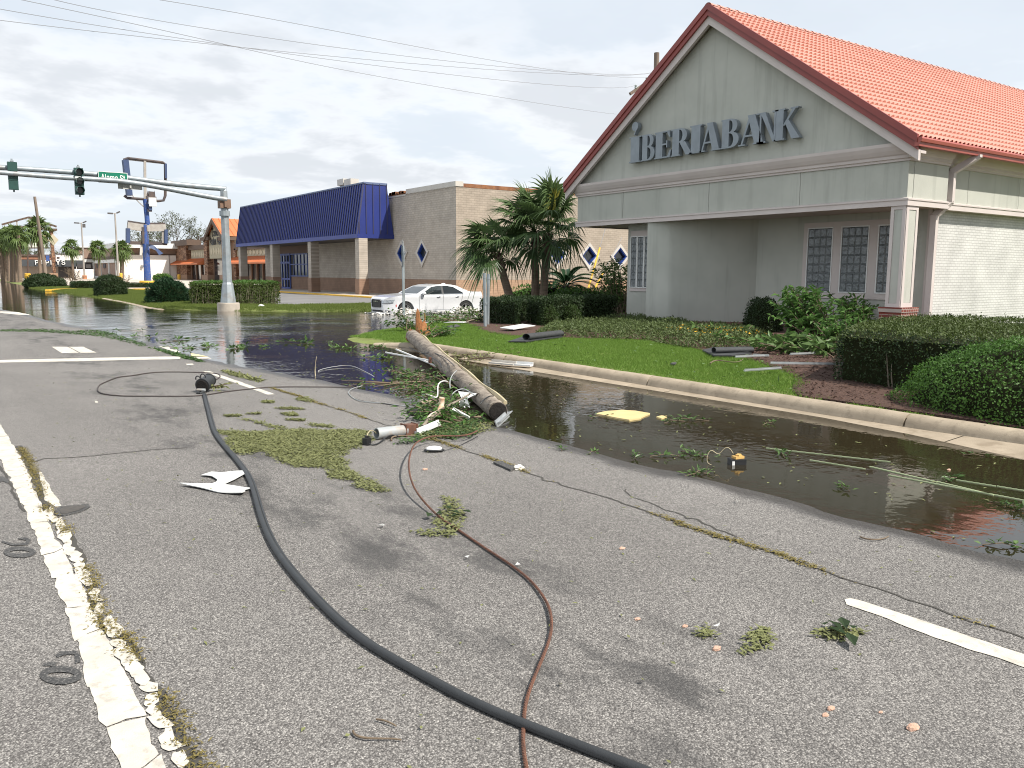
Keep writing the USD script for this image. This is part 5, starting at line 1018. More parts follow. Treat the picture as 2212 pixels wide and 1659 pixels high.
def fan_palm(label, base, top, nf, seed, R=.95, pet=.95, r0=.17, r1=.14, boots=.7, name='fan_palm', group=None, extra=(), lb=.28):
    r = np.random.default_rng(seed); base, top = np.array(base, float), np.array(top, float); t = thing(name, label, 'palm', base, group=group)
    m_ = base+(top-base)*.55+np.r_[r.normal(size=2)*.05, 0]; u = np.linspace(0, 1, 40)[:, None]; pts = (1-u)**2*base+2*u*(1-u)*m_+u**2*top
    part(t, 'trunk', MB().tube(pts, (r0+(r1-r0)*u[:, 0])*(1+.06*(np.arange(40) % 2))+.06*np.exp(-u[:, 0]*14), 14), TRUNK, smooth=60)
    bt = MB(); ax = (top-pts[-6]); ax /= np.linalg.norm(ax)
    for k in range(70):
        h = r.random(); p = top-ax*boots*h; a = r.uniform(0, 6.28); o = np.array([math.cos(a), math.sin(a), 0]); rr = r1*(1.0+.25*(1-h)); e = p+o*(rr+.09)+ax*.14*(1-.5*h)
        bt.add([p+o*rr*.8+np.cross(ax, o)*.05, p+o*rr*.8-np.cross(ax, o)*.05, e, p+o*rr*.8-ax*.08], [[0, 1, 2], [0, 2, 3], [1, 3, 2]])
    part(t, 'boots', bt, BOOT, kind='stuff')
    for k in range(nf):
        f = (k+.5)/nf; az = k*2.39996+r.normal()*.15; el = math.radians(86-112*f**.95); d = np.array([math.cos(az)*math.cos(el), math.sin(az)*math.cos(el), math.sin(el)])+LEFT*lb
        part(t, 'frond', fan(top+ax*.06, d, pet*r.uniform(.75, 1.1), R*r.uniform(.85, 1.1), droop=.22+.5*f, roll=r.normal()*.25, seed=seed*100+k, wind=LEFT*.22+unit(1, r)[0]*.06), FROND[1 if f > .62 else 0])
    for i, (d, mt_, *q) in enumerate(extra):
        part(t, 'frond', fan(top+ax*.1, d, *(q or (pet, R*1.05)), droop=.34, roll=.5*math.sin(i*2.3), seed=seed*100+77+i, wind=LEFT*.1), FROND[mt_])
    return t
pg = 'wind tossed fan palms beside the bank'
def pd(a, b, D=33.5): return onD(*z3(a, b), D)
b1, b2, b3 = (19.35, 27.25), (20.05, 26.75), (20.45, 26.35)
def at_base(q, a, b): D = math.hypot(*q); return onD(*z3(a, b), D)
p = pd(1118, 795, 33.3); fan_palm('leaning fan palm, lowest and leftmost of the three by the bank', (*pd(1262, 1150, 33.3)[:2], .0), p, 17, 61, R=1.05, pet=1.0, boots=.75, lb=.75)
p = pd(1425, 640, 34.0); fan_palm('middle fan palm of the three by the bank, with the pale trunk', (*pd(1425, 1150, 34.0)[:2], .0), p, 16, 62, R=1.12, pet=1.25, boots=.55, lb=.5, extra=[((-.75, .5, .75), 0), ((-.8, .3, 1.1), 0), ((-.2, .3, 1.6), 0), ((-.45, .3, 1.9), 0, 1.5, 1.25)])
p = pd(1525, 640, 33.4); fan_palm('rightmost fan palm by the bank with a yellowing frond', (*pd(1482, 1150, 33.4)[:2], .0), p, 17, 63, R=1.12, pet=1.15, boots=.5, lb=.2, extra=[((.25, -.1, 1.9), 2), ((.30, -.2, 1.5), 2), ((.2, .1, 2.6), 0, 1.7, 1.3), ((.35, -.2, 2.4), 0, 1.6, 1.25), ((.12, -.1, 3.4), 0, 1.9, 1.35), ((.5, -.2, 1.2), 0), ((-.1, .05, 3), 0, 1.5, 1.3), ((.45, -.3, 1.9), 0, 1.4, 1.2)])
p = onD(*z3(1665, 1090), 36.5); p[2] = 1.0; sg_ = thing('sago_palm', 'dark green sago palm with feather fronds right of the fan palms', 'palm', (p[0], p[1], 0))
part(sg_, 'trunk', MB().tube([(p[0], p[1], -.1), (p[0], p[1], .6), p+[0, 0, .15]], [.2, .24, .18], 12), BOOT)
SAGO = leafmat('sago_leaflet', [(0.017, 0.049, 0.017), (0.028, 0.070, 0.022), (0.042, 0.098, 0.031)], rough=.35)
r_ = np.random.default_rng(71)
for k in range(26):
    f = (k+.5)/26; az = k*2.39996; el = math.radians(78-88*f); Lf = 1.55*r_.uniform(.85, 1.1); u = np.linspace(0, 1, 14)
    d = np.array([math.cos(az), math.sin(az)]); X = np.cumsum(np.cos(el-u*1.25))*Lf/14; Zc = np.cumsum(np.sin(el-u*1.25))*Lf/14; pts = np.c_[p[0]+d[0]*X, p[1]+d[1]*X, p[2]+.1+Zc]
    mb = MB().tube(pts, np.linspace(.016, .005, 14), 4, cap=False); PP, DD, UU = [], [], []; tg = np.gradient(pts, axis=0); sd = np.array([-d[1], d[0], 0])
    for i in np.linspace(2, 13, 44):
        j = int(i); q = pts[j]+(pts[min(j+1, 13)]-pts[j])*(i-j); t_ = tg[j]/np.linalg.norm(tg[j])
        for s in (-1, 1): PP.append(q); DD.append(sd*s*.8+t_*.55+np.array([0, 0, .22])); UU.append(np.cross(t_, sd)*s)
    v, f_ = leaves(PP, DD, np.array(UU)+[0, 0, .01], .30*np.sin(np.linspace(.5, 2.9, 88)), .05, .05); mb.add(v, f_); part(sg_, 'frond', mb, SAGO)
# ------------- far palms
FARF = leafmat('far_palm_frond', [(0.085, 0.128, 0.034), (0.128, 0.170, 0.044), (0.187, 0.238, 0.068), (0.221, 0.204, 0.085)], transl=.2)
def far_palm(label, base, top, seed, R, pet, nf=22, r0=.26, group=None, nseg=12):
    r = np.random.default_rng(seed); base, top = np.array(base, float), np.array(top, float); t = thing('palm_tree', label, 'palm', base, group=group)
    part(t, 'trunk', MB().tube([base, base+(top-base)*.05, base+(top-base)*.5, top], [r0*1.35, r0, r0*.92, r0*.8], 10), TRUNK, smooth=50); mb = MB()
    for k in range(nf):
        f = (k+.5)/nf; az = k*2.39996; el = math.radians(80-140*f); d = np.array([math.cos(az)*math.cos(el), math.sin(az)*math.cos(el), math.sin(el)])+LEFT*.2
        m_ = fan(top, d, pet*r.uniform(.7, 1.1), R*r.uniform(.8, 1.1), nseg, .35+.5*f, r.normal()*.3, seed=seed*50+k, wind=-LEFT*.12).mesh(); mb.add(*m_)
    part(t, 'crown', mb, FARF, kind='stuff')
# the row at the left: foot, head and how far
row = [(36, 1542, -20, 1090, 150, 'nearest the left edge of the frame'), (58, 1525, 22, 1075, 154, 'second from the left edge in the row'), (85, 1528, 62, 1062, 156, 'third from the left edge in the row'), (112, 1530, 100, 1068, 152, 'fourth in the row, mid height'),
       (148, 1545, 138, 1040, 146, 'with a thick pale trunk in the middle of the row'), (190, 1550, 185, 1050, 143, 'sixth in the row, trunk close to its neighbour'), (245, 1557, 215, 1045, 141, 'rightmost of the tight row')]
for i, (bx, by, tx, ty, D, lb) in enumerate(row):
    b = onD(*zl(bx, by), D); t_ = onD(*zl(tx, ty-60), D); far_palm('tall palm %s' % lb, (b[0], b[1], -.1), t_, 80+i, 1.15, 1.1, group='palms along the far left kerb', r0=.27+.04*(i in (4, 6)))
b = onD(*zl(478, 1475), 158.0); t_ = onD(*zl(452, 905), 158.0); far_palm('tall palm crossing the leaning broken pole', (b[0], b[1], 0), t_, 90, 1.6, 1.5, nf=28, r0=.28)
for a, lb, D in ((((872, 1482), (848, 1125)), 'small palm in front of the brown shops, left of the lamps', 190), (((1185, 1503), (1165, 1130)), 'small palm between the two lamp posts', 186), (((1440, 1490), (1432, 1150)), 'small palm behind the taller lamp post, left stem', 187), (((1462, 1500), (1458, 1140)), 'small palm by the white block corner, right stem', 183)):
    b = onD(*zl(*a[0]), D); t_ = onD(*zl(*a[1]), D); far_palm(lb, (b[0], b[1], -.05), t_, 95+int(a[0][0]) % 50, 1.35, 1.15, nf=24, r0=.24)
# ------------- verge plants
hedge('boxy clipped hedge with bare lower stems behind the signal mast', [(10.75, 43.9), (13.0, 42.9), (15.6, 44.3), (15.2, 45.5), (11.4, 45.3)], -.02, 1.16, 15000, .085, .045, BRIGHT, BOXW, 101, .07, stems=170, inset=.22)
mound('spreading dark juniper bush left of the boxy hedge', 'shrub', (10.75, 48.4, -.05), 1.05, 1.1, 1.2, 8000, .15, .045, JUNI, 102, rag=.22, spiky=.5, power=2.6)
mound('round clipped dark bush on the far verge', 'shrub', (10.4, 64.3, -.05), 1.0, 1.15, 1.38, 9000, .10, .05, BOX, 103, rag=.11, power=2.8)
mound('wide ragged dark shrub near the palms on the far verge', 'shrub', (9.9, 100.5, -.05), 2.0, 2.2, 1.3, 8000, .18, .08, BOX, 104, rag=.22)
hedge('low clipped hedge strip beyond the round bush', [(11.1, 88), (13.2, 87), (16, 88.5), (15, 93), (11.4, 93)], -.05, .62, 7000, .12, .06, BOX, BOX, 105, .08)
p = onD(*zs(760, 1005), 165); mound('leafy planter bush at the foot of the white block', 'shrub', (p[0], p[1], .1), 1.6, 1.0, 1.05, 1200, .3, .13, BRIGHT, 106, rag=.25)
p = onD(*zs(480, 1125), 98); hedge('low green border at the foot of the yellow pole base', [(p[0]-3.6, p[1]-.5), (p[0]+2.8, p[1]-1.6), (p[0]+3, p[1]+.6), (p[0]-3, p[1]+1.6)], -.05, .4, 3500, .12, .06, BOX, BOX, 107, .07)
# grey and bare trees
FARL = leafmat('far_tree_leaf', [(0.078, 0.091, 0.046), (0.111, 0.124, 0.058), (0.156, 0.156, 0.091), (0.130, 0.117, 0.072)], transl=.15)
BARK = mat('far_bark', (.075, .06, .05), (.05, .04, .033), scale=2, rough=.95)
def bare_tree(label, base, h, seed, levels=5, leaf=.34, dens=5, spread=.62, mt=BARK, lm=FARL, name='tree', trunk=.3, cat='tree', r0=.25, vase=1):
    r = random.Random(seed); rn = np.random.default_rng(seed); base = np.array(base, float); t = thing(name, label, cat, base); mb, lb_ = MB(), MB(); P = []
    def grow(p, d, L, rad, lv):
        q = p+d*L; m_ = (p+q)/2+rn.normal(size=3)*L*.06
        mb.tube([p, m_, q], [rad, rad*.85, rad*.68], 5 if lv > 1 else 3, cap=False)
        if lv <= 1: P.extend(q-d*L*u+rn.normal(size=3)*leaf*.7 for u in rn.random(dens))
        if lv == 0: return
        for k in range(r.choice((2, 3, 3)) if lv > 1 else 3):
            e = d+rn.normal(size=3)*spread*[1, 1, .7]+[0, 0, .12]; e /= np.linalg.norm(e); grow(q, e, L*r.uniform(.62, .86), rad*.62, lv-1)
    if vase > 1:
        for k in range(vase): e = rn.normal(size=3)*[.5, .5, 0]+[0, 0, 1]; e /= np.linalg.norm(e); grow(base+np.r_[rn.normal(size=2)*.15, 0], e, h*trunk*.8, r0, levels-1)
    else: grow(base, np.array([0, 0, 1.0]), h*trunk, r0, levels)
    part(t, 'trunk', mb, mt)
    if dens: part(t, 'crown', leaves(P, unit(len(P), rn), unit(len(P), rn), leaf*rn.uniform(.6, 1.4, len(P)), leaf*.55), lm, kind='stuff')
for x, yt, D, lb, sd in ((905, 95, 235, 'storm stripped tree rising right of the blue sign pole', 1), (1025, 110, 238, 'thin leaved tree between the sign pole and the stone tower', 2), (310, 230, 250, 'sparse tree seen through the lower sign frame on the left', 3), (735, 330, 245, 'bushy damaged tree seen through the lower sign frame on the right', 4), (1390, 300, 240, 'ragged tree between the stone tower and the orange gable', 5), (1215, 385, 240, 'low tree top showing over the plaza tower', 6), (620, 420, 262, 'low ragged tree over the white block roof', 8), (430, 430, 262, 'small ragged tree behind the low roof, left of the pole', 9)):
    p = onD(*zs(x, 900), D); H_ = onD(*zs(x, yt), D)[2]; bare_tree(lb, (p[0], p[1], 0), H_*1.32, 200+sd, levels=5, dens=4, leaf=.42, trunk=.27, spread=.5)
for a, D, h, lb, sd in (((330, 1240), 290, 10, 'dark broken tree behind the sign tower panels', 1), ((410, 1240), 292, 11, 'dark broken tree right of the sign tower panels, behind the pole', 2), ((700, 1210), 285, 8.5, 'grey ragged tree right of the stone pier', 3), ((270, 1240), 300, 9, 'dark broken tree beside the palm row', 4)):
    p = onD(*zl(*a), D); bare_tree(lb, (p[0], p[1], 0), h, 220+sd, levels=5, dens=4, leaf=.5, trunk=.27)
p = onD(*zl(868, 1555), 118); bare_tree('bare brown multi stemmed shrub in the low hedge', (p[0], p[1], -.05), 2.9, 231, levels=5, dens=0, spread=.5, mt=TWIG, name='bare_shrub', cat='shrub', r0=.06, vase=7, trunk=.3)
p = onD(*zs(200, 1010), 140); bare_tree('small bare twiggy shrub beside the small palms', (p[0], p[1], -.05), 2.2, 232, levels=4, dens=0, spread=.6, mt=TWIGG, name='bare_shrub', cat='shrub', r0=.05, vase=6)
# ------------- grass
def instancer(name, protos, mt, P, rots, scales, idx, label, cat):
    p = numbered('/World/'+name); pi = UsdGeom.PointInstancer.Define(stage, p); rel = pi.CreatePrototypesRel()
    for k, m_ in enumerate(protos):
        q = part(T(p), 'tuft', m_, mt, world=False); rel.AddTarget(q.path)
    pi.CreatePositionsAttr(Vt.Vec3fArray.FromNumpy(np.asarray(P, np.float32)))
    pi.CreateProtoIndicesAttr(Vt.IntArray.FromNumpy(np.asarray(idx, np.int32)))
    pi.CreateOrientationsAttr(Vt.QuathArray([Gf.Quath(float(math.cos(a/2)), 0, 0, float(math.sin(a/2))) for a in rots]))
    pi.CreateScalesAttr(Vt.Vec3fArray.FromNumpy(np.asarray(scales, np.float32)))
    setd(pi.GetPrim(), label=label, category=cat, kind='stuff')
def tuft(n, w, h, bw, seed):
    r = np.random.default_rng(seed); P = np.c_[r.uniform(-w/2, w/2, (n, 2)), np.full(n, -.005)]; D = np.c_[r.normal(size=(n, 2))*.42, np.ones(n)]
    return leaves(P, D, np.c_[r.normal(size=(n, 2)), .0*np.ones(n)+.01], h*r.uniform(.55, 1.3, n), bw, .18)
LG = BP.difference(MP.buffer(-.05)).intersection(shapely.box(9.55, 5, 30, 27))
def scatter(poly, cell, r):
    x0, y0, x1, y1 = poly.bounds; gx, gy = np.meshgrid(np.arange(x0, x1, cell), np.arange(y0, y1, cell)); q = np.c_[gx.ravel(), gy.ravel()]+r.uniform(-.4, .4, (gx.size, 2))*cell
    return q[shapely.contains_xy(poly, q[:, 0], q[:, 1])]
r_ = np.random.default_rng(120); P = scatter(LG, .2, r_); n = len(P); sc = r_.uniform(.75, 1.2, n)*np.clip(.5+shapely.distance(BP.exterior, shapely.points(P))/.5, .5, 1)
instancer('lawn_grass', [tuft(120, .34, .06, .009, 130+k) for k in range(4)], GRASSM, np.c_[P, lawn_z(P[:, 0], P[:, 1])], r_.uniform(0, 6.28, n), np.c_[np.ones(n), np.ones(n), sc], r_.integers(0, 4, n), 'short bright green lawn grass between the kerb and the flower bed', 'grass')
VG = VP.intersection(shapely.box(8, 35, 34, 105)); P = scatter(VG, .42, r_); n = len(P)
instancer('verge_grass', [tuft(110, .7, .10, .02, 140+k) for k in range(3)], GRASSD, np.c_[P, verge_z(P[:, 0], P[:, 1])], r_.uniform(0, 6.28, n), np.c_[np.ones(n), np.ones(n), r_.uniform(.7, 1.3, n)], r_.integers(0, 3, n), 'patchy grass on the far verge beyond the flood', 'grass')
# ---------------------------------------------------------------- white saloon driving through the flood
PAINT = mat('car_white', (.60, .605, .62), rough=.22, coat=.8, spec=.5)
CGLASS = K(stage, LK+'car_glass', {'p': ('principled_bsdf', {'base_color': (.03, .038, .04), 'roughness': .03, 'specular_ior_level': .9})}, [], surface='p.BSDF')
CGL2 = K(stage, LK+'car_glass_side', {'p': ('principled_bsdf', {'base_color': (.014, .018, .02), 'roughness': .05, 'specular_ior_level': .5})}, [], surface='p.BSDF')
BLACKP = mat('black_plastic', (.012, .012, .013), rough=.45)
RUBBER = mat('tyre_rubber', (.018, .018, .018), rough=.85)
CHROME = mat('chrome', (.62, .63, .64), rough=.16, metal=1)
ALLOY = mat('alloy', (.50, .51, .52), rough=.28, metal=.85)
LAMPC = mat('headlight', (.42, .45, .48), (.22, .24, .26), scale=14, rough=.08, spec=.9, coat=1)
AMBER = mat('red_marker', (.45, .03, .02), rough=.25)
CX, CY, CZ = 15.88, 32.93, -.30
car = thing('white_car', 'white four door saloon car wading through the flooded side street', 'car', (CX+2.5, CY, CZ))
prof_ = [(.06, .24), (.02, .42), (.0, .62), (.02, .80), (.07, .87), (.20, .925), (.6, .99), (1.1, 1.035), (1.52, 1.065), (1.85, 1.23), (2.18, 1.385), (2.5, 1.455), (2.9, 1.48), (3.25, 1.465), (3.55, 1.415), (3.9, 1.27), (4.2, 1.15), (4.4, 1.125), (4.75, 1.12), (4.9, 1.135), (4.95, 1.08), (4.99, .9), (5.03, .62), (4.98, .36), (4.85, .25), (4.4, .21), (.5, .21)]
from scipy.interpolate import splprep, splev
pp = np.array(prof_+[prof_[0]]); seg = Polygon(prof_).buffer(.03, join_style=1).buffer(-.03, join_style=1).segmentize(.05)
csx = manifold3d.CrossSection([np.array(seg.exterior.coords)[:-1]], manifold3d.FillRule.NonZero)
bm = manifold3d.Manifold.extrude(csx, 1.88, 28).translate((0, 0, -.94))
for u in (.94, 4.0):
    for s in (-1, 1): bm = bm-manifold3d.Manifold.cylinder(.36, .405, .405, 40).translate((u, .36, s*.84-.18))
bm = bm.refine_to_length(.09)
def halfw(u, z):
    w = 1-.05*((u-2.6)/2.5)**4; w = w-.30*np.clip(1-u/.62, 0, 1)**2.2-.20*np.clip((u-4.4)/.65, 0, 1)**2.2
    w = w*(1-.40*np.clip(z-1.0, 0, 1)**1.0*1.0-.05*np.clip(.55-z, 0, 1)/.35*.6)
    return w+.018*np.exp(-((z-.93)/.05)**2)-.012*np.exp(-((z-.60)/.12)**2)
mm = bm.to_mesh(); V = np.array(mm.vert_properties[:, :3]); Fb = np.array(mm.tri_verts)
V = np.c_[V[:, 0], V[:, 2]*halfw(V[:, 0], V[:, 1]), V[:, 1]]
def cw(u, y, z): return np.stack([CX+np.asarray(u, float), CY+np.asarray(y, float)+0*np.asarray(u, float), CZ+np.asarray(z, float)], -1)
Vw = cw(V[:, 0], V[:, 1], V[:, 2]); part(car, 'body', (Vw, Fb[:, ::-1] if False else Fb), PAINT, smooth=32)
def decal(poly, side, out=.006, step=.05):         # a skin lying on the body's flank over a side view polygon
    P = Polygon(poly) if not hasattr(poly, 'geom_type') else poly; v, f = sheet(P, lambda x, y: 0*x, step); u, z = v[:, 0], v[:, 1]; y = side*(.94*halfw(u, z)+out)
    return cw(u, y, z), (f if side < 0 else f[:, ::-1])
for s in (-1, 1):
    w = part(car, 'side_window', decal([(1.70, 1.055), (2.24, 1.355), (2.5, 1.40), (2.74, 1.405), (2.74, 1.055)], s, .008), CGLASS if s < 0 else CGL2)
    if s < 0: part(w, 'lowered_pane', decal([(1.98, 1.057), (2.16, 1.16), (2.40, 1.225), (2.72, 1.225), (2.72, 1.057)], s, .012), CGL2)
    part(car, 'side_window', decal([(2.84, 1.055), (2.84, 1.405), (3.1, 1.40), (3.38, 1.355), (3.86, 1.09), (3.84, 1.055)], s, .008), CGL2)
    part(car, 'window_pillar', decal([(2.745, 1.055), (2.745, 1.41), (2.835, 1.41), (2.835, 1.055)], s, .009), BLACKP)
    part(car, 'window_trim', decal(Polygon([(1.64, 1.035), (3.90, 1.035), (3.90, 1.055), (1.66, 1.055)]), s, .010), CHROME)
    for pts in ([(1.60, .34), (1.60, 1.03)], [(2.79, .33), (2.79, 1.04)], [(3.62, .52), (3.76, .72), (3.80, 1.03)]): part(car, 'door_gap', decal(LineString(pts).buffer(.006), s, .004), BLACKP)
    part(car, 'sill_trim', decal([(1.42, .265), (3.55, .265), (3.55, .29), (1.42, .29)], s, .012), CHROME); part(car, 'sill_crease', decal([(1.45, .33), (3.5, .37), (3.5, .385), (1.45, .345)], s, .006), LAMPC)
    for u in (2.56, 3.52):
        h = MB().tm(trimesh.creation.icosphere(2, 1.0)); v, f = h.mesh(); q = cw(u, s*(.94*halfw(u, .93)+.012), .93); part(car, 'door_handle', (q+v*[.10, .022, .018], f), CHROME, smooth=True)
    mi = trimesh.creation.icosphere(3, 1.0); v = mi.vertices.copy(); v[:, 0] = np.where(v[:, 0] > .3, .3, v[:, 0]); q = cw(1.80, s*1.02, 1.085); m_ = part(car, 'mirror', (q+v*[.12, .10, .075], mi.faces), PAINT, smooth=40); part(m_, 'stalk', MB().bar(cw(1.78, s*.86, 1.03), cw(1.80, s*1.0, 1.05), .08, .04), BLACKP)
    part(car, 'side_marker', decal([(.46, .52), (.50, .52), (.50, .62), (.46, .62)], s, .01), AMBER)
def plan(sv, z, s, out=.008):      # along the nose: 0..1 across the front, then round the corner
    yf = .94*halfw(0.0, z); sv = np.asarray(sv, float); u = np.where(sv < yf, 0.0, sv-yf); y = np.where(sv < yf, sv, .94*halfw(np.maximum(u, 0), z))
    xs_ = np.interp(z, [.24, .42, .62, .80, .87, .925], [.06, .02, .0, .02, .07, .2]); return cw(u*.95+xs_*np.exp(-u/.1)-out, s*(y+out*(u > 0)), z)
def nose(name, lo, up, mt, s, n=14, out=.008, t=None):
    a = np.linspace(0, 1, n); L_ = [plan(lo[0]+(lo[2]-lo[0])*q, lo[1]+(lo[3]-lo[1])*q, s, out) for q in a]; U_ = [plan(up[0]+(up[2]-up[0])*q, up[1]+(up[3]-up[1])*q, s, out) for q in a]
    return part(t or car, name, MB().add(np.vstack([L_, U_]), [[j, j+1, n+j+1, n+j] for j in range(n-1)]), mt)
for s in (-1, 1):
    h = nose('headlight', (.50, .68, .98, .70), (.47, .79, 1.06, .83), LAMPC, s); nose('rim', (.49, .665, 1.0, .685), (.50, .68, .98, .70), BLACKP, s, t=h)
    nose('lower_grille', (0, .29, .52, .30), (0, .37, .5, .37), BLACKP, s); nose('fog_lamp_bezel', (.58, .30, .86, .32), (.56, .37, .84, .36), BLACKP, s); nose('chrome_lip', (.3, .275, .95, .305), (.3, .287, .95, .317), CHROME, s)
def rrect(y0, y1, z0, z1, r): return shapely.box(y0+r, z0+r, y1-r, z1-r).buffer(r)
g = rrect(-.42, .42, .49, .83, .07)
gr = part(car, 'grille', MB().prism(g.buffer(-.02), (CX-.03, CY, CZ), (0, -1, 0), (0, 0, 1), (.05, 0, 0)), BLACKP)
part(gr, 'chrome_frame', MB().prism(g.difference(g.buffer(-.025)), (CX-.045, CY, CZ), (0, -1, 0), (0, 0, 1), (.06, 0, 0)), BLACKP); part(gr, 'bar_emblem', MB().box((CX-.05, CY-.22, CZ+.735), (CX-.03, CY+.22, CZ+.755)).box((CX-.055, CY-.06, CZ+.725), (CX-.03, CY+.06, CZ+.765)), CHROME)
def glass_strip(name, pts, y0, y1, mt):      # windscreen: follows the profile line between two half widths
    pts = np.array(pts); k = len(pts); n = 12; V_ = []
    d = np.gradient(pts, axis=0); nn_ = np.c_[-d[:, 1], d[:, 0]]; nn_ /= np.linalg.norm(nn_, axis=1, keepdims=True)
    for i, (u, z) in enumerate(pts):
        hw = (y0+(y1-y0)*i/(k-1)); V_.append([cw(u+nn_[i, 0]*.008, hw*t_, z+nn_[i, 1]*.008) for t_ in np.linspace(-1, 1, n)])
    part(car, name, MB().add(np.array(V_).reshape(-1, 3), [[i*n+j, i*n+j+1, (i+1)*n+j+1, (i+1)*n+j] for i in range(k-1) for j in range(n-1)]), mt, smooth=True)
glass_strip('windscreen', [(1.56, 1.085), (1.7, 1.155), (1.85, 1.232), (2.0, 1.302), (2.14, 1.368)], .80, .66, CGL2); glass_strip('rear_window', [(4.16, 1.165), (4.0, 1.232), (3.85, 1.292), (3.7, 1.352), (3.6, 1.395)][::-1], .64, .76, CGL2)
fin = trimesh.creation.icosphere(2, 1.0); part(car, 'roof_fin', (cw(3.35, 0, 1.475)+np.array(fin.vertices)*[.11, .03, .05], fin.faces), PAINT, smooth=True)
for u in (.94, 4.0):
    for s in (-1, 1):
        c = cw(u, s*.80, .36); prf = np.array([(.235, -.10), (.30, -.115), (.345, -.10), (.36, -.06), (.36, .06), (.345, .10), (.30, .115), (.235, .10)]); th = np.linspace(0, 2*np.pi, 40, endpoint=False)
        ring_ = np.array([[c+[r*math.cos(a), o, r*math.sin(a)] for r, o in prf] for a in th]); n = len(prf); f = [[i*n+j, i*n+(j+1) % n, ((i+1) % 40)*n+(j+1) % n, ((i+1) % 40)*n+j] for i in range(40) for j in range(n)]
        wl = part(car, 'wheel', MB().add(ring_.reshape(-1, 3), f), RUBBER, smooth=40); rm = MB().tube([c+[0, s*.02, 0], c+[0, s*.095, 0]], [.05, .045], 14)
        for k in range(10):
            a = 2*np.pi*(k//2)/5+(k % 2-.5)*.34+u; rm.bar(c+np.array([math.cos(a)*.04, s*.085, math.sin(a)*.04]), c+np.array([math.cos(a)*.235, s*.10, math.sin(a)*.235]), .045, .03, up=(0, 1, 0))
        rg = np.array([[c+[r*math.cos(a), s*o, r*math.sin(a)] for r, o in ((.24, .09), (.255, .117), (.232, .112), (.225, .06))] for a in th]); rm.add(rg.reshape(-1, 3), [[i*4+j, i*4+(j+1) % 4, ((i+1) % 40)*4+(j+1) % 4, ((i+1) % 40)*4+j] for i in range(40) for j in range(4)])
        part(wl, 'rim', rm, ALLOY); part(wl, 'brake_disc', MB().tube([c+[0, s*.0, 0], c+[0, s*.03, 0]], .20, 24), BLACKP)
# foam pushed up by the wheels and the nose
FOAM = mat('foam', (.72, .70, .66), (.56, .53, .48), scale=9, rough=.7, bump=.03, bscale=25)
r_ = np.random.default_rng(300); mb = MB(); ico = trimesh.creation.icosphere(1, 1.0)
for (u, y, n, su, sy, sz) in ((.95, -1.04, 260, .36, .10, .12), (-.12, -.35, 60, .10, .4, .025), (3.9, -1.04, 200, .42, .10, .10), (2.4, -1.02, 150, .9, .08, .03), (1.45, -1.15, 120, .4, .12, .06)):
    for k in range(n):
        q = cw(u+r_.normal()*su, y+r_.normal()*sy, 0); q[2] = ZW+abs(r_.normal())*sz; s_ = r_.uniform(.012, .05); mb.add(q+np.array(ico.vertices)*s_*r_.uniform(.6, 1.5, 3)*[1.3, 1, .7], ico.faces)
solo('splash', mb, FOAM, 'white churned water splashing at the wheels of the car', 'water splash', kind='stuff', smooth=True)
# ---------------------------------------------------------------- markings, seams and cracks of the road
def rz(x, y): return road_z(x, y)
def drape(pts, lift=.004, step=.12): return sheet(pts, lambda x, y: rz(x, y)+lift, step)
def rpts(fn, pts): return [road_point(*fn(*p))[:2] for p in pts]
def jag(P, amp, seed, step=.03, sc=9):
    P = Polygon(P).segmentize(step); q = np.array(P.exterior.coords)[:-1]; n_ = np.c_[meshkit.fbm(np.c_[q*sc, 0*q[:, :1]], 3, seed), meshkit.fbm(np.c_[q*sc, 0*q[:, :1]+5], 3, seed)]-.5
    P = Polygon(q+n_*2*amp).buffer(0); return max(P.geoms, key=lambda g: g.area) if P.geom_type == 'MultiPolygon' else P
def mark(name, P, lift=.004, mt=WHITEP, jagged=.008, seed=1, label=None, step=.12): return part(road, name, drape(jag(P, jagged, seed) if jagged else Polygon(P), lift, step), mt, label=label)
Lf = rpts(zd, [(-95, -160), (20, 40), (140, 300), (230, 530), (330, 740), (400, 980), (480, 1250), (640, 1640), (760, 1900)]); Rt = rpts(zd, [(5, -165), (135, 40), (215, 250), (300, 440), (415, 650), (550, 930), (600, 1070), (740, 1300), (880, 1650), (970, 1900)])
def along(P, y): P = np.array(P); return np.interp(y, P[::-1, 1], P[::-1, 0])
ycut = [1.9]
while ycut[-1] < 13: ycut.append(ycut[-1]+.16+.32*rnd.random()+.05*ycut[-1])
for i, (a, b) in enumerate(zip(ycut[:-1], ycut[1:])):
    a2, b2 = a+.0025, b-.0025; o = .05*math.sin(i*2.1); mid = along(Lf, (a+b)/2)*.5+along(Rt, (a+b)/2)*.5
    mark('edge_line_piece', ((along(Lf, a2), a2+.05*math.sin((i-1)*2.1)), (mid, a2+.02*math.sin(i*3.3)), (along(Rt, a2), a2-.05*math.sin((i-1)*2.1)), (along(Rt, b2), b2-o), (mid, b2+.02*math.sin((i+1)*3.3)), (along(Lf, b2), b2+o)), seed=i, jagged=.017)
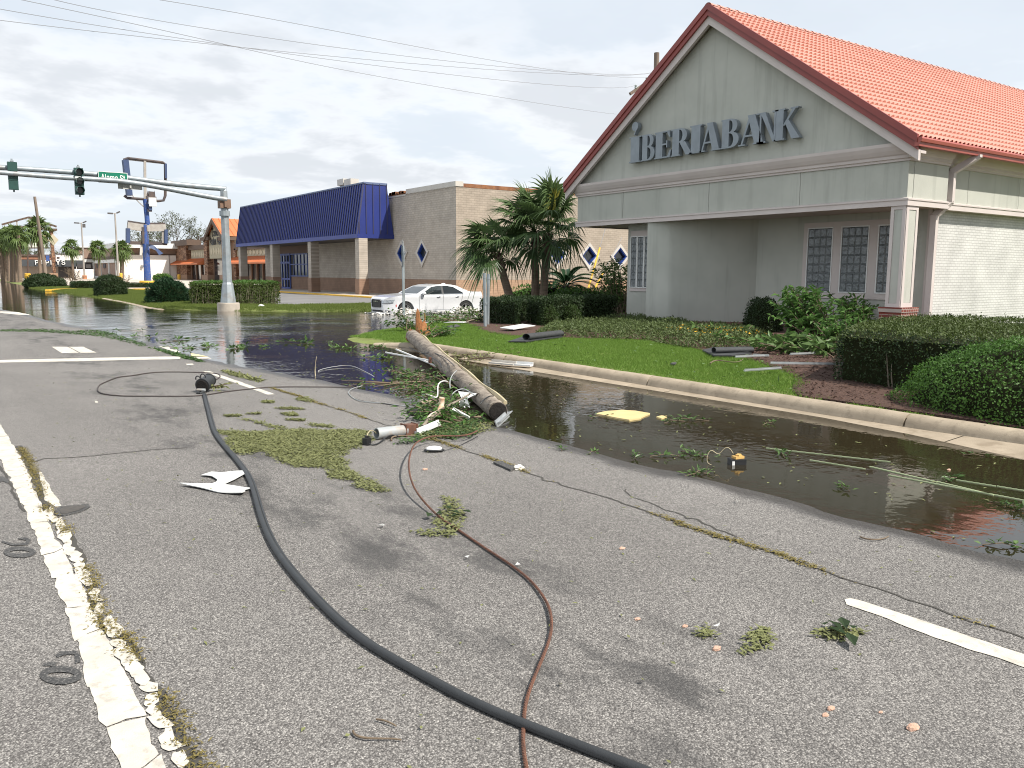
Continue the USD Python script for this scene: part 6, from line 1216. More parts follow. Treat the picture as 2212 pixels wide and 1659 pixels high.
for i, (x, y, w, h) in enumerate(((268, 300, 22, 16), (283, 332, 30, 18), (318, 372, 30, 26), (345, 425, 34, 30), (362, 492, 26, 24), (400, 522, 24, 18), (402, 552, 28, 12), (420, 592, 30, 22), (450, 628, 32, 24), (468, 668, 30, 20), (508, 735, 34, 20), (522, 765, 26, 10), (535, 815, 36, 26), (582, 880, 40, 24), (612, 930, 36, 30), (640, 1000, 46, 24), (662, 1042, 44, 24), (672, 1085, 50, 26), (712, 1140, 46, 28), (752, 1190, 44, 24), (792, 1240, 40, 22), (815, 1305, 44, 26), (822, 1362, 50, 28), (850, 1420, 52, 30), (905, 1500, 54, 36), (925, 1545, 40, 16), (965, 1625, 50, 34))):
    a = np.linspace(0, 6.28, 11)[:-1]; w, h = w*rnd.uniform(.75, 1.3), h*rnd.uniform(1.0, 1.9); P = rpts(zd, [(x+1.05*w*math.cos(t)*rnd.uniform(.65, 1.3), y+h*math.sin(t)*rnd.uniform(.7, 1.2)) for t in a]); mark('paint_chunk', P, .005+.0007*(i % 4), jagged=.02, seed=50+i, step=.06)
mark('edge_line_piece', rpts(zd, [(205, 78), (222, 84), (328, 262), (300, 268), (240, 232), (232, 180)]), seed=80, jagged=.01); mark('edge_line_piece', rpts(zd, [(-10, -40), (0, -30), (45, 85), (30, 88)]), seed=81, jagged=.01)
mark('lane_dash', rpts(zf, [(785, 832), (815, 824), (880, 840), (1669, 1100), (2100, 1245), (2100, 1320), (1669, 1165), (1240, 1020), (860, 875), (790, 856)]), jagged=.012, seed=82, label='broad white lane dash at the right edge')
mark('lane_dash', rpts(za, [(1605, 730), (1660, 728), (2178, 911), (2120, 915)]), jagged=.01, seed=83, label='white lane dash by the black cable end')
mark('stop_line', rpts(za, [(-300, 650), (0, 640), (700, 624), (1435, 612), (1425, 632), (700, 648), (0, 660), (-300, 672)]), jagged=.02, seed=84); mark('stop_line', rpts(za, [(1500, 616), (1690, 616), (1790, 628), (1560, 630)]), jagged=.02, seed=85)
mark('white_block', rpts(za, [(410, 535), (535, 535), (625, 582), (490, 585)]), jagged=.012, seed=86); mark('white_block', rpts(za, [(545, 535), (660, 535), (765, 582), (640, 582)]), jagged=.012, seed=87)
mark('white_block', rpts(za, [(1185, 542), (1215, 541), (1300, 573), (1265, 574)]), jagged=.02, seed=88); mark('white_block', rpts(za, [(1250, 530), (1380, 536), (1490, 575), (1385, 576)]), jagged=.02, seed=89)
for q in (((1470, 670), (1525, 668), (1535, 678), (1480, 680)), ((750, 965), (772, 965), (775, 978), (752, 980))): mark('paint_chunk', rpts(za, q), jagged=.006, seed=90)
# flooded lines
YPAINT = mat('yellow_line_paint', (.62, .52, .26), rough=.7)
mark('flooded_line', rpts(zb, [(-500, 388), (0, 402), (270, 404), (295, 418), (0, 426), (-500, 408)]), .006, YPAINT, .02, 91); mark('flooded_line', rpts(za, [(0, 252), (180, 262), (260, 285), (150, 282), (0, 266)]), .006, WHITEP, .03, 92)
# dark repair marks and letters painted on the road
TAR = mat('tar_black', (.03, .03, .031), (.055, .054, .052), scale=30, rough=.9, c3=(.20, .19, .18), s3=95, f3=.75, bump=.003, bscale=140)
def rect_on(x0, y0, w, h): return lambda a, b: (x0+a*w, y0+b*h)
def glyph(name, fn, rings, label):      # flat letters: list of outlines in picture units put on the ground
    for P in rings: part(road, name, drape(Polygon([road_point(*zd(*fn(*q)))[:2] for q in np.array(P.segmentize(.06).exterior.coords)[:-1]], [[road_point(*zd(*fn(*q)))[:2] for q in np.array(i.coords)[:-1]] for i in P.interiors]), .005, .05), TAR, label=label)
O_ = Point(.5, .5).buffer(.5); O_ = shapely.affinity.scale(O_, 1, 1).difference(shapely.affinity.scale(Point(.5, .5).buffer(.5), .62, .30))
glyph('painted_numeral', rect_on(212, 1118, 226, 100), [O_], 'black painted oval figure left of the edge line, nearest the camera'); glyph('painted_numeral', rect_on(278, 1040, 150, 70), [Polygon([(-.3, .95), (-.35, 1.12), (.1, 1.15), (.2, .85), (.0, .8)]), Polygon([(.12, .3), (.3, .02), (.85, -.02), (1.0, .3), (1.0, .85), (.82, .95), (.82, .5), (.8, .25), (.45, .28), (.2, .5)])], 'black painted open figure above the nearest oval')
glyph('painted_numeral', rect_on(20, 480, 172, 60), [O_], 'black painted oval figure, second along the edge line'); glyph('painted_numeral', rect_on(10, 432, 165, 44), [Polygon([(0, .35), (0, .6), (.35, 1.0), (.85, .9), (.95, .3), (.8, 0), (.5, .05), (.55, .18), (.8, .35), (.75, .65), (.4, .75), (.12, .5)])], 'black painted curved figure above the second oval')
glyph('painted_numeral', rect_on(-40, 105, 90, 50), [Polygon([(0, .1), (.6, 0), (1, .4), (.9, .75), (.6, .5), (.3, .9), (0, .8)])], 'black painted figure cut by the left edge')
SEAMM = mat('seam_dark', (.05, .046, .04), rough=.95)
def seam(name, fn_pts, w, mt=SEAMM, lift=.003, jit=.012, seed=1):
    P = np.array([road_point(*q)[:2] for q in fn_pts]); L_ = LineString(P).segmentize(.12); q = np.array(L_.coords); r = np.random.default_rng(seed); q = q+r.normal(size=q.shape)*jit
    part(road, name, drape(LineString(q).buffer(w/2, cap_style=2), lift, .15), mt); return q
seam_pts = [zq(1000, 205), zq(1040, 225), zq(1300, 300), zq(1480, 370), zq(1700, 430), zq(2212, 600), zb(1130, 975), zb(1510, 1100), zb(1900, 1230), zb(2212, 1345), zc(300, 1290), zc(800, 1430), zf(0, 465), zf(400, 590), zf(870, 750), zf(1400, 930), zf(1669, 1020), zf(2100, 1165)]
SQ = seam('lane_seam', seam_pts, .018, seed=1)
seam('crack', [za(*q) for q in ((240, 1450), (330, 1425), (560, 1412), (770, 1395), (950, 1375), (1200, 1352), (1500, 1330))], .022, seed=2); seam('crack', [zc(*q) for q in ((870, 1355), (1050, 1440), (1250, 1520), (1320, 1545), (1440, 1605))], .012, seed=3, jit=.02); seam('crack', [zf(*q) for q in ((0, 425), (100, 450), (170, 482), (250, 520), (310, 548))], .018, seed=4, jit=.02)
seam('crack', [zd(*q) for q in ((-60, 10), (20, 75), (95, 215), (135, 290))], .02, seed=5)
CQ = np.array([road_point(*zd(*q))[:2] for q in ((100, -60), (150, 30), (190, 130), (240, 270), (330, 380), (380, 450), (430, 560), (480, 660), (500, 780), (540, 900), (650, 960), (720, 1080), (800, 1200), (880, 1330), (930, 1420), (980, 1520), (1040, 1640), (1100, 1760))])
part(road, 'edge_gap', drape(jag(LineString(CQ).buffer(.026, cap_style=2), .028, 77), .0025, .1), SEAMM)
MOSS = leafmat('moss', [(.20, .165, .06), (.27, .215, .085), (.17, .13, .05), (.13, .125, .045)], rough=.8)
LEAFD = leafmat('shredded_leaf', [(.17, .18, .075), (.25, .25, .11), (.32, .31, .16), (.12, .13, .055), (.38, .36, .22), (.19, .165, .075)], rough=.6, transl=.15)
LEAFG = leafmat('fresh_leaf', [(0.058, 0.108, 0.030), (0.096, 0.165, 0.043), (0.152, 0.239, 0.058), (0.248, 0.297, 0.091)], rough=.4, transl=.2)
def flat_leaves(P, seed, L, W, h=.012, tilt=.25, z0=None):
    r = np.random.default_rng(seed); n = len(P); z = (rz(P[:, 0], P[:, 1]) if z0 is None else z0)+r.random(n)*h+.004
    d = np.c_[r.normal(size=(n, 2)), r.normal(size=n)*tilt*.6]; return leaves(np.c_[P, z], d, np.c_[r.normal(size=(n, 2))*tilt, np.ones(n)], L*r.uniform(.55, 1.35, n), W*r.uniform(.6, 1.3, n), .06, .05)
r_ = np.random.default_rng(410)
def along_scatter(Q, n, w, r, dens=None):
    L_ = LineString(Q); s = r.random(n*3)*L_.length
    k = meshkit.fbm(np.c_[s*2.3, 0*s, 0*s+3], 3, 4)+r.normal(size=len(s))*.07 > .47 if dens is None else np.ones(len(s), bool)
    s = s[k][:n]; return shapely.get_coordinates(shapely.line_interpolate_point(L_, s))+r.normal(size=(len(s), 2))*w
part(road, 'seam_moss', flat_leaves(along_scatter(SQ, 3000, .019, r_), 1, .028, .012), MOSS, kind='stuff'); part(road, 'edge_moss', flat_leaves(along_scatter(CQ+[.01, 0], 3000, .026, r_), 2, .024, .007, .012, .6), MOSS, kind='stuff')
# ---------------------------------------------------------------- drifts of shredded leaves
def poly_of(*pts): return Polygon([road_point(*q)[:2] for q in pts]).buffer(0)
MATP = poly_of(*[zq(*q) for q in ((395, 630), (470, 690), (760, 700), (1000, 690), (1180, 665), (1400, 650), (1600, 670), (1860, 660), (2050, 690), (2130, 730), (2090, 800), (1960, 880), (1830, 870))], *[zb(*q) for q in ((712, 1150), (760, 1290), (860, 1370), (960, 1420), (1105, 1492), (960, 1490), (830, 1440), (640, 1370), (520, 1300), (300, 1292), (130, 1210), (60, 1160))], *[zq(*q) for q in ((680, 960), (590, 850), (480, 740))])
def drift(P, n, seed, L=.034, W=.016, edge=.0, h=.015, amp=.10):
    r = np.random.default_rng(seed); Q = fill(P.buffer(amp*.5), n, r); d = shapely.distance(P.exterior, shapely.points(Q))*np.where(shapely.contains_xy(P, Q[:, 0], Q[:, 1]), 1, -1)
    k = d+(meshkit.fbm(np.c_[Q*4, 0*Q[:, :1]], 3, seed)-.5)*amp*2.2 > r.random(n)*amp*.9-.02; return flat_leaves(Q[k], seed+1, L, W, h)
part_mat = thing('leaf_drift', 'large mat of shredded yellow green leaves right of the black cable', 'leaf litter', (3.0, 8.6, 0), kind='stuff')
part(part_mat, 'leaves', drift(MATP, 30000, 420, .032, .015, h=.016), LEAFD, kind='stuff')
strips = [(zq, ((655, 555), (760, 555), (960, 600), (1150, 645), (1180, 668), (1000, 650), (800, 585))), (zq, ((1070, 436), (1230, 428), (1385, 445), (1370, 460), (1120, 448))), (zq, ((740, 492), (900, 488), (890, 506), (750, 505))), (zq, ((525, 515), (690, 515), (680, 530), (560, 527))), (zq, ((1135, 497), (1250, 492), (1290, 522), (1200, 515))), (zq, ((1180, 560), (1380, 562), (1360, 575), (1190, 572))), (zq, ((1365, 610), (1460, 600), (1640, 622), (1740, 632), (1700, 655), (1480, 640))), (zq, ((940, 362), (1030, 362), (1020, 380), (950, 376))), (zq, ((1290, 330), (1400, 315), (1485, 350), (1470, 380), (1300, 355))),
          (za, ((-40, 402), (330, 396), (560, 412), (760, 402), (920, 432), (1020, 470), (1180, 520), (1140, 535), (960, 490), (760, 450), (330, 418), (-40, 414))), (za, ((1185, 540), (1400, 590), (1580, 640), (1610, 662), (1420, 615))), (za, ((1755, 720), (1900, 750), (2080, 800), (2060, 815), (1850, 765)))]
so = thing('leaf_streaks', 'thin streaks of leaf litter left by the receding water on the road', 'leaf litter', (3.3, 14, 0), kind='stuff')
for i, (fn, q) in enumerate(strips): part(so, 'streak', drift(poly_of(*[fn(*p) for p in q]), 900 if i not in (9, 10) else 2600, 430+i, (.034 if i < 9 else .075), (.016 if i < 9 else .034), amp=.06), LEAFD if i not in (9, 10) else LEAFG, kind='stuff')
for i, (fn, q, n, lb) in enumerate(((zf, ((48, 1010), (80, 960), (110, 955), (138, 1015), (90, 1025)), 260, 'smallest of three leaf clumps near the right lane dash'), (zf, ((268, 1095), (330, 1000), (395, 985), (408, 1050), (340, 1100)), 520, 'middle leaf clump below the lane dash, leaning right'), (zf, ((648, 1010), (720, 985), (880, 980), (860, 1010), (700, 1030)), 420, 'leaf clump with two big dark leaves left of the lane dash'), (ze, ((250, 460), (310, 400), (310, 325), (370, 345), (415, 440), (410, 490), (330, 500)), 1100, 'leaf pile caught on the rusty wire'), (ze, ((100, 492), (220, 490), (360, 500), (350, 520), (200, 520)), 420, 'thin arc of leaves just below the pile on the rusty wire'))):
    P = poly_of(*[fn(*p) for p in q]); c = P.centroid; t = thing('leaf_clump', lb, 'leaf clump', (c.x, c.y, 0)); part(t, 'leaves', drift(P, int(n*.8), 450+i, .034, .017, h=.02, amp=.05), LEAFD, kind='stuff')
    if i in (2, 3):
        mb = MB(); r = random.Random(i)
        for k in range(6): mb.leaf(np.array([c.x+r.uniform(-.13, .13), c.y+r.uniform(-.09, .09), float(rz(c.x, c.y))+.035]), (r.uniform(-1, 1), r.uniform(-1, 1), .15), (r.uniform(-.3, .3), r.uniform(-.3, .3), 1), .12, .06)
        part(t, 'big_leaf', mb, BOX, kind='stuff')
# scattered single leaves and grit
Q = np.c_[r_.uniform(.8, 5.2, 520), r_.uniform(1.8, 16, 520)]; sc_ = thing('scattered_leaves', 'single leaves and bits scattered over the road', 'leaf litter', (3, 8, 0), kind='stuff'); part(sc_, 'leaves', flat_leaves(Q, 470, .032, .014), LEAFD, kind='stuff')
Q = np.c_[r_.uniform(4.5, 9.0, 700), r_.uniform(2.0, 22, 700)]; k = rz(Q[:, 0], Q[:, 1]) < ZW-.004; fl = thing('floating_leaves', 'small leaves and bits floating on the water beside the kerb', 'leaf litter', (7, 8, ZW), kind='stuff'); part(fl, 'leaves', flat_leaves(Q[k], 471, .05, .02, .004, .1, ZW+.001), LEAFD, kind='stuff')
Q = np.c_[r_.uniform(9.0, 14, 260), r_.uniform(7, 21, 260)]; k = shapely.contains_xy(BP, Q[:, 0], Q[:, 1]); Q = Q[k]; fl = thing('lawn_litter', 'pale leaves and twigs blown over the lawn', 'leaf litter', (12, 12, .1), kind='stuff'); part(fl, 'leaves', flat_leaves(Q, 472, .09, .035, .03, .3, lawn_z(Q[:, 0], Q[:, 1])+.05), PALEL, kind='stuff')
Q = fill(MP.intersection(shapely.box(9, 4.5, 16, 13)), 5200, r_); fl = thing('mulch_chips', 'loose bark chips on the mulch bed', 'mulch', (12, 9, .1), kind='stuff'); CHIP = leafmat('bark_chip', [(.05, .026, .018), (.09, .045, .03), (.14, .075, .05), (.2, .13, .09)], rough=.9, transl=0)
part(fl, 'chips', flat_leaves(Q, 473, .065, .02, .02, .5, lawn_z(Q[:, 0], Q[:, 1])+.012+.03*meshkit.noise(np.c_[Q*1.5, 0*Q[:, :1]], 9)), CHIP, kind='stuff')
# ---------------------------------------------------------------- fallen pole and what came down with it
POLEW = mat('fallen_pole_wood', (.30, .255, .205), (.15, .12, .095), scale=3.2, rough=.95, stretch=(2.6, .9, 4), bump=.02, bscale=12, c3=(.07, .055, .045), s3=6, f3=.75)
RAWW = mat('raw_split_wood', (.34, .15, .055), (.22, .085, .03), scale=7, rough=.9, stretch=(3, 3, .6), bump=.02, bscale=24)
PALEW = mat('pale_wood', (.42, .36, .24), (.33, .28, .17), scale=6, rough=.85)
DARKW = mat('pole_end_dark', (.016, .013, .011), (.010, .008, .007), scale=12, rough=1, bump=.02, bscale=30)
RUSTY = mat('rusty_iron', (.14, .06, .035), (.09, .042, .028), scale=16, rough=.85, bump=.003, bscale=120)
BLACKR = mat('black_rubber', (.020, .022, .024), (.028, .030, .032), scale=9, rough=.5, bump=.002, bscale=90)
BLACKM = mat('black_mat', (.025, .027, .029), (.04, .042, .044), scale=12, rough=.75, bump=.006, bscale=90)
WHITED = mat('white_scrap', (.64, .64, .63), (.54, .54, .52), scale=4, rough=.5)
PVC = mat('grey_conduit', (.33, .345, .345), (.25, .265, .27), scale=5, rough=.5, c3=(.30, .22, .15), s3=6, f3=.5)
ALU = mat('aluminium_strip', (.55, .57, .58), (.44, .46, .47), scale=4, rough=.35, metal=.7)
def rp_(fn, a, b, lift=0.0): return road_point(*fn(a, b), lift)
def lw(a, b, fn=zc, lift=.0):        # a point on the bank's lawn
    p = G(*fn(a, b), .08)
    for _ in range(4): p = G(*fn(a, b), float(lawn_z(p[0], p[1])))
    return p+[0, 0, lift]
near = np.array([5.58, 8.25, .06]); near = onD(*zp(1862, 1062), math.hypot(*road_point(*zp(1860, 1190))[:2])); far = onD(*zp(740, 190), 20.2); far[2] = .17
fp_ = thing('fallen_pole', 'thick weathered utility pole lying from the kerb across the water to the road', 'utility pole', near)
ax = (far-near)/np.linalg.norm(far-near); u = np.linspace(0, 1, 60)[:, None]; pts = near+(far-near)*u
v, f = MB().tube(pts, .118+.035*u[:, 0], 26).mesh(); n_ = (meshkit.fbm(v*[5, 5, 9], 3, 6)-.5); v = v+n_[:, None]*.018*np.sign(v-pts[np.minimum(np.arange(len(v))//26, 59)])
part(fp_, 'shaft', (v, f), POLEW, smooth=50)
c = near-ax*.004; part(fp_, 'end_face', MB().tube([c, c-ax*.006], [.112, .104], 24), DARKW)
side = np.cross(ax, [0, 0, 1.0]); side /= np.linalg.norm(side); upv = np.cross(side, ax)
if side[0] < 0: side = -side
rd = []
for k in np.linspace(.01, .95, 40): rd.append(near+(far-near)*k+side*(.115+.02*k)+np.array([0, 0, .085+.01*math.sin(k*23)]))
part(fp_, 'split_ridge', MB().tube(rd, .028+.008*np.sin(np.linspace(0, 30, 40)), 5), PALEW)
fr = MB(); r_ = np.random.default_rng(500)
for k in range(26):
    a = r_.uniform(0, 6.28); o = (side*math.cos(a)+np.array([0, 0, 1])*math.sin(a))*r_.uniform(.06, .155); fr.tube([far+o-ax*.15, far+o*1.02+ax*r_.uniform(.05, .5)], [.032, .004], 4)
part(fp_, 'splintered_end', fr, RAWW)
for a, b, zz in (((1112, 490), (530, 250), .02), ((972, 396), (392, 290), -.02)):
    p = onD(*zp(*a), math.hypot(*road_point(*zp(1000, 640))[:2])+.4 if a[0] > 1000 else 14.6); q = onD(*zp(*b), math.hypot(p[0], p[1])+1.6); part(fp_, 'white_brace', MB().bar(p, q, .024, .024), WHITED); part(fp_, 'brace_bolt', MB().tube([p-[0, 0, .05], p+[0, 0, .06]], .028, 6), RUSTY)
for a, mt_ in (((1130, 520), RAWW), ((1200, 600), RAWW), ((1345, 505), mat('orange_clay_knob', (.5, .17, .09), rough=.7)), ((1100, 392), RUSTY)):
    kk = np.clip((1862-a[0])/1120, 0, 1); p = onD(*zp(*a), math.hypot(near[0], near[1])+kk*9.3); part(fp_, 'fitting', MB().tube([p-[.04, 0, .05], p+[.03, 0, .06]], [.05, .03], 6), mt_)
def lwire(name, label, pts, r, mt_, n=70, cat='wire', group=None):
    pts = smoothpath(pts, n); return solo(name, MB().tube(pts, r, 6), mt_, label, cat, group, smooth=60)
def zpd(a, b, D): return onD(*zp(a, b), D)
Dn = math.hypot(near[0], near[1])
lwire('loose_wire', 'dark wire arched over the far third of the fallen pole', [zpd(700, 220, 18.6), zpd(780, 265, 17.6), zpd(880, 300, 16.4), zpd(1000, 360, 14.6), zpd(1090, 420, 13.6), zpd(1120, 485, 13.0)], .008, BLACKP)
lwire('loose_wire', 'dark wire leaving the pole top edge toward the kerb', [zpd(800, 330, 16.2), zpd(930, 296, 16.0), zpd(1060, 310, 15.2), zpd(1180, 370, 14.2), zpd(1290, 470, 13.0)], .008, BLACKP)
lwire('loose_wire', 'pale wire bent over the middle of the fallen pole into the water', [zpd(1320, 530, 12.6), zpd(1275, 575, 12.1), zpd(1240, 640, 11.8), zpd(1232, 700, 11.6), zpd(1237, 755, 11.3)], .008, PVC)
lwire('loose_wire', 'pale wire curling from the leaves up over the near end of the pole', [zpd(1240, 890, 10.6), zpd(1270, 830, 10.5), zpd(1320, 790, 10.6), zpd(1400, 770, 10.7), zpd(1480, 800, 10.6), zpd(1560, 850, 10.4)], .007, PVC)
lwire('loose_wire', 'dark strap wire around the near end of the pole', [zpd(1630, 965, 9.6), zpd(1690, 900, 9.7), zpd(1750, 865, 9.9), zpd(1800, 860, 10.1)], .008, BLACKP)
# broken stump
sb = lw(1330, 235, zb); st = thing('pole_stump', 'splintered orange stump of the snapped pole standing on the lawn corner', 'stump', (sb[0], sb[1], sb[2]-.1)); Ds = math.hypot(sb[0], sb[1])
def sh(a, b, D=Ds): return onD(*zb(a, b), D)
for (x0, yb_, x1, yt, w0, th) in ((1300, 180, 1296, 30, .125, .10), (1322, 240, 1318, 112, .10, .15), (1345, 240, 1345, 128, .13, .12), (1368, 245, 1366, 178, .10, .10), (1388, 250, 1386, 168, .06, .08), (1352, 130, 1353, 62, .03, .03), (1310, 230, 1308, 140, .1, .12), (1335, 250, 1332, 190, .14, .14), (1375, 250, 1378, 205, .10, .12)):
    p, q = sh(x0, yb_), sh(x1, yt); p[2] = min(p[2], sb[2]); mb = MB().tube([p-[0, 0, .15], p+(q-p)*.55, p+(q-p)*.86, q], [w0*.62, w0*.58, w0*.42, w0*.08], 5, phase=rnd.random()*3); part(st, 'splinter', mb, RAWW)
part(st, 'base', MB().tube([sb-[0, 0, .2], sb+[0, 0, .12], sb+[.02, .02, .3]], [.17, .165, .12], 14), RAWW)
# leafy branches
def branch(label, c, L, dirs, n, leafL, leafW, mt, seed, h=.3, name='broken_branch', stems=5, tw=TWIG, gz=None, cat='branch', wide=.35):
    r = np.random.default_rng(seed); c = np.array(c, float); t = thing(name, label, cat, c); mb = MB(); P, D, U = [], [], []
    for k in range(stems):
        a = dirs+r.normal()*.5; d = np.array([math.cos(a), math.sin(a), 0]); b = c+np.r_[r.normal(size=2)*wide*.4, .03]; e = b+d*L*r.uniform(.5, 1)+[0, 0, h*r.uniform(.2, 1)]; m_ = (b+e)/2+np.r_[r.normal(size=2)*.08, h*.3*r.random()]
        tt = np.linspace(0, 1, 8)[:, None]; pts = (1-tt)**2*b+2*tt*(1-tt)*m_+tt**2*e; mb.tube(pts, np.linspace(.016, .004, 8), 5, cap=False)
        for j in range(n//stems):
            uu = r.uniform(.1, 1.05); p = (1-uu)**2*b+2*uu*(1-uu)*m_+uu**2*e+r.normal(size=3)*[.10, .10, .05]*min(1, wide*2.4); p[2] = max(p[2], c[2]+.01); P.append(p); D.append(d+r.normal(size=3)*[.8, .8, .45]); U.append(r.normal(size=3)*.6+[0, 0, .9])
    part(t, 'twigs', mb, tw, kind='stuff'); m = len(P); part(t, 'foliage', leaves(P, D, U, leafL*r.uniform(.6, 1.3, m), leafW*r.uniform(.7, 1.3, m), .18, .05), mt, kind='stuff'); return t
p = lw(870, 1345, z3); branch('leafy broken branch piled beside the two steel posts', p, 1.7, 2.7, 330, .14, .055, PALEL, 510, .30, stems=12, wide=.8)
p = lw(960, 1335, z3); branch('leafy limb heaped against the shorter clipped hedge', p, .8, 2.0, 240, .13, .05, PALEL, 511, .5, stems=9, wide=.5)
p = lw(470, 1420, z3); branch('green vine and leaves tangled at the foot of the stump', p, .8, 1.5, 300, .12, .06, LEAFG, 512, .55, stems=9, wide=.6)
p = lw(590, 1470, z3); branch('leafy twigs between the stump and the fallen pole', p, .9, 0, 220, .11, .05, LEAFG, 513, .3, stems=8, wide=.6)
p = rp_(zp, 1180, 330); branch('scraps of leaf and bark in the gutter beside the pole', rp_(zp, 1250, 390, .02), 1.2, -1, 260, .09, .035, LEAFD, 514, .12, stems=8, wide=.9)
for i, (a, b, L, n, h, lb) in enumerate(((1010, 660, .7, 150, .22, 'leafy bough half in the water left of the pole middle'), (700, 740, 1.1, 60, .06, 'thin leafy branch reaching left over the dark water'), (1220, 800, .7, 170, .26, 'leafy bough under the near half of the pole'), (1380, 960, .45, 170, .26, 'dense green bough against the near end of the pole'), (1260, 1130, .7, 220, .22, 'green leaves heaped around the bent conduit'), (1380, 1260, .6, 240, .10, 'green leaves heaped in front of the pole end'))):
    branch(lb, rp_(zp, a, b, .01), L, 2.8+.5*math.sin(i*2), n, .085, .038, (LEAFG, BIGL)[i % 2], 520+i, h, stems=7, wide=.55)
PILE = poly_of(*[zp(*q) for q in ((820, 1290), (1000, 1220), (1200, 1120), (1500, 1100), (1660, 1240), (1760, 1310), (1620, 1390), (1250, 1440), (960, 1440), (640, 1500), (600, 1480), (800, 1420))])
pl = thing('leaf_drift', 'green leaf litter piled around the near end of the fallen pole', 'leaf litter', (5.2, 8.2, 0), kind='stuff'); part(pl, 'leaves', drift(PILE, 5000, 540, .05, .022, h=.05, amp=.18), LEAFG, kind='stuff'); part(pl, 'dry_leaves', drift(PILE, 9000, 541, .036, .017, h=.04, amp=.22), LEAFD, kind='stuff')
def stick(label, pts, r0, r1, mt_=TWIG, name='stick', cat='stick'): return solo(name, MB().tube(smoothpath(pts, 20), np.linspace(r0, r1, 20), 6), mt_, label, cat, smooth=60)
stick('long pale brown stick over the leaf heap by the pole end', [rp_(zp, 880, 1325, .06), rp_(zp, 1100, 1225, .16), rp_(zp, 1300, 1150, .2), rp_(zp, 1500, 1085, .26)], .020, .011, TWIGG); stick('thin forked stick in front of the grey conduit', [rp_(zp, 470, 1455, .01), rp_(zp, 530, 1420, .03), rp_(zp, 680, 1415, .03), rp_(zp, 830, 1405, .02)], .010, .007, TWIG)
stick('brown twig lying at the bottom of the road', [rp_(zd, 1885, 1475, .01), rp_(zd, 1935, 1512, .012), rp_(zd, 2050, 1518, .012), rp_(zd, 2142, 1523, .01)], .005, .003, TWIG); stick('short dark twig above the brown twig near the bottom', [rp_(zd, 2010, 1412, .01), rp_(zd, 2060, 1428, .015), rp_(zd, 2115, 1448, .01)], .004, .003, TWIG)
stick('thin curved twig on the dry road below the flooded strips', [rp_(zf, 860, 525, .01), rp_(zf, 900, 540, .015), rp_(zf, 945, 540, .012), rp_(zf, 1000, 522, .01)], .006, .004, TWIG)
# conduit pieces
c0, c1 = rp_(zp, 275, 1430), rp_(zp, 655, 1385); c0[2] += .065; c1[2] += .065
cd = thing('conduit_pipe', 'grey conduit pipe with an open end and rusty clamp at the leaf mat', 'pipe', c0); d = (c1-c0)/np.linalg.norm(c1-c0); x = np.cross(d, [0, 0, 1]); x /= np.linalg.norm(x); y = np.cross(x, d)
th = np.linspace(0, 2*np.pi, 20, endpoint=False); RR = [np.array([p+(x*math.cos(a)+y*math.sin(a))*r for a in th]) for p, r in ((c0, .05), (c0, .06), (c1, .06), (c1, .05), (c0+d*.005, .05))]
part(cd, 'tube', MB().add(np.vstack(RR), [[k*20+j, k*20+(j+1) % 20, (k+1)*20+(j+1) % 20, (k+1)*20+j] for k in range(4) for j in range(20)]), PVC, smooth=50); part(cd, 'dark_inside', MB().tube([c0+d*.12, c0+d*.13], .040, 16), BLACKP)
part(cd, 'rusty_clamp', MB().bar(c1-d*.02, c1+d*.11, .105, .125), RUSTY); part(cd, 'clamp_plate', MB().bar(c1-d*.03, c1-d*.02, .125, .145), RUSTY); part(cd, 'clamp_plate', MB().bar(c1+d*.11, c1+d*.12, .125, .14), RUSTY)
w0 = rp_(zp, 800, 1390, .04); solo('white_angle', MB().bar(w0, rp_(zp, 1085, 1325, .09), .06, .03).bar(w0+[0, 0, .03], rp_(zp, 1085, 1325, .12), .015, .03), WHITED, 'bent white angle strip lying right of the rusty clamp', 'metal strip')
el = [rp_(zp, 950, 1265, .08), rp_(zp, 1030, 1235, .12), rp_(zp, 1090, 1215, .14), rp_(zp, 1118, 1200, .18), rp_(zp, 1126, 1195, .23), rp_(zp, 1132, 1195, .29)]; solo('bent_conduit', MB().tube(smoothpath(el, 24), .034, 12), mat('rusty_white_pipe', (.62, .56, .48), (.42, .24, .13), scale=5, rough=.6), 'rust stained white bent conduit rising from the leaves', 'pipe', smooth=50)
p0, p1 = rp_(zp, 870, 1010, .06), rp_(zp, 1015, 1020, .05); solo('conduit_offcut', MB().tube([p0, p1], .05, 14).tube([p0+[-.02, 0, -.01], p0+[.02, 0, .0]], .055, 14), mat('rusty_offcut', (.42, .36, .30), (.36, .19, .10), scale=5, rough=.7), 'short rusty conduit offcut at the water edge', 'pipe', smooth=50)
WR = lambda a, b, l=.1: rp_(zp, a, b, l)
solo('white_wire_loop', MB().tube(smoothpath([WR(860, 1010, .14), WR(960, 1010, .17), WR(1060, 1010, .14), WR(1075, 1000, .24), WR(1110, 960, .30), WR(1160, 940, .30), WR(1200, 930, .28)], 40), .009, 6), WHITED, 'stiff white wire looped over the conduit offcut', 'wire', smooth=60)
mb = MB(); r = np.random.default_rng(560)
for a, b in ((1340, 1010), (1400, 970), (1420, 1020), (1360, 1050), (1500, 1240), (1480, 1225)):
    p = WR(a, b+70, .12); q = p+np.r_[r.normal(size=2)*.1, .12]; mb.add([p, q, q+r.normal(size=3)*.07, p+r.normal(size=3)*.09], [[0, 1, 2, 3]])
solo('torn_plastic', mb, WHITED, 'crumpled white plastic torn among the leaves by the pole end', 'plastic scrap', kind='stuff')
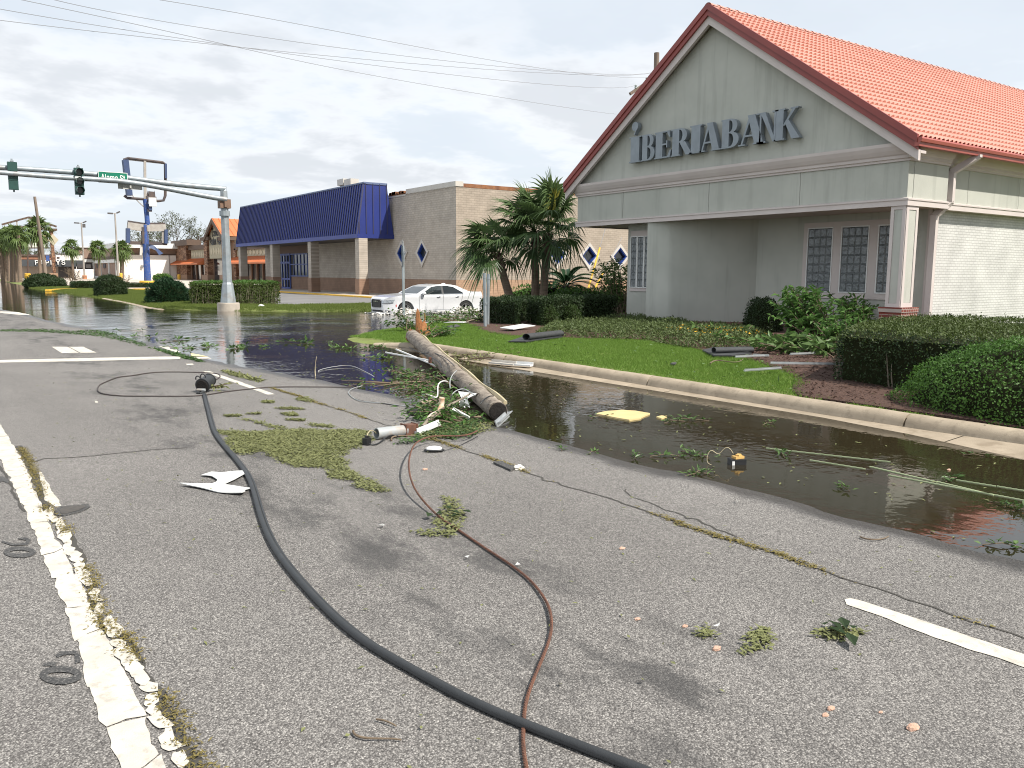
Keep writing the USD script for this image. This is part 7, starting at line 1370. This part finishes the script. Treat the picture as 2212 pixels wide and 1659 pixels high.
bc = rp_(zp, 148, 1500); bx = thing('wire_connector', 'small black wire connector block at the end of the conduit wires', 'connector', bc); part(bx, 'block', MB().box(bc+[-.035, -.03, 0], bc+[.035, .03, .075], rz=.4), BLACKP); part(bx, 'lugs', MB().box(bc+[-.02, -.015, .075], bc+[.0, .005, .1]).box(bc+[.008, -.015, .075], bc+[.025, .005, .095]), BLACKP)
lwire('loose_wire', 'pale wire from the conduit mouth to the black connector', [c0, c0+[-.08, -.05, .05], bc+[0, 0, .09]], .005, PALEW, 20); lwire('loose_wire', 'dark wire trailing right from the black connector over the road', [bc+[.0, -.05, .02], rp_(zp, 280, 1500, .01), rp_(zp, 420, 1440, .04), rp_(zp, 560, 1420, .03)], .008, BLACKP, 40)
brd = [rp_(zp, *q) for q in ((665, 1085), (760, 1068), (1010, 1068), (1030, 1100), (900, 1122), (735, 1125))]; v, f = sheet([q[:2] for q in brd], lambda x, y: road_z(x, y)+.035, .2, skirt=.03); solo('black_board', (v, f), DARKW, 'flat dark board lying at the water edge below the conduit offcut', 'board')
a0, a1 = rp_(zp, 1835, 1265, .03), rp_(zp, 1990, 1190, .12); a1 = onD(*zp(1992, 1088), math.hypot(near[0], near[1])+.1); solo('silver_angle', MB().bar(a0, a1, .09, .012, up=(1, 0, .3)).bar(a0+[.04, 0, .02], a1+[.04, 0, .02], .012, .05, up=(1, 0, .3)), ALU, 'pale metal angle leaning on the near end of the fallen pole', 'metal strip')
# ---------------------------------------------------------------- cables
def road_pts(fn, pts, lift): return [rp_(fn, a, b, lift[i] if np.ndim(lift) else lift) for i, (a, b) in enumerate(pts)]
Vf = lambda a, b: (a, b)
CP = [(440, 853), (447, 880), (456, 915), (468, 945), (500, 985), (536, 1035), (553, 1085), (572, 1145), (600, 1200), (648, 1262), (712, 1330), (790, 1395), (890, 1455), (1000, 1515), (1130, 1573), (1330, 1652), (1450, 1700), (1600, 1760)]
P = smoothpath(road_pts(Vf, CP, .03), 260); t_ = np.gradient(P, axis=0); t_ /= np.linalg.norm(t_, axis=1, keepdims=True); sd = np.cross(t_, [0, 0, 1.0]); sd /= np.linalg.norm(sd, axis=1, keepdims=True)
P[:, 2] = road_z(P[:, 0], P[:, 1])+.019
bcab = thing('black_cable', 'thick black double cable snaking from the splice case to the bottom of the picture', 'cable', P[0]); tw_ = np.sin(np.linspace(0, 9, 260))*.3
part(bcab, 'strand', MB().tube(P, .0185, 12), BLACKR, smooth=60); Q = P-sd*.026; Q[:, 2] = road_z(Q[:, 0], Q[:, 1])+.012; part(bcab, 'strand', MB().tube(Q, .0105, 10), BLACKR, smooth=60); part(bcab, 'web', MB().tube((P*.45+Q*.55)-[0, 0, .004], .006, 6), BLACKR, smooth=60)
RP_ = [(zb, 1765, 1040, .06), (zb, 1690, 1080, .07), (zb, 1600, 1090, .07), (zb, 1450, 1098, .08), (zb, 1340, 1130, .09), (zb, 1270, 1200, .11), (zb, 1235, 1300, .12), (zb, 1228, 1400, .11), (zb, 1258, 1500, .08), (zb, 1330, 1590, .05), (ze, 290, 435, .02), (ze, 365, 482, .012), (ze, 540, 600, .012), (ze, 690, 705, .014), (ze, 785, 805, .016), (ze, 832, 900, .02), (ze, 838, 1000, .016), (ze, 800, 1120, .014), (ze, 750, 1240, .013), (ze, 715, 1350, .012), (ze, 703, 1450, .010), (ze, 702, 1560, .010), (ze, 716, 1665, .010), (ze, 740, 1800, .010)]
P = smoothpath([rp_(fn, a, b, l) for fn, a, b, l in RP_], 300); mb = MB(); ph = np.linspace(0, 2*np.pi*90, 900); P2 = np.stack([np.interp(np.linspace(0, 1, 900), np.linspace(0, 1, 300), P[:, k]) for k in range(3)], 1); P2[:, 2] = np.maximum(P2[:, 2], road_z(P2[:, 0], P2[:, 1])+.010)
t_ = np.gradient(P2, axis=0); t_ /= np.linalg.norm(t_, axis=1, keepdims=True); x = np.cross(t_, [0, 0, 1.0]); x /= np.linalg.norm(x, axis=1, keepdims=True); y = np.cross(x, t_)
for k in range(3): mb.tube(P2+(x*np.cos(ph+k*2.094)[:, None]+y*np.sin(ph+k*2.094)[:, None])*.0042, .0046, 5)
solo('rusty_wire_rope', mb, RUSTY, 'rusty brown twisted wire rope curving down the road to the black cable', 'wire rope', smooth=60)
lp = [(za, 1690, 805), (za, 1735, 785), (za, 1742, 766), (za, 1690, 748), (za, 1500, 740), (za, 1360, 738), (za, 1200, 744), (za, 1040, 768), (za, 950, 778), (za, 860, 808), (za, 795, 838), (za, 774, 870), (za, 785, 898), (za, 850, 918), (za, 1000, 930), (za, 1200, 931), (za, 1430, 932), (za, 1600, 924), (za, 1750, 901), (za, 1950, 876), (za, 2100, 862), (zb, 230, 656), (zb, 480, 656), (zb, 770, 659)]
lwire('loop_wire', 'thin dark wire making a wide loop around the black splice case', [rp_(fn, a, b, .012) for fn, a, b in lp], .009, mat('dark_wire', (.05, .038, .035), rough=.7), 200)
lwire('loose_wire', 'thin pale wire curling from the dark water onto the road', [rp_(zb, a, b, l) for a, b, l in ((515, 545, .03), (600, 521, .06), (740, 515, .08), (850, 540, .06), (940, 580, .04), (957, 605, .02), (880, 640, .01), (790, 665, .01), (750, 700, .01), (772, 732, .01), (850, 770, .01), (950, 780, .01), (1150, 802, .01), (1320, 832, .02))], .006, PVC, 120)
lwire('loose_wire', 'dark thin wire lying between the board and the lane seam', [rp_(zp, a, b, .01) for a, b in ((0, 905), (120, 940), (260, 955), (420, 975), (560, 1000))], .006, BLACKP, 40)
stick('forked pale twig sticking up from the dark water', [rp_(zb, 492, 575, .0), rp_(zb, 485, 560, .1), rp_(zb, 490, 560, .22), rp_(zb, 500, 560, .34)], .008, .004, PALEW)
lwire('loose_wire', 'thin dark wire shadowing the rusty rope from the leaf pile', [rp_(zp, a, b, .01) for a, b in ((1600, 1395), (1400, 1500), (1250, 1560), (1100, 1600))], .003, BLACKP, 30)
# splice case
sc0 = rp_(za, 1620, 898); spc = thing('splice_case', 'black cylindrical cable splice case with two ring handles on the road', 'splice case', sc0); ax_ = np.array([.62, .74, .22]); ax_ /= np.linalg.norm(ax_); a = sc0+np.array([-.02, .02, .105]); b = a+ax_*.27
part(spc, 'case', MB().tube([a, a+ax_*.02, a+ax_*.035, a+ax_*.23, b-ax_*.015, b], [.098, .102, .094, .09, .085, .06], 24), BLACKR, smooth=40); part(spc, 'rim', MB().tube([a-ax_*.006, a+ax_*.024], .107, 24).tube([b-ax_*.04, b-ax_*.02], .097, 24), BLACKR, smooth=40)
part(spc, 'end_plate', MB().tube([a-ax_*.012, a-ax_*.02], [.088, .08], 20), DARKW)
x = np.cross(ax_, [0, 0, 1]); x /= np.linalg.norm(x); yv = np.cross(x, ax_)
for q, o in ((-.065, .065), (.015, .10)):
    cc = a+x*q+yv*o+ax_*.03; th = np.linspace(-.4, np.pi+.4, 14); part(spc, 'ring_handle', MB().tube([cc+x*.036*math.cos(t)+yv*(.028+.04*math.sin(t)) for t in th], .009, 7), BLACKR, smooth=60)
for q in (-.035, .04): part(spc, 'cable_port', MB().tube([a+x*q-yv*.05, a+x*q-yv*.065-ax_*.07, a+x*q*.4-ax_*.14-[0, 0, .07]], .018, 10), BLACKR, smooth=60)
part(spc, 'port_bridge', MB().tube([a-x*.055-ax_*.06-yv*.045, a+x*.06-ax_*.06-yv*.045], .02, 10), PVC, smooth=50)
branch('few leaves caught beside the splice case', rp_(za, 1700, 880, .01), .35, -.6, 26, .10, .035, LEAFD, 570, .08, stems=3, wide=.2)
# ---------------------------------------------------------------- flat things on the road
sh_ = [(1075, 105), (1130, 91), (1185, 97), (1250, 90), (1318, 85), (1322, 95), (1255, 130), (1195, 154), (1260, 162), (1345, 175), (1306, 187), (1310, 200), (1290, 208), (1180, 196), (1060, 172), (958, 155), (1060, 152), (1130, 150), (1155, 142), (1162, 130), (1130, 112)]
PS = Polygon([rp_(zd, *q)[:2] for q in sh_]).buffer(0); v, f = sheet(PS, lambda x, y: road_z(x, y)+.012+.03*meshkit.noise(np.stack([x*4, y*4, 0*x], -1), 3), .06, skirt=.006); solo('white_shard', (v, f), WHITED, 'torn white plastic shard like an arrow lying against the black cable', 'plastic scrap')
P = [(300, 290), (330, 270), (400, 262), (465, 257), (474, 270), (430, 293), (345, 315), (310, 312)]; v, f = sheet(Polygon([rp_(zd, *q)[:2] for q in P]).buffer(.01), lambda x, y: road_z(x, y)+.008, .08, skirt=.01); vc = thing('valve_cover', 'dark iron valve cover beside the broken edge line', 'valve cover', (v[:, 0].mean(), v[:, 1].mean(), 0)); part(vc, 'rim', (v, f), TAR); v, f = sheet(Polygon([rp_(zd, *q)[:2] for q in P]).buffer(-.02), lambda x, y: road_z(x, y)+.011, .08); part(vc, 'lid', (v, f), mat('iron_lid', (.075, .065, .055), (.05, .045, .04), scale=40, rough=.7, bump=.004, bscale=90))
for q, lb in (((1895, 1258, 1960, 1255, 2075, 1300, 2030, 1322), 'grey asphalt roof scrap on the lane seam'),): P = [rp_(zb, q[i], q[i+1])[:2] for i in range(0, 8, 2)]; v, f = sheet(jag(P, .02, 3), lambda x, y: road_z(x, y)+.02, .06, skirt=.016); solo('roof_scrap', (v, f), TAR, lb, 'roof scrap')
def lump(name, label, cat, c, s, mt_, seed, group=None): m_ = trimesh.creation.icosphere(3, 1.0); v = np.array(m_.vertices); v = v*(1+(meshkit.fbm(v*1.7, 3, seed)-.5)[:, None]*.9)*s; v[:, 2] = np.maximum(v[:, 2], -s[2]*.6); return solo(name, (v+c+[0, 0, s[2]*.6], m_.faces), mt_, label, cat, group)
INSUL = mat('pink_fibre', (.46, .30, .23), (.40, .25, .18), scale=30, rough=1); FOAMY = mat('pale_foam', (.66, .62, .54), rough=.9)
lump('foam_lump', 'white foam lump touching the roof scrap on the lane seam', 'foam scrap', rp_(zb, 2098, 1305), np.array([.05, .04, .028]), FOAMY, 4)
lc = rp_(zb, 1425, 1165); fx = thing('lamp_fitting', 'white oval lamp fitting on a dark base lying on the road', 'lamp fitting', lc); m_ = trimesh.creation.icosphere(3, 1.0); v = np.array(m_.vertices); d_ = np.array([.88, -.47, 0]); e_ = np.array([.47, .88, 0]); part(fx, 'base', (lc+v[:, :1]*d_*.105+v[:, 1:2]*e_*.055+v[:, 2:]*[0, 0, .015]+[0, 0, .02], m_.faces), BLACKP, smooth=True); part(fx, 'cover', (lc+np.clip(v[:, :1], -.85, .85)*d_*.088+v[:, 1:2]*e_*.045+v[:, 2:]*[0, 0, .03]+[0, 0, .03], m_.faces), WHITED, smooth=40)
INS = ['by the curve of the rusty rope, right of its widest bend', 'between the rusty rope and the smallest leaf clump', 'just below the smallest leaf clump', 'beside the lane seam, pale and longest', 'upper one of the close pair near the bottom right', 'lower one of the close pair near the bottom right', 'largest one, lowest toward the right corner', 'tiniest one between the pair and the largest', 'floating in the brown water near the right edge', 'below the white lamp fitting']
for i, (fn, a, b, s_) in enumerate(((ze, 1265, 927, .028), (ze, 1500, 962, .026), (ze, 1655, 1075, .04), (ze, 1190, 578, .035), (zf, 715, 1370, .032), (zf, 688, 1402, .026), (zf, 1120, 1466, .045), (zf, 962, 1386, .018), (zf, 1298, 190, .035), (zb, 1355, 1308, .04))): lump('insulation_scrap', 'small pink insulation tuft '+INS[i], 'insulation scrap', rp_(fn, a, b) if i != 8 else np.r_[G(*fn(a, b), ZW)[:2], ZW], np.array([s_, s_*.6, s_*.4])*.62, INSUL, 600+i, 'pink insulation scraps strewn over the road')
SCR = ['touching the rusty rope at mid road', 'left of the rusty rope above its bend', 'on the stained asphalt left of the leaf pile', 'beside the smallest leaf clump', 'by the water edge at right', 'left of the loop of dark wire']
for i, (fn, a, b) in enumerate(((ze, 672, 668), (ze, 437, 632), (ze, 8, 475), (ze, 1672, 972), (zf, 250, 352), (za, 762, 970))): p = rp_(fn, a, b, .012); r = random.Random(i); solo('paper_scrap', MB().add([p+[r.uniform(-.03, .03), r.uniform(-.03, .03), r.uniform(0, .012)] for _ in range(3)]+[p+[0, 0, .02]], [[0, 1, 3], [1, 2, 3], [2, 0, 3]]), WHITED, 'tiny white scrap of litter '+SCR[i], 'litter scrap', 'tiny white scraps on the road')
# ---------------------------------------------------------------- in the water
YB_ = mat('yellow_foam_board', (.56, .44, .21), (.48, .37, .17), scale=3, rough=.6)
def wpt(fn, a, b, z=ZW): return G(*fn(a, b), z)
for q, lb in ((((695, 770), (770, 752), (900, 741), (1010, 748), (1125, 768), (1062, 795), (1050, 806), (962, 820), (860, 803), (770, 785)), 'large yellow foam board floating in the flooded gutter'), (((1175, 796), (1215, 786), (1260, 790), (1240, 803), (1215, 808)), 'small yellow foam piece floating right of the large board')):
    P = Polygon([wpt(zc, *p)[:2] for p in q]).buffer(0); v, f = sheet(P, lambda x, y: ZW+.018+0*x, .2, skirt=.03); solo('foam_board', (v, f), YB_, lb, 'foam board')
STRIP = mat('green_white_strip', (.36, .40, .24), (.28, .33, .18), scale=6, rough=.5)
for i, (a, b, lb) in enumerate((((396, 80), (1010, 148), 'farthest long pale strip in the brown water at right'), ((613, 139), (886, 183), 'short pale strip in the water right of the black box'), ((908, 171), (1240, 248), 'pale strip starting right of the short one'), ((1240, 246), (1520, 312), 'pale strip continuing the previous one to the right'), ((1000, 213), (1669, 338), 'nearest long pale strip running out of the right edge'), ((1335, 237), (1530, 268), 'short pale strip by a leafy sprig near the right edge'), ((1535, 268), (1669, 290), 'pale strip touching the right edge of the picture'))):
    p, q = wpt(zf, *a, ZW+.004), wpt(zf, *b, ZW+.004); solo('vinyl_strip', MB().bar(p, q, .013 if i in (2, 3) else .009, .008), STRIP, lb, 'strip')
p = wpt(zc, 1812, 1160); bb = thing('ballast_box', 'black box with yellow wood and curly wires on top standing in the water', 'box', p); z0_ = ZW-.04
part(bb, 'case', MB().box(p+[-.075, -.05, -.05], p+[.075, .05, .055], rz=-.5), BLACKP); part(bb, 'lip', MB().box(p+[-.079, -.054, .046], p+[.079, .054, .051], rz=-.5), BLACKR); part(bb, 'label_patch', MB().box(p+[-.066, -.0535, -.005], p+[-.04, -.0505, .038], rz=-.5, about=p+[0, 0, .0025]), WHITED)
part(bb, 'wood_block', MB().box(p+[-.04, -.035, .055], p+[.06, .03, .078], rz=-.2).box(p+[-.015, -.02, .078], p+[.045, .015, .094], rz=.3), mat('yellow_wood', (.55, .36, .12), (.45, .27, .08), scale=14, rough=.8)); lwire('loose_wire', 'curly pale wire rising from the black box in the water', [p+[-.06, 0, .11], p+[-.12, .06, .15], p+[-.16, .1, .10], p+[-.20, .14, .13], p+[-.24, .16, .06], p+[-.22, .12, .0]], .0035, PALEW, 40)
SPR = [(zc, 1480, 1085, 34, .36), (zc, 1240, 1100, 18, .3), (zc, 1010, 1105, 14, .22), (zc, 1500, 1248, 20, .26), (zc, 1430, 815, 22, .5), (zc, 1320, 830, 10, .3), (zc, 2055, 845, 10, .22), (zc, 2170, 1090, 24, .3), (zc, 740, 790, 10, .3), (zf, 780, 280, 14, .2), (zf, 1590, 368, 34, .3), (zf, 1310, 238, 20, .25), (zf, 1560, 565, 20, .24), (zf, 1420, 120, 8, .2), (zf, 60, 205, 16, .22), (zb, 680, 345, 40, .8), (zb, 330, 300, 34, 1.0), (zb, 945, 345, 36, .7), (zb, 990, 425, 44, .7), (zb, 600, 300, 14, .5), (zb, 80, 335, 16, .6), (zb, 1225, 742, 12, .3), (zb, 820, 640, 14, .3), (zb, 800, 385, 10, .4), (za, 1570, 545, 26, .9), (za, 1490, 475, 20, .9), (za, 1120, 458, 16, .8), (za, 1370, 500, 12, .8), (za, 1410, 535, 14, .7), (za, 1900, 540, 30, .9), (za, 1640, 520, 14, .8), (za, 1030, 408, 10, .8), (zc, 420, 1055, 10, .16), (zc, 665, 1078, 9, .14)]
SPL = ['left of the black box, the fullest one there', 'in the shallows left of the fuller sprig by the black box', 'at the water edge left of the black box, paired with another', 'lowest left near the black box, close to the dry road', 'beside the small yellow foam piece, in a line', 'between the two yellow foam boards', 'alone in the brown water below the kerb, pale and star shaped', 'right of the black box with pale stems', 'touching the left tip of the large yellow board', 'alone in front of the nearest long strip', 'at the right edge below the strips', 'between the strips near the pink tuft', 'pale one at the water edge in the right corner', 'in the rust brown water by the gutter slab', 'on the wet rim below the black box', 'in the dark water left of the lawn tip, long and low', 'far left of the lawn tip, a long thin raft', 'just left of the white braces, nearest the lawn tip', 'left of the white braces and nearer, a broad raft', 'in the dark water well left of the fallen pole', 'beside the flooded dash left of the pole', 'on the wet road above the conduit offcut', 'in the dark water by the bend of the pale wire', 'small one between two rafts left of the pole', 'by the mast reflection, dense and low', 'in the bright water above the mast reflection raft', 'at the foot of the blue pole reflection', 'in the bright water left of the rafts, small', 'just above the white blocks in the water', 'right of the mast reflection, widest one', 'in the bright water between two rafts', 'highest one, far out in the bright water', 'on the wet rim near the roof scrap', 'smallest one on the wet rim, paired with the last']
for i, (fn, a, b, n, L) in enumerate(SPR):
    c = wpt(fn, a, b); c[2] = max(ZW, float(road_z(c[0], c[1])))+.003; r = np.random.default_rng(700+i); t = thing('floating_sprig', 'green leafy sprig '+SPL[i], 'sprig', c, group='green sprigs floating in the floodwater'); a_ = r.uniform(0, 6.28); d = np.array([math.cos(a_), math.sin(a_), 0]); tt = r.uniform(-.5, .5, n)[:, None]
    P = c+d*tt*L+np.c_[r.normal(size=(n, 2))*L*.10, r.random(n)*.03]; part(t, 'leaves', leaves(P, d*np.sign(tt+1e-3)*.6+np.c_[r.normal(size=(n, 2)), r.uniform(0, .8, n)], np.c_[r.normal(size=(n, 2))*.4, np.ones(n)], max(.07, L*.18)*r.uniform(.7, 1.2, n), max(.025, L*.07), .1, .05), LEAFG if i % 3 else PALEL, kind='stuff'); part(t, 'stem', MB().tube([c-d*L*.5, c+[0, 0, .02], c+d*L*.5], .004, 4), TWIG)
# ---------------------------------------------------------------- on the lawn
def slabp(name, label, pts, mt_, cat, th=.02, lift=.03, fn=z3, tilt=0.0):
    P = [lw(*q, fn) for q in pts]; v, f = sheet([q[:2] for q in P], lambda x, y: lawn_z(x, y)+lift+th+tilt*(y-P[0][1]), .3, skirt=th); return solo(name, (v, f), mt_, label, cat)
slabp('white_sheet', 'long thin white panel on the lawn behind the stump', ((700, 1362), (760, 1357), (895, 1356), (850, 1364)), WHITED, 'panel', lift=.05)
p, q = lw(1195, 1424, z3, .10), lw(1372, 1402, z3, .13); solo('white_board', MB().bar(p, q, .42, .02, up=(-.35, -.25, 1)), WHITED, 'white board lying on the lawn edge in front of the hedge', 'board')
slabp('black_scrap', 'small ragged black scrap on the lawn behind the stump', ((720, 1394), (780, 1384), (800, 1378), (830, 1392), (770, 1402)), TAR, 'scrap', lift=.05); slabp('black_scrap', 'tiny black flake on the lawn near the kerb middle', ((1285, 393), (1310, 384), (1335, 386), (1320, 398)), TAR, 'scrap', fn=zc, lift=.05)
def rolled_mat(label, fn, flat, r0, r1, R, turns=1.3):
    P = [lw(*q, fn) for q in flat]; t = thing('rubber_mat', label, 'rubber mat', P[0]); v, f = sheet(Polygon([q[:2] for q in P]).buffer(0), lambda x, y: lawn_z(x, y)+.075, .2, skirt=.025); part(t, 'flat_end', (v, f), BLACKM)
    a, b = lw(*r0, fn), lw(*r1, fn); a[2] += R+.05; b[2] += R*.85+.05; d = (b-a)/np.linalg.norm(b-a); x = np.cross(d, [0, 0, 1]); x /= np.linalg.norm(x); y = np.cross(x, d); th = np.linspace(-1.7, 2*np.pi*turns-1.7, 36); rr = R*(1-.25*np.linspace(0, 1, 36)); n = 36
    S_ = [np.array([p+x*r*math.cos(q)*1.25+y*r*math.sin(q)*.85 for q, r in zip(th, rr*k)]) for p, k in ((a, 1), (b, 1), (a, .88), (b, .88))]
    part(t, 'roll', MB().add(np.vstack(S_[:2]), [[j, j+1, n+j+1, n+j] for j in range(n-1)]).add(np.vstack(S_[2:]), [[j, n+j, n+j+1, j+1] for j in range(n-1)]).add(np.vstack([S_[0], S_[2]]), [[j, n+j, n+j+1, j+1] for j in range(n-1)]), BLACKM, smooth=50); part(t, 'curled_sheet', MB().add([S_[0][0], S_[1][0], P[2]+[0, 0, .09], P[1]+[0, 0, .09]], [[0, 1, 2, 3]]), BLACKM)
rolled_mat('large black rubber mat half rolled up on the lawn below the hedge', z3, ((1210, 1520), (1330, 1478), (1640, 1480), (1345, 1520)), (1350, 1512), (1620, 1475), .10); rolled_mat('smaller black rubber mat rolled up beside the mulch', z6, ((808, 1530), (890, 1510), (1240, 1560), (1060, 1578), (910, 1578)), (905, 1560), (1235, 1548), .08)
for a, b, fn, lb, w in (((1800, 356), (2062, 345), zc, 'short metal strip on the grass right of the smaller rubber mat', .05), ((1870, 471), (2160, 450), zc, 'metal strip lying nearest the kerb on the grass', .05), ((55, 1250), (545, 1257), z7, 'long metal strip across the mulch toward the big hedge', .06), ((185, 1189), (345, 1180), z7, 'short metal strip under the fallen broad leaves', .05), ((-60, 1195), (42, 1199), z7, 'metal strip end left of the mulch', .05)):
    p, q = lw(*a, fn, .10), lw(*b, fn, .10); solo('metal_strip', MB().bar(p, q, w, .018).bar(p+[0, 0, .015], q+[0, 0, .015], .012, .03), ALU, lb, 'metal strip', 'metal roof strips thrown over lawn and mulch')
for a, b, lb, mt_ in (((1760, 455), (2080, 485), 'grey metal channel in the gutter beside the kerb', COPING), ((2085, 483), (2300, 498), 'white end of the metal channel in the gutter', WHITED)):
    p, q = rp_(zp, *a, .05), rp_(zp, *b, .05); solo('gutter_channel', MB().bar(p, q, .10, .03).bar(p+[.05, .02, .03], q+[.05, .02, .03], .02, .06), mt_, lb, 'metal strip')
stick('dry brown stalk lying on the lawn near the metal strips', [lw(1600, 400, zc, .08), lw(1680, 385, zc, .1), lw(1760, 392, zc, .09), lw(1860, 372, zc, .1)], .012, .006, TWIG); stick('thin dark stick leaning by the stump', [lw(1395, 245, zb, .05), lw(1420, 232, zb, .12), lw(1448, 215, zb, .2)], .010, .006, TWIG)
stick('pale broken stick right of the white panel', [lw(1000, 1345, z3, .1), lw(930, 1355, z3, .12), lw(880, 1362, z3, .08)], .025, .018, TWIGG); stick('grey stick crossing the gutter by the pole', [rp_(zp, 1060, 330, .05), rp_(zp, 1180, 305, .08), rp_(zp, 1300, 288, .1)], .014, .008, TWIGG)
p = lw(1965, 800, zc) if False else lw(500, 1400, z3); solo('white_can', MB().tube([lw(492, 1402, z3, .12), lw(506, 1406, z3, .12)], .05, 12), WHITED, 'small white can in the vine by the sign post', 'can', smooth=40) if False else None
# the far verge's wrack
for a, b, lb in (((1560, 1318), (1640, 1350), 'crumpled white sheet caught under the boxy hedge'), ((1320, 1340), (1390, 1366), 'grey sheet caught at the left foot of the boxy hedge')):
    p = G(*zs(*a), 0); q = G(*zs(*b), 0); c = (p+q)/2; D_ = math.hypot(c[0], c[1]); o = [onD(*zs(a[0], b[1]), D_), onD(*zs(a[0]+30, a[1]), D_), onD(*zs(b[0], a[1]+15), D_), onD(*zs(b[0]-20, b[1]), D_)]; o = [k+[0, dy, .05] for k, dy in zip(o, (-.2, .1, 0, -.35))]; solo('plastic_sheet', MB().add(o, [[0, 1, 2], [0, 2, 3]]), WHITED if a[0] > 1500 else COPING, lb, 'plastic scrap')
p = G(*z2(505, 1348), 0); lump('white_bag', 'small white bag on the verge right of the signal footing', 'bag', np.r_[p[:2], .02], np.array([.14, .1, .07]), WHITED, 44)
p = rp_(za, 1060, 250); solo('kerb_stone', MB().box(G(*zs(1085, 1310), -.02)+[-.1, -.1, -.1], G(*zs(1240, 1285), -.02)+[.1, .3, .06]), WHITED, 'white painted wheel stop between the juniper and the boxy hedge', 'wheel stop')
for a, b, lb in (((385, 1335), (660, 1322), 'yellow kerb strip below the low hedge border, left one'), ((1050, 1330), (1215, 1326), 'yellow kerb strip between the round bush and the juniper')):
    p, q = G(*z1(*a), -.02), G(*z1(*b), -.02); solo('yellow_kerb', MB().bar(p+[0, 0, .02], q+[0, 0, .02], .35, .16), YEL, lb, 'kerb')
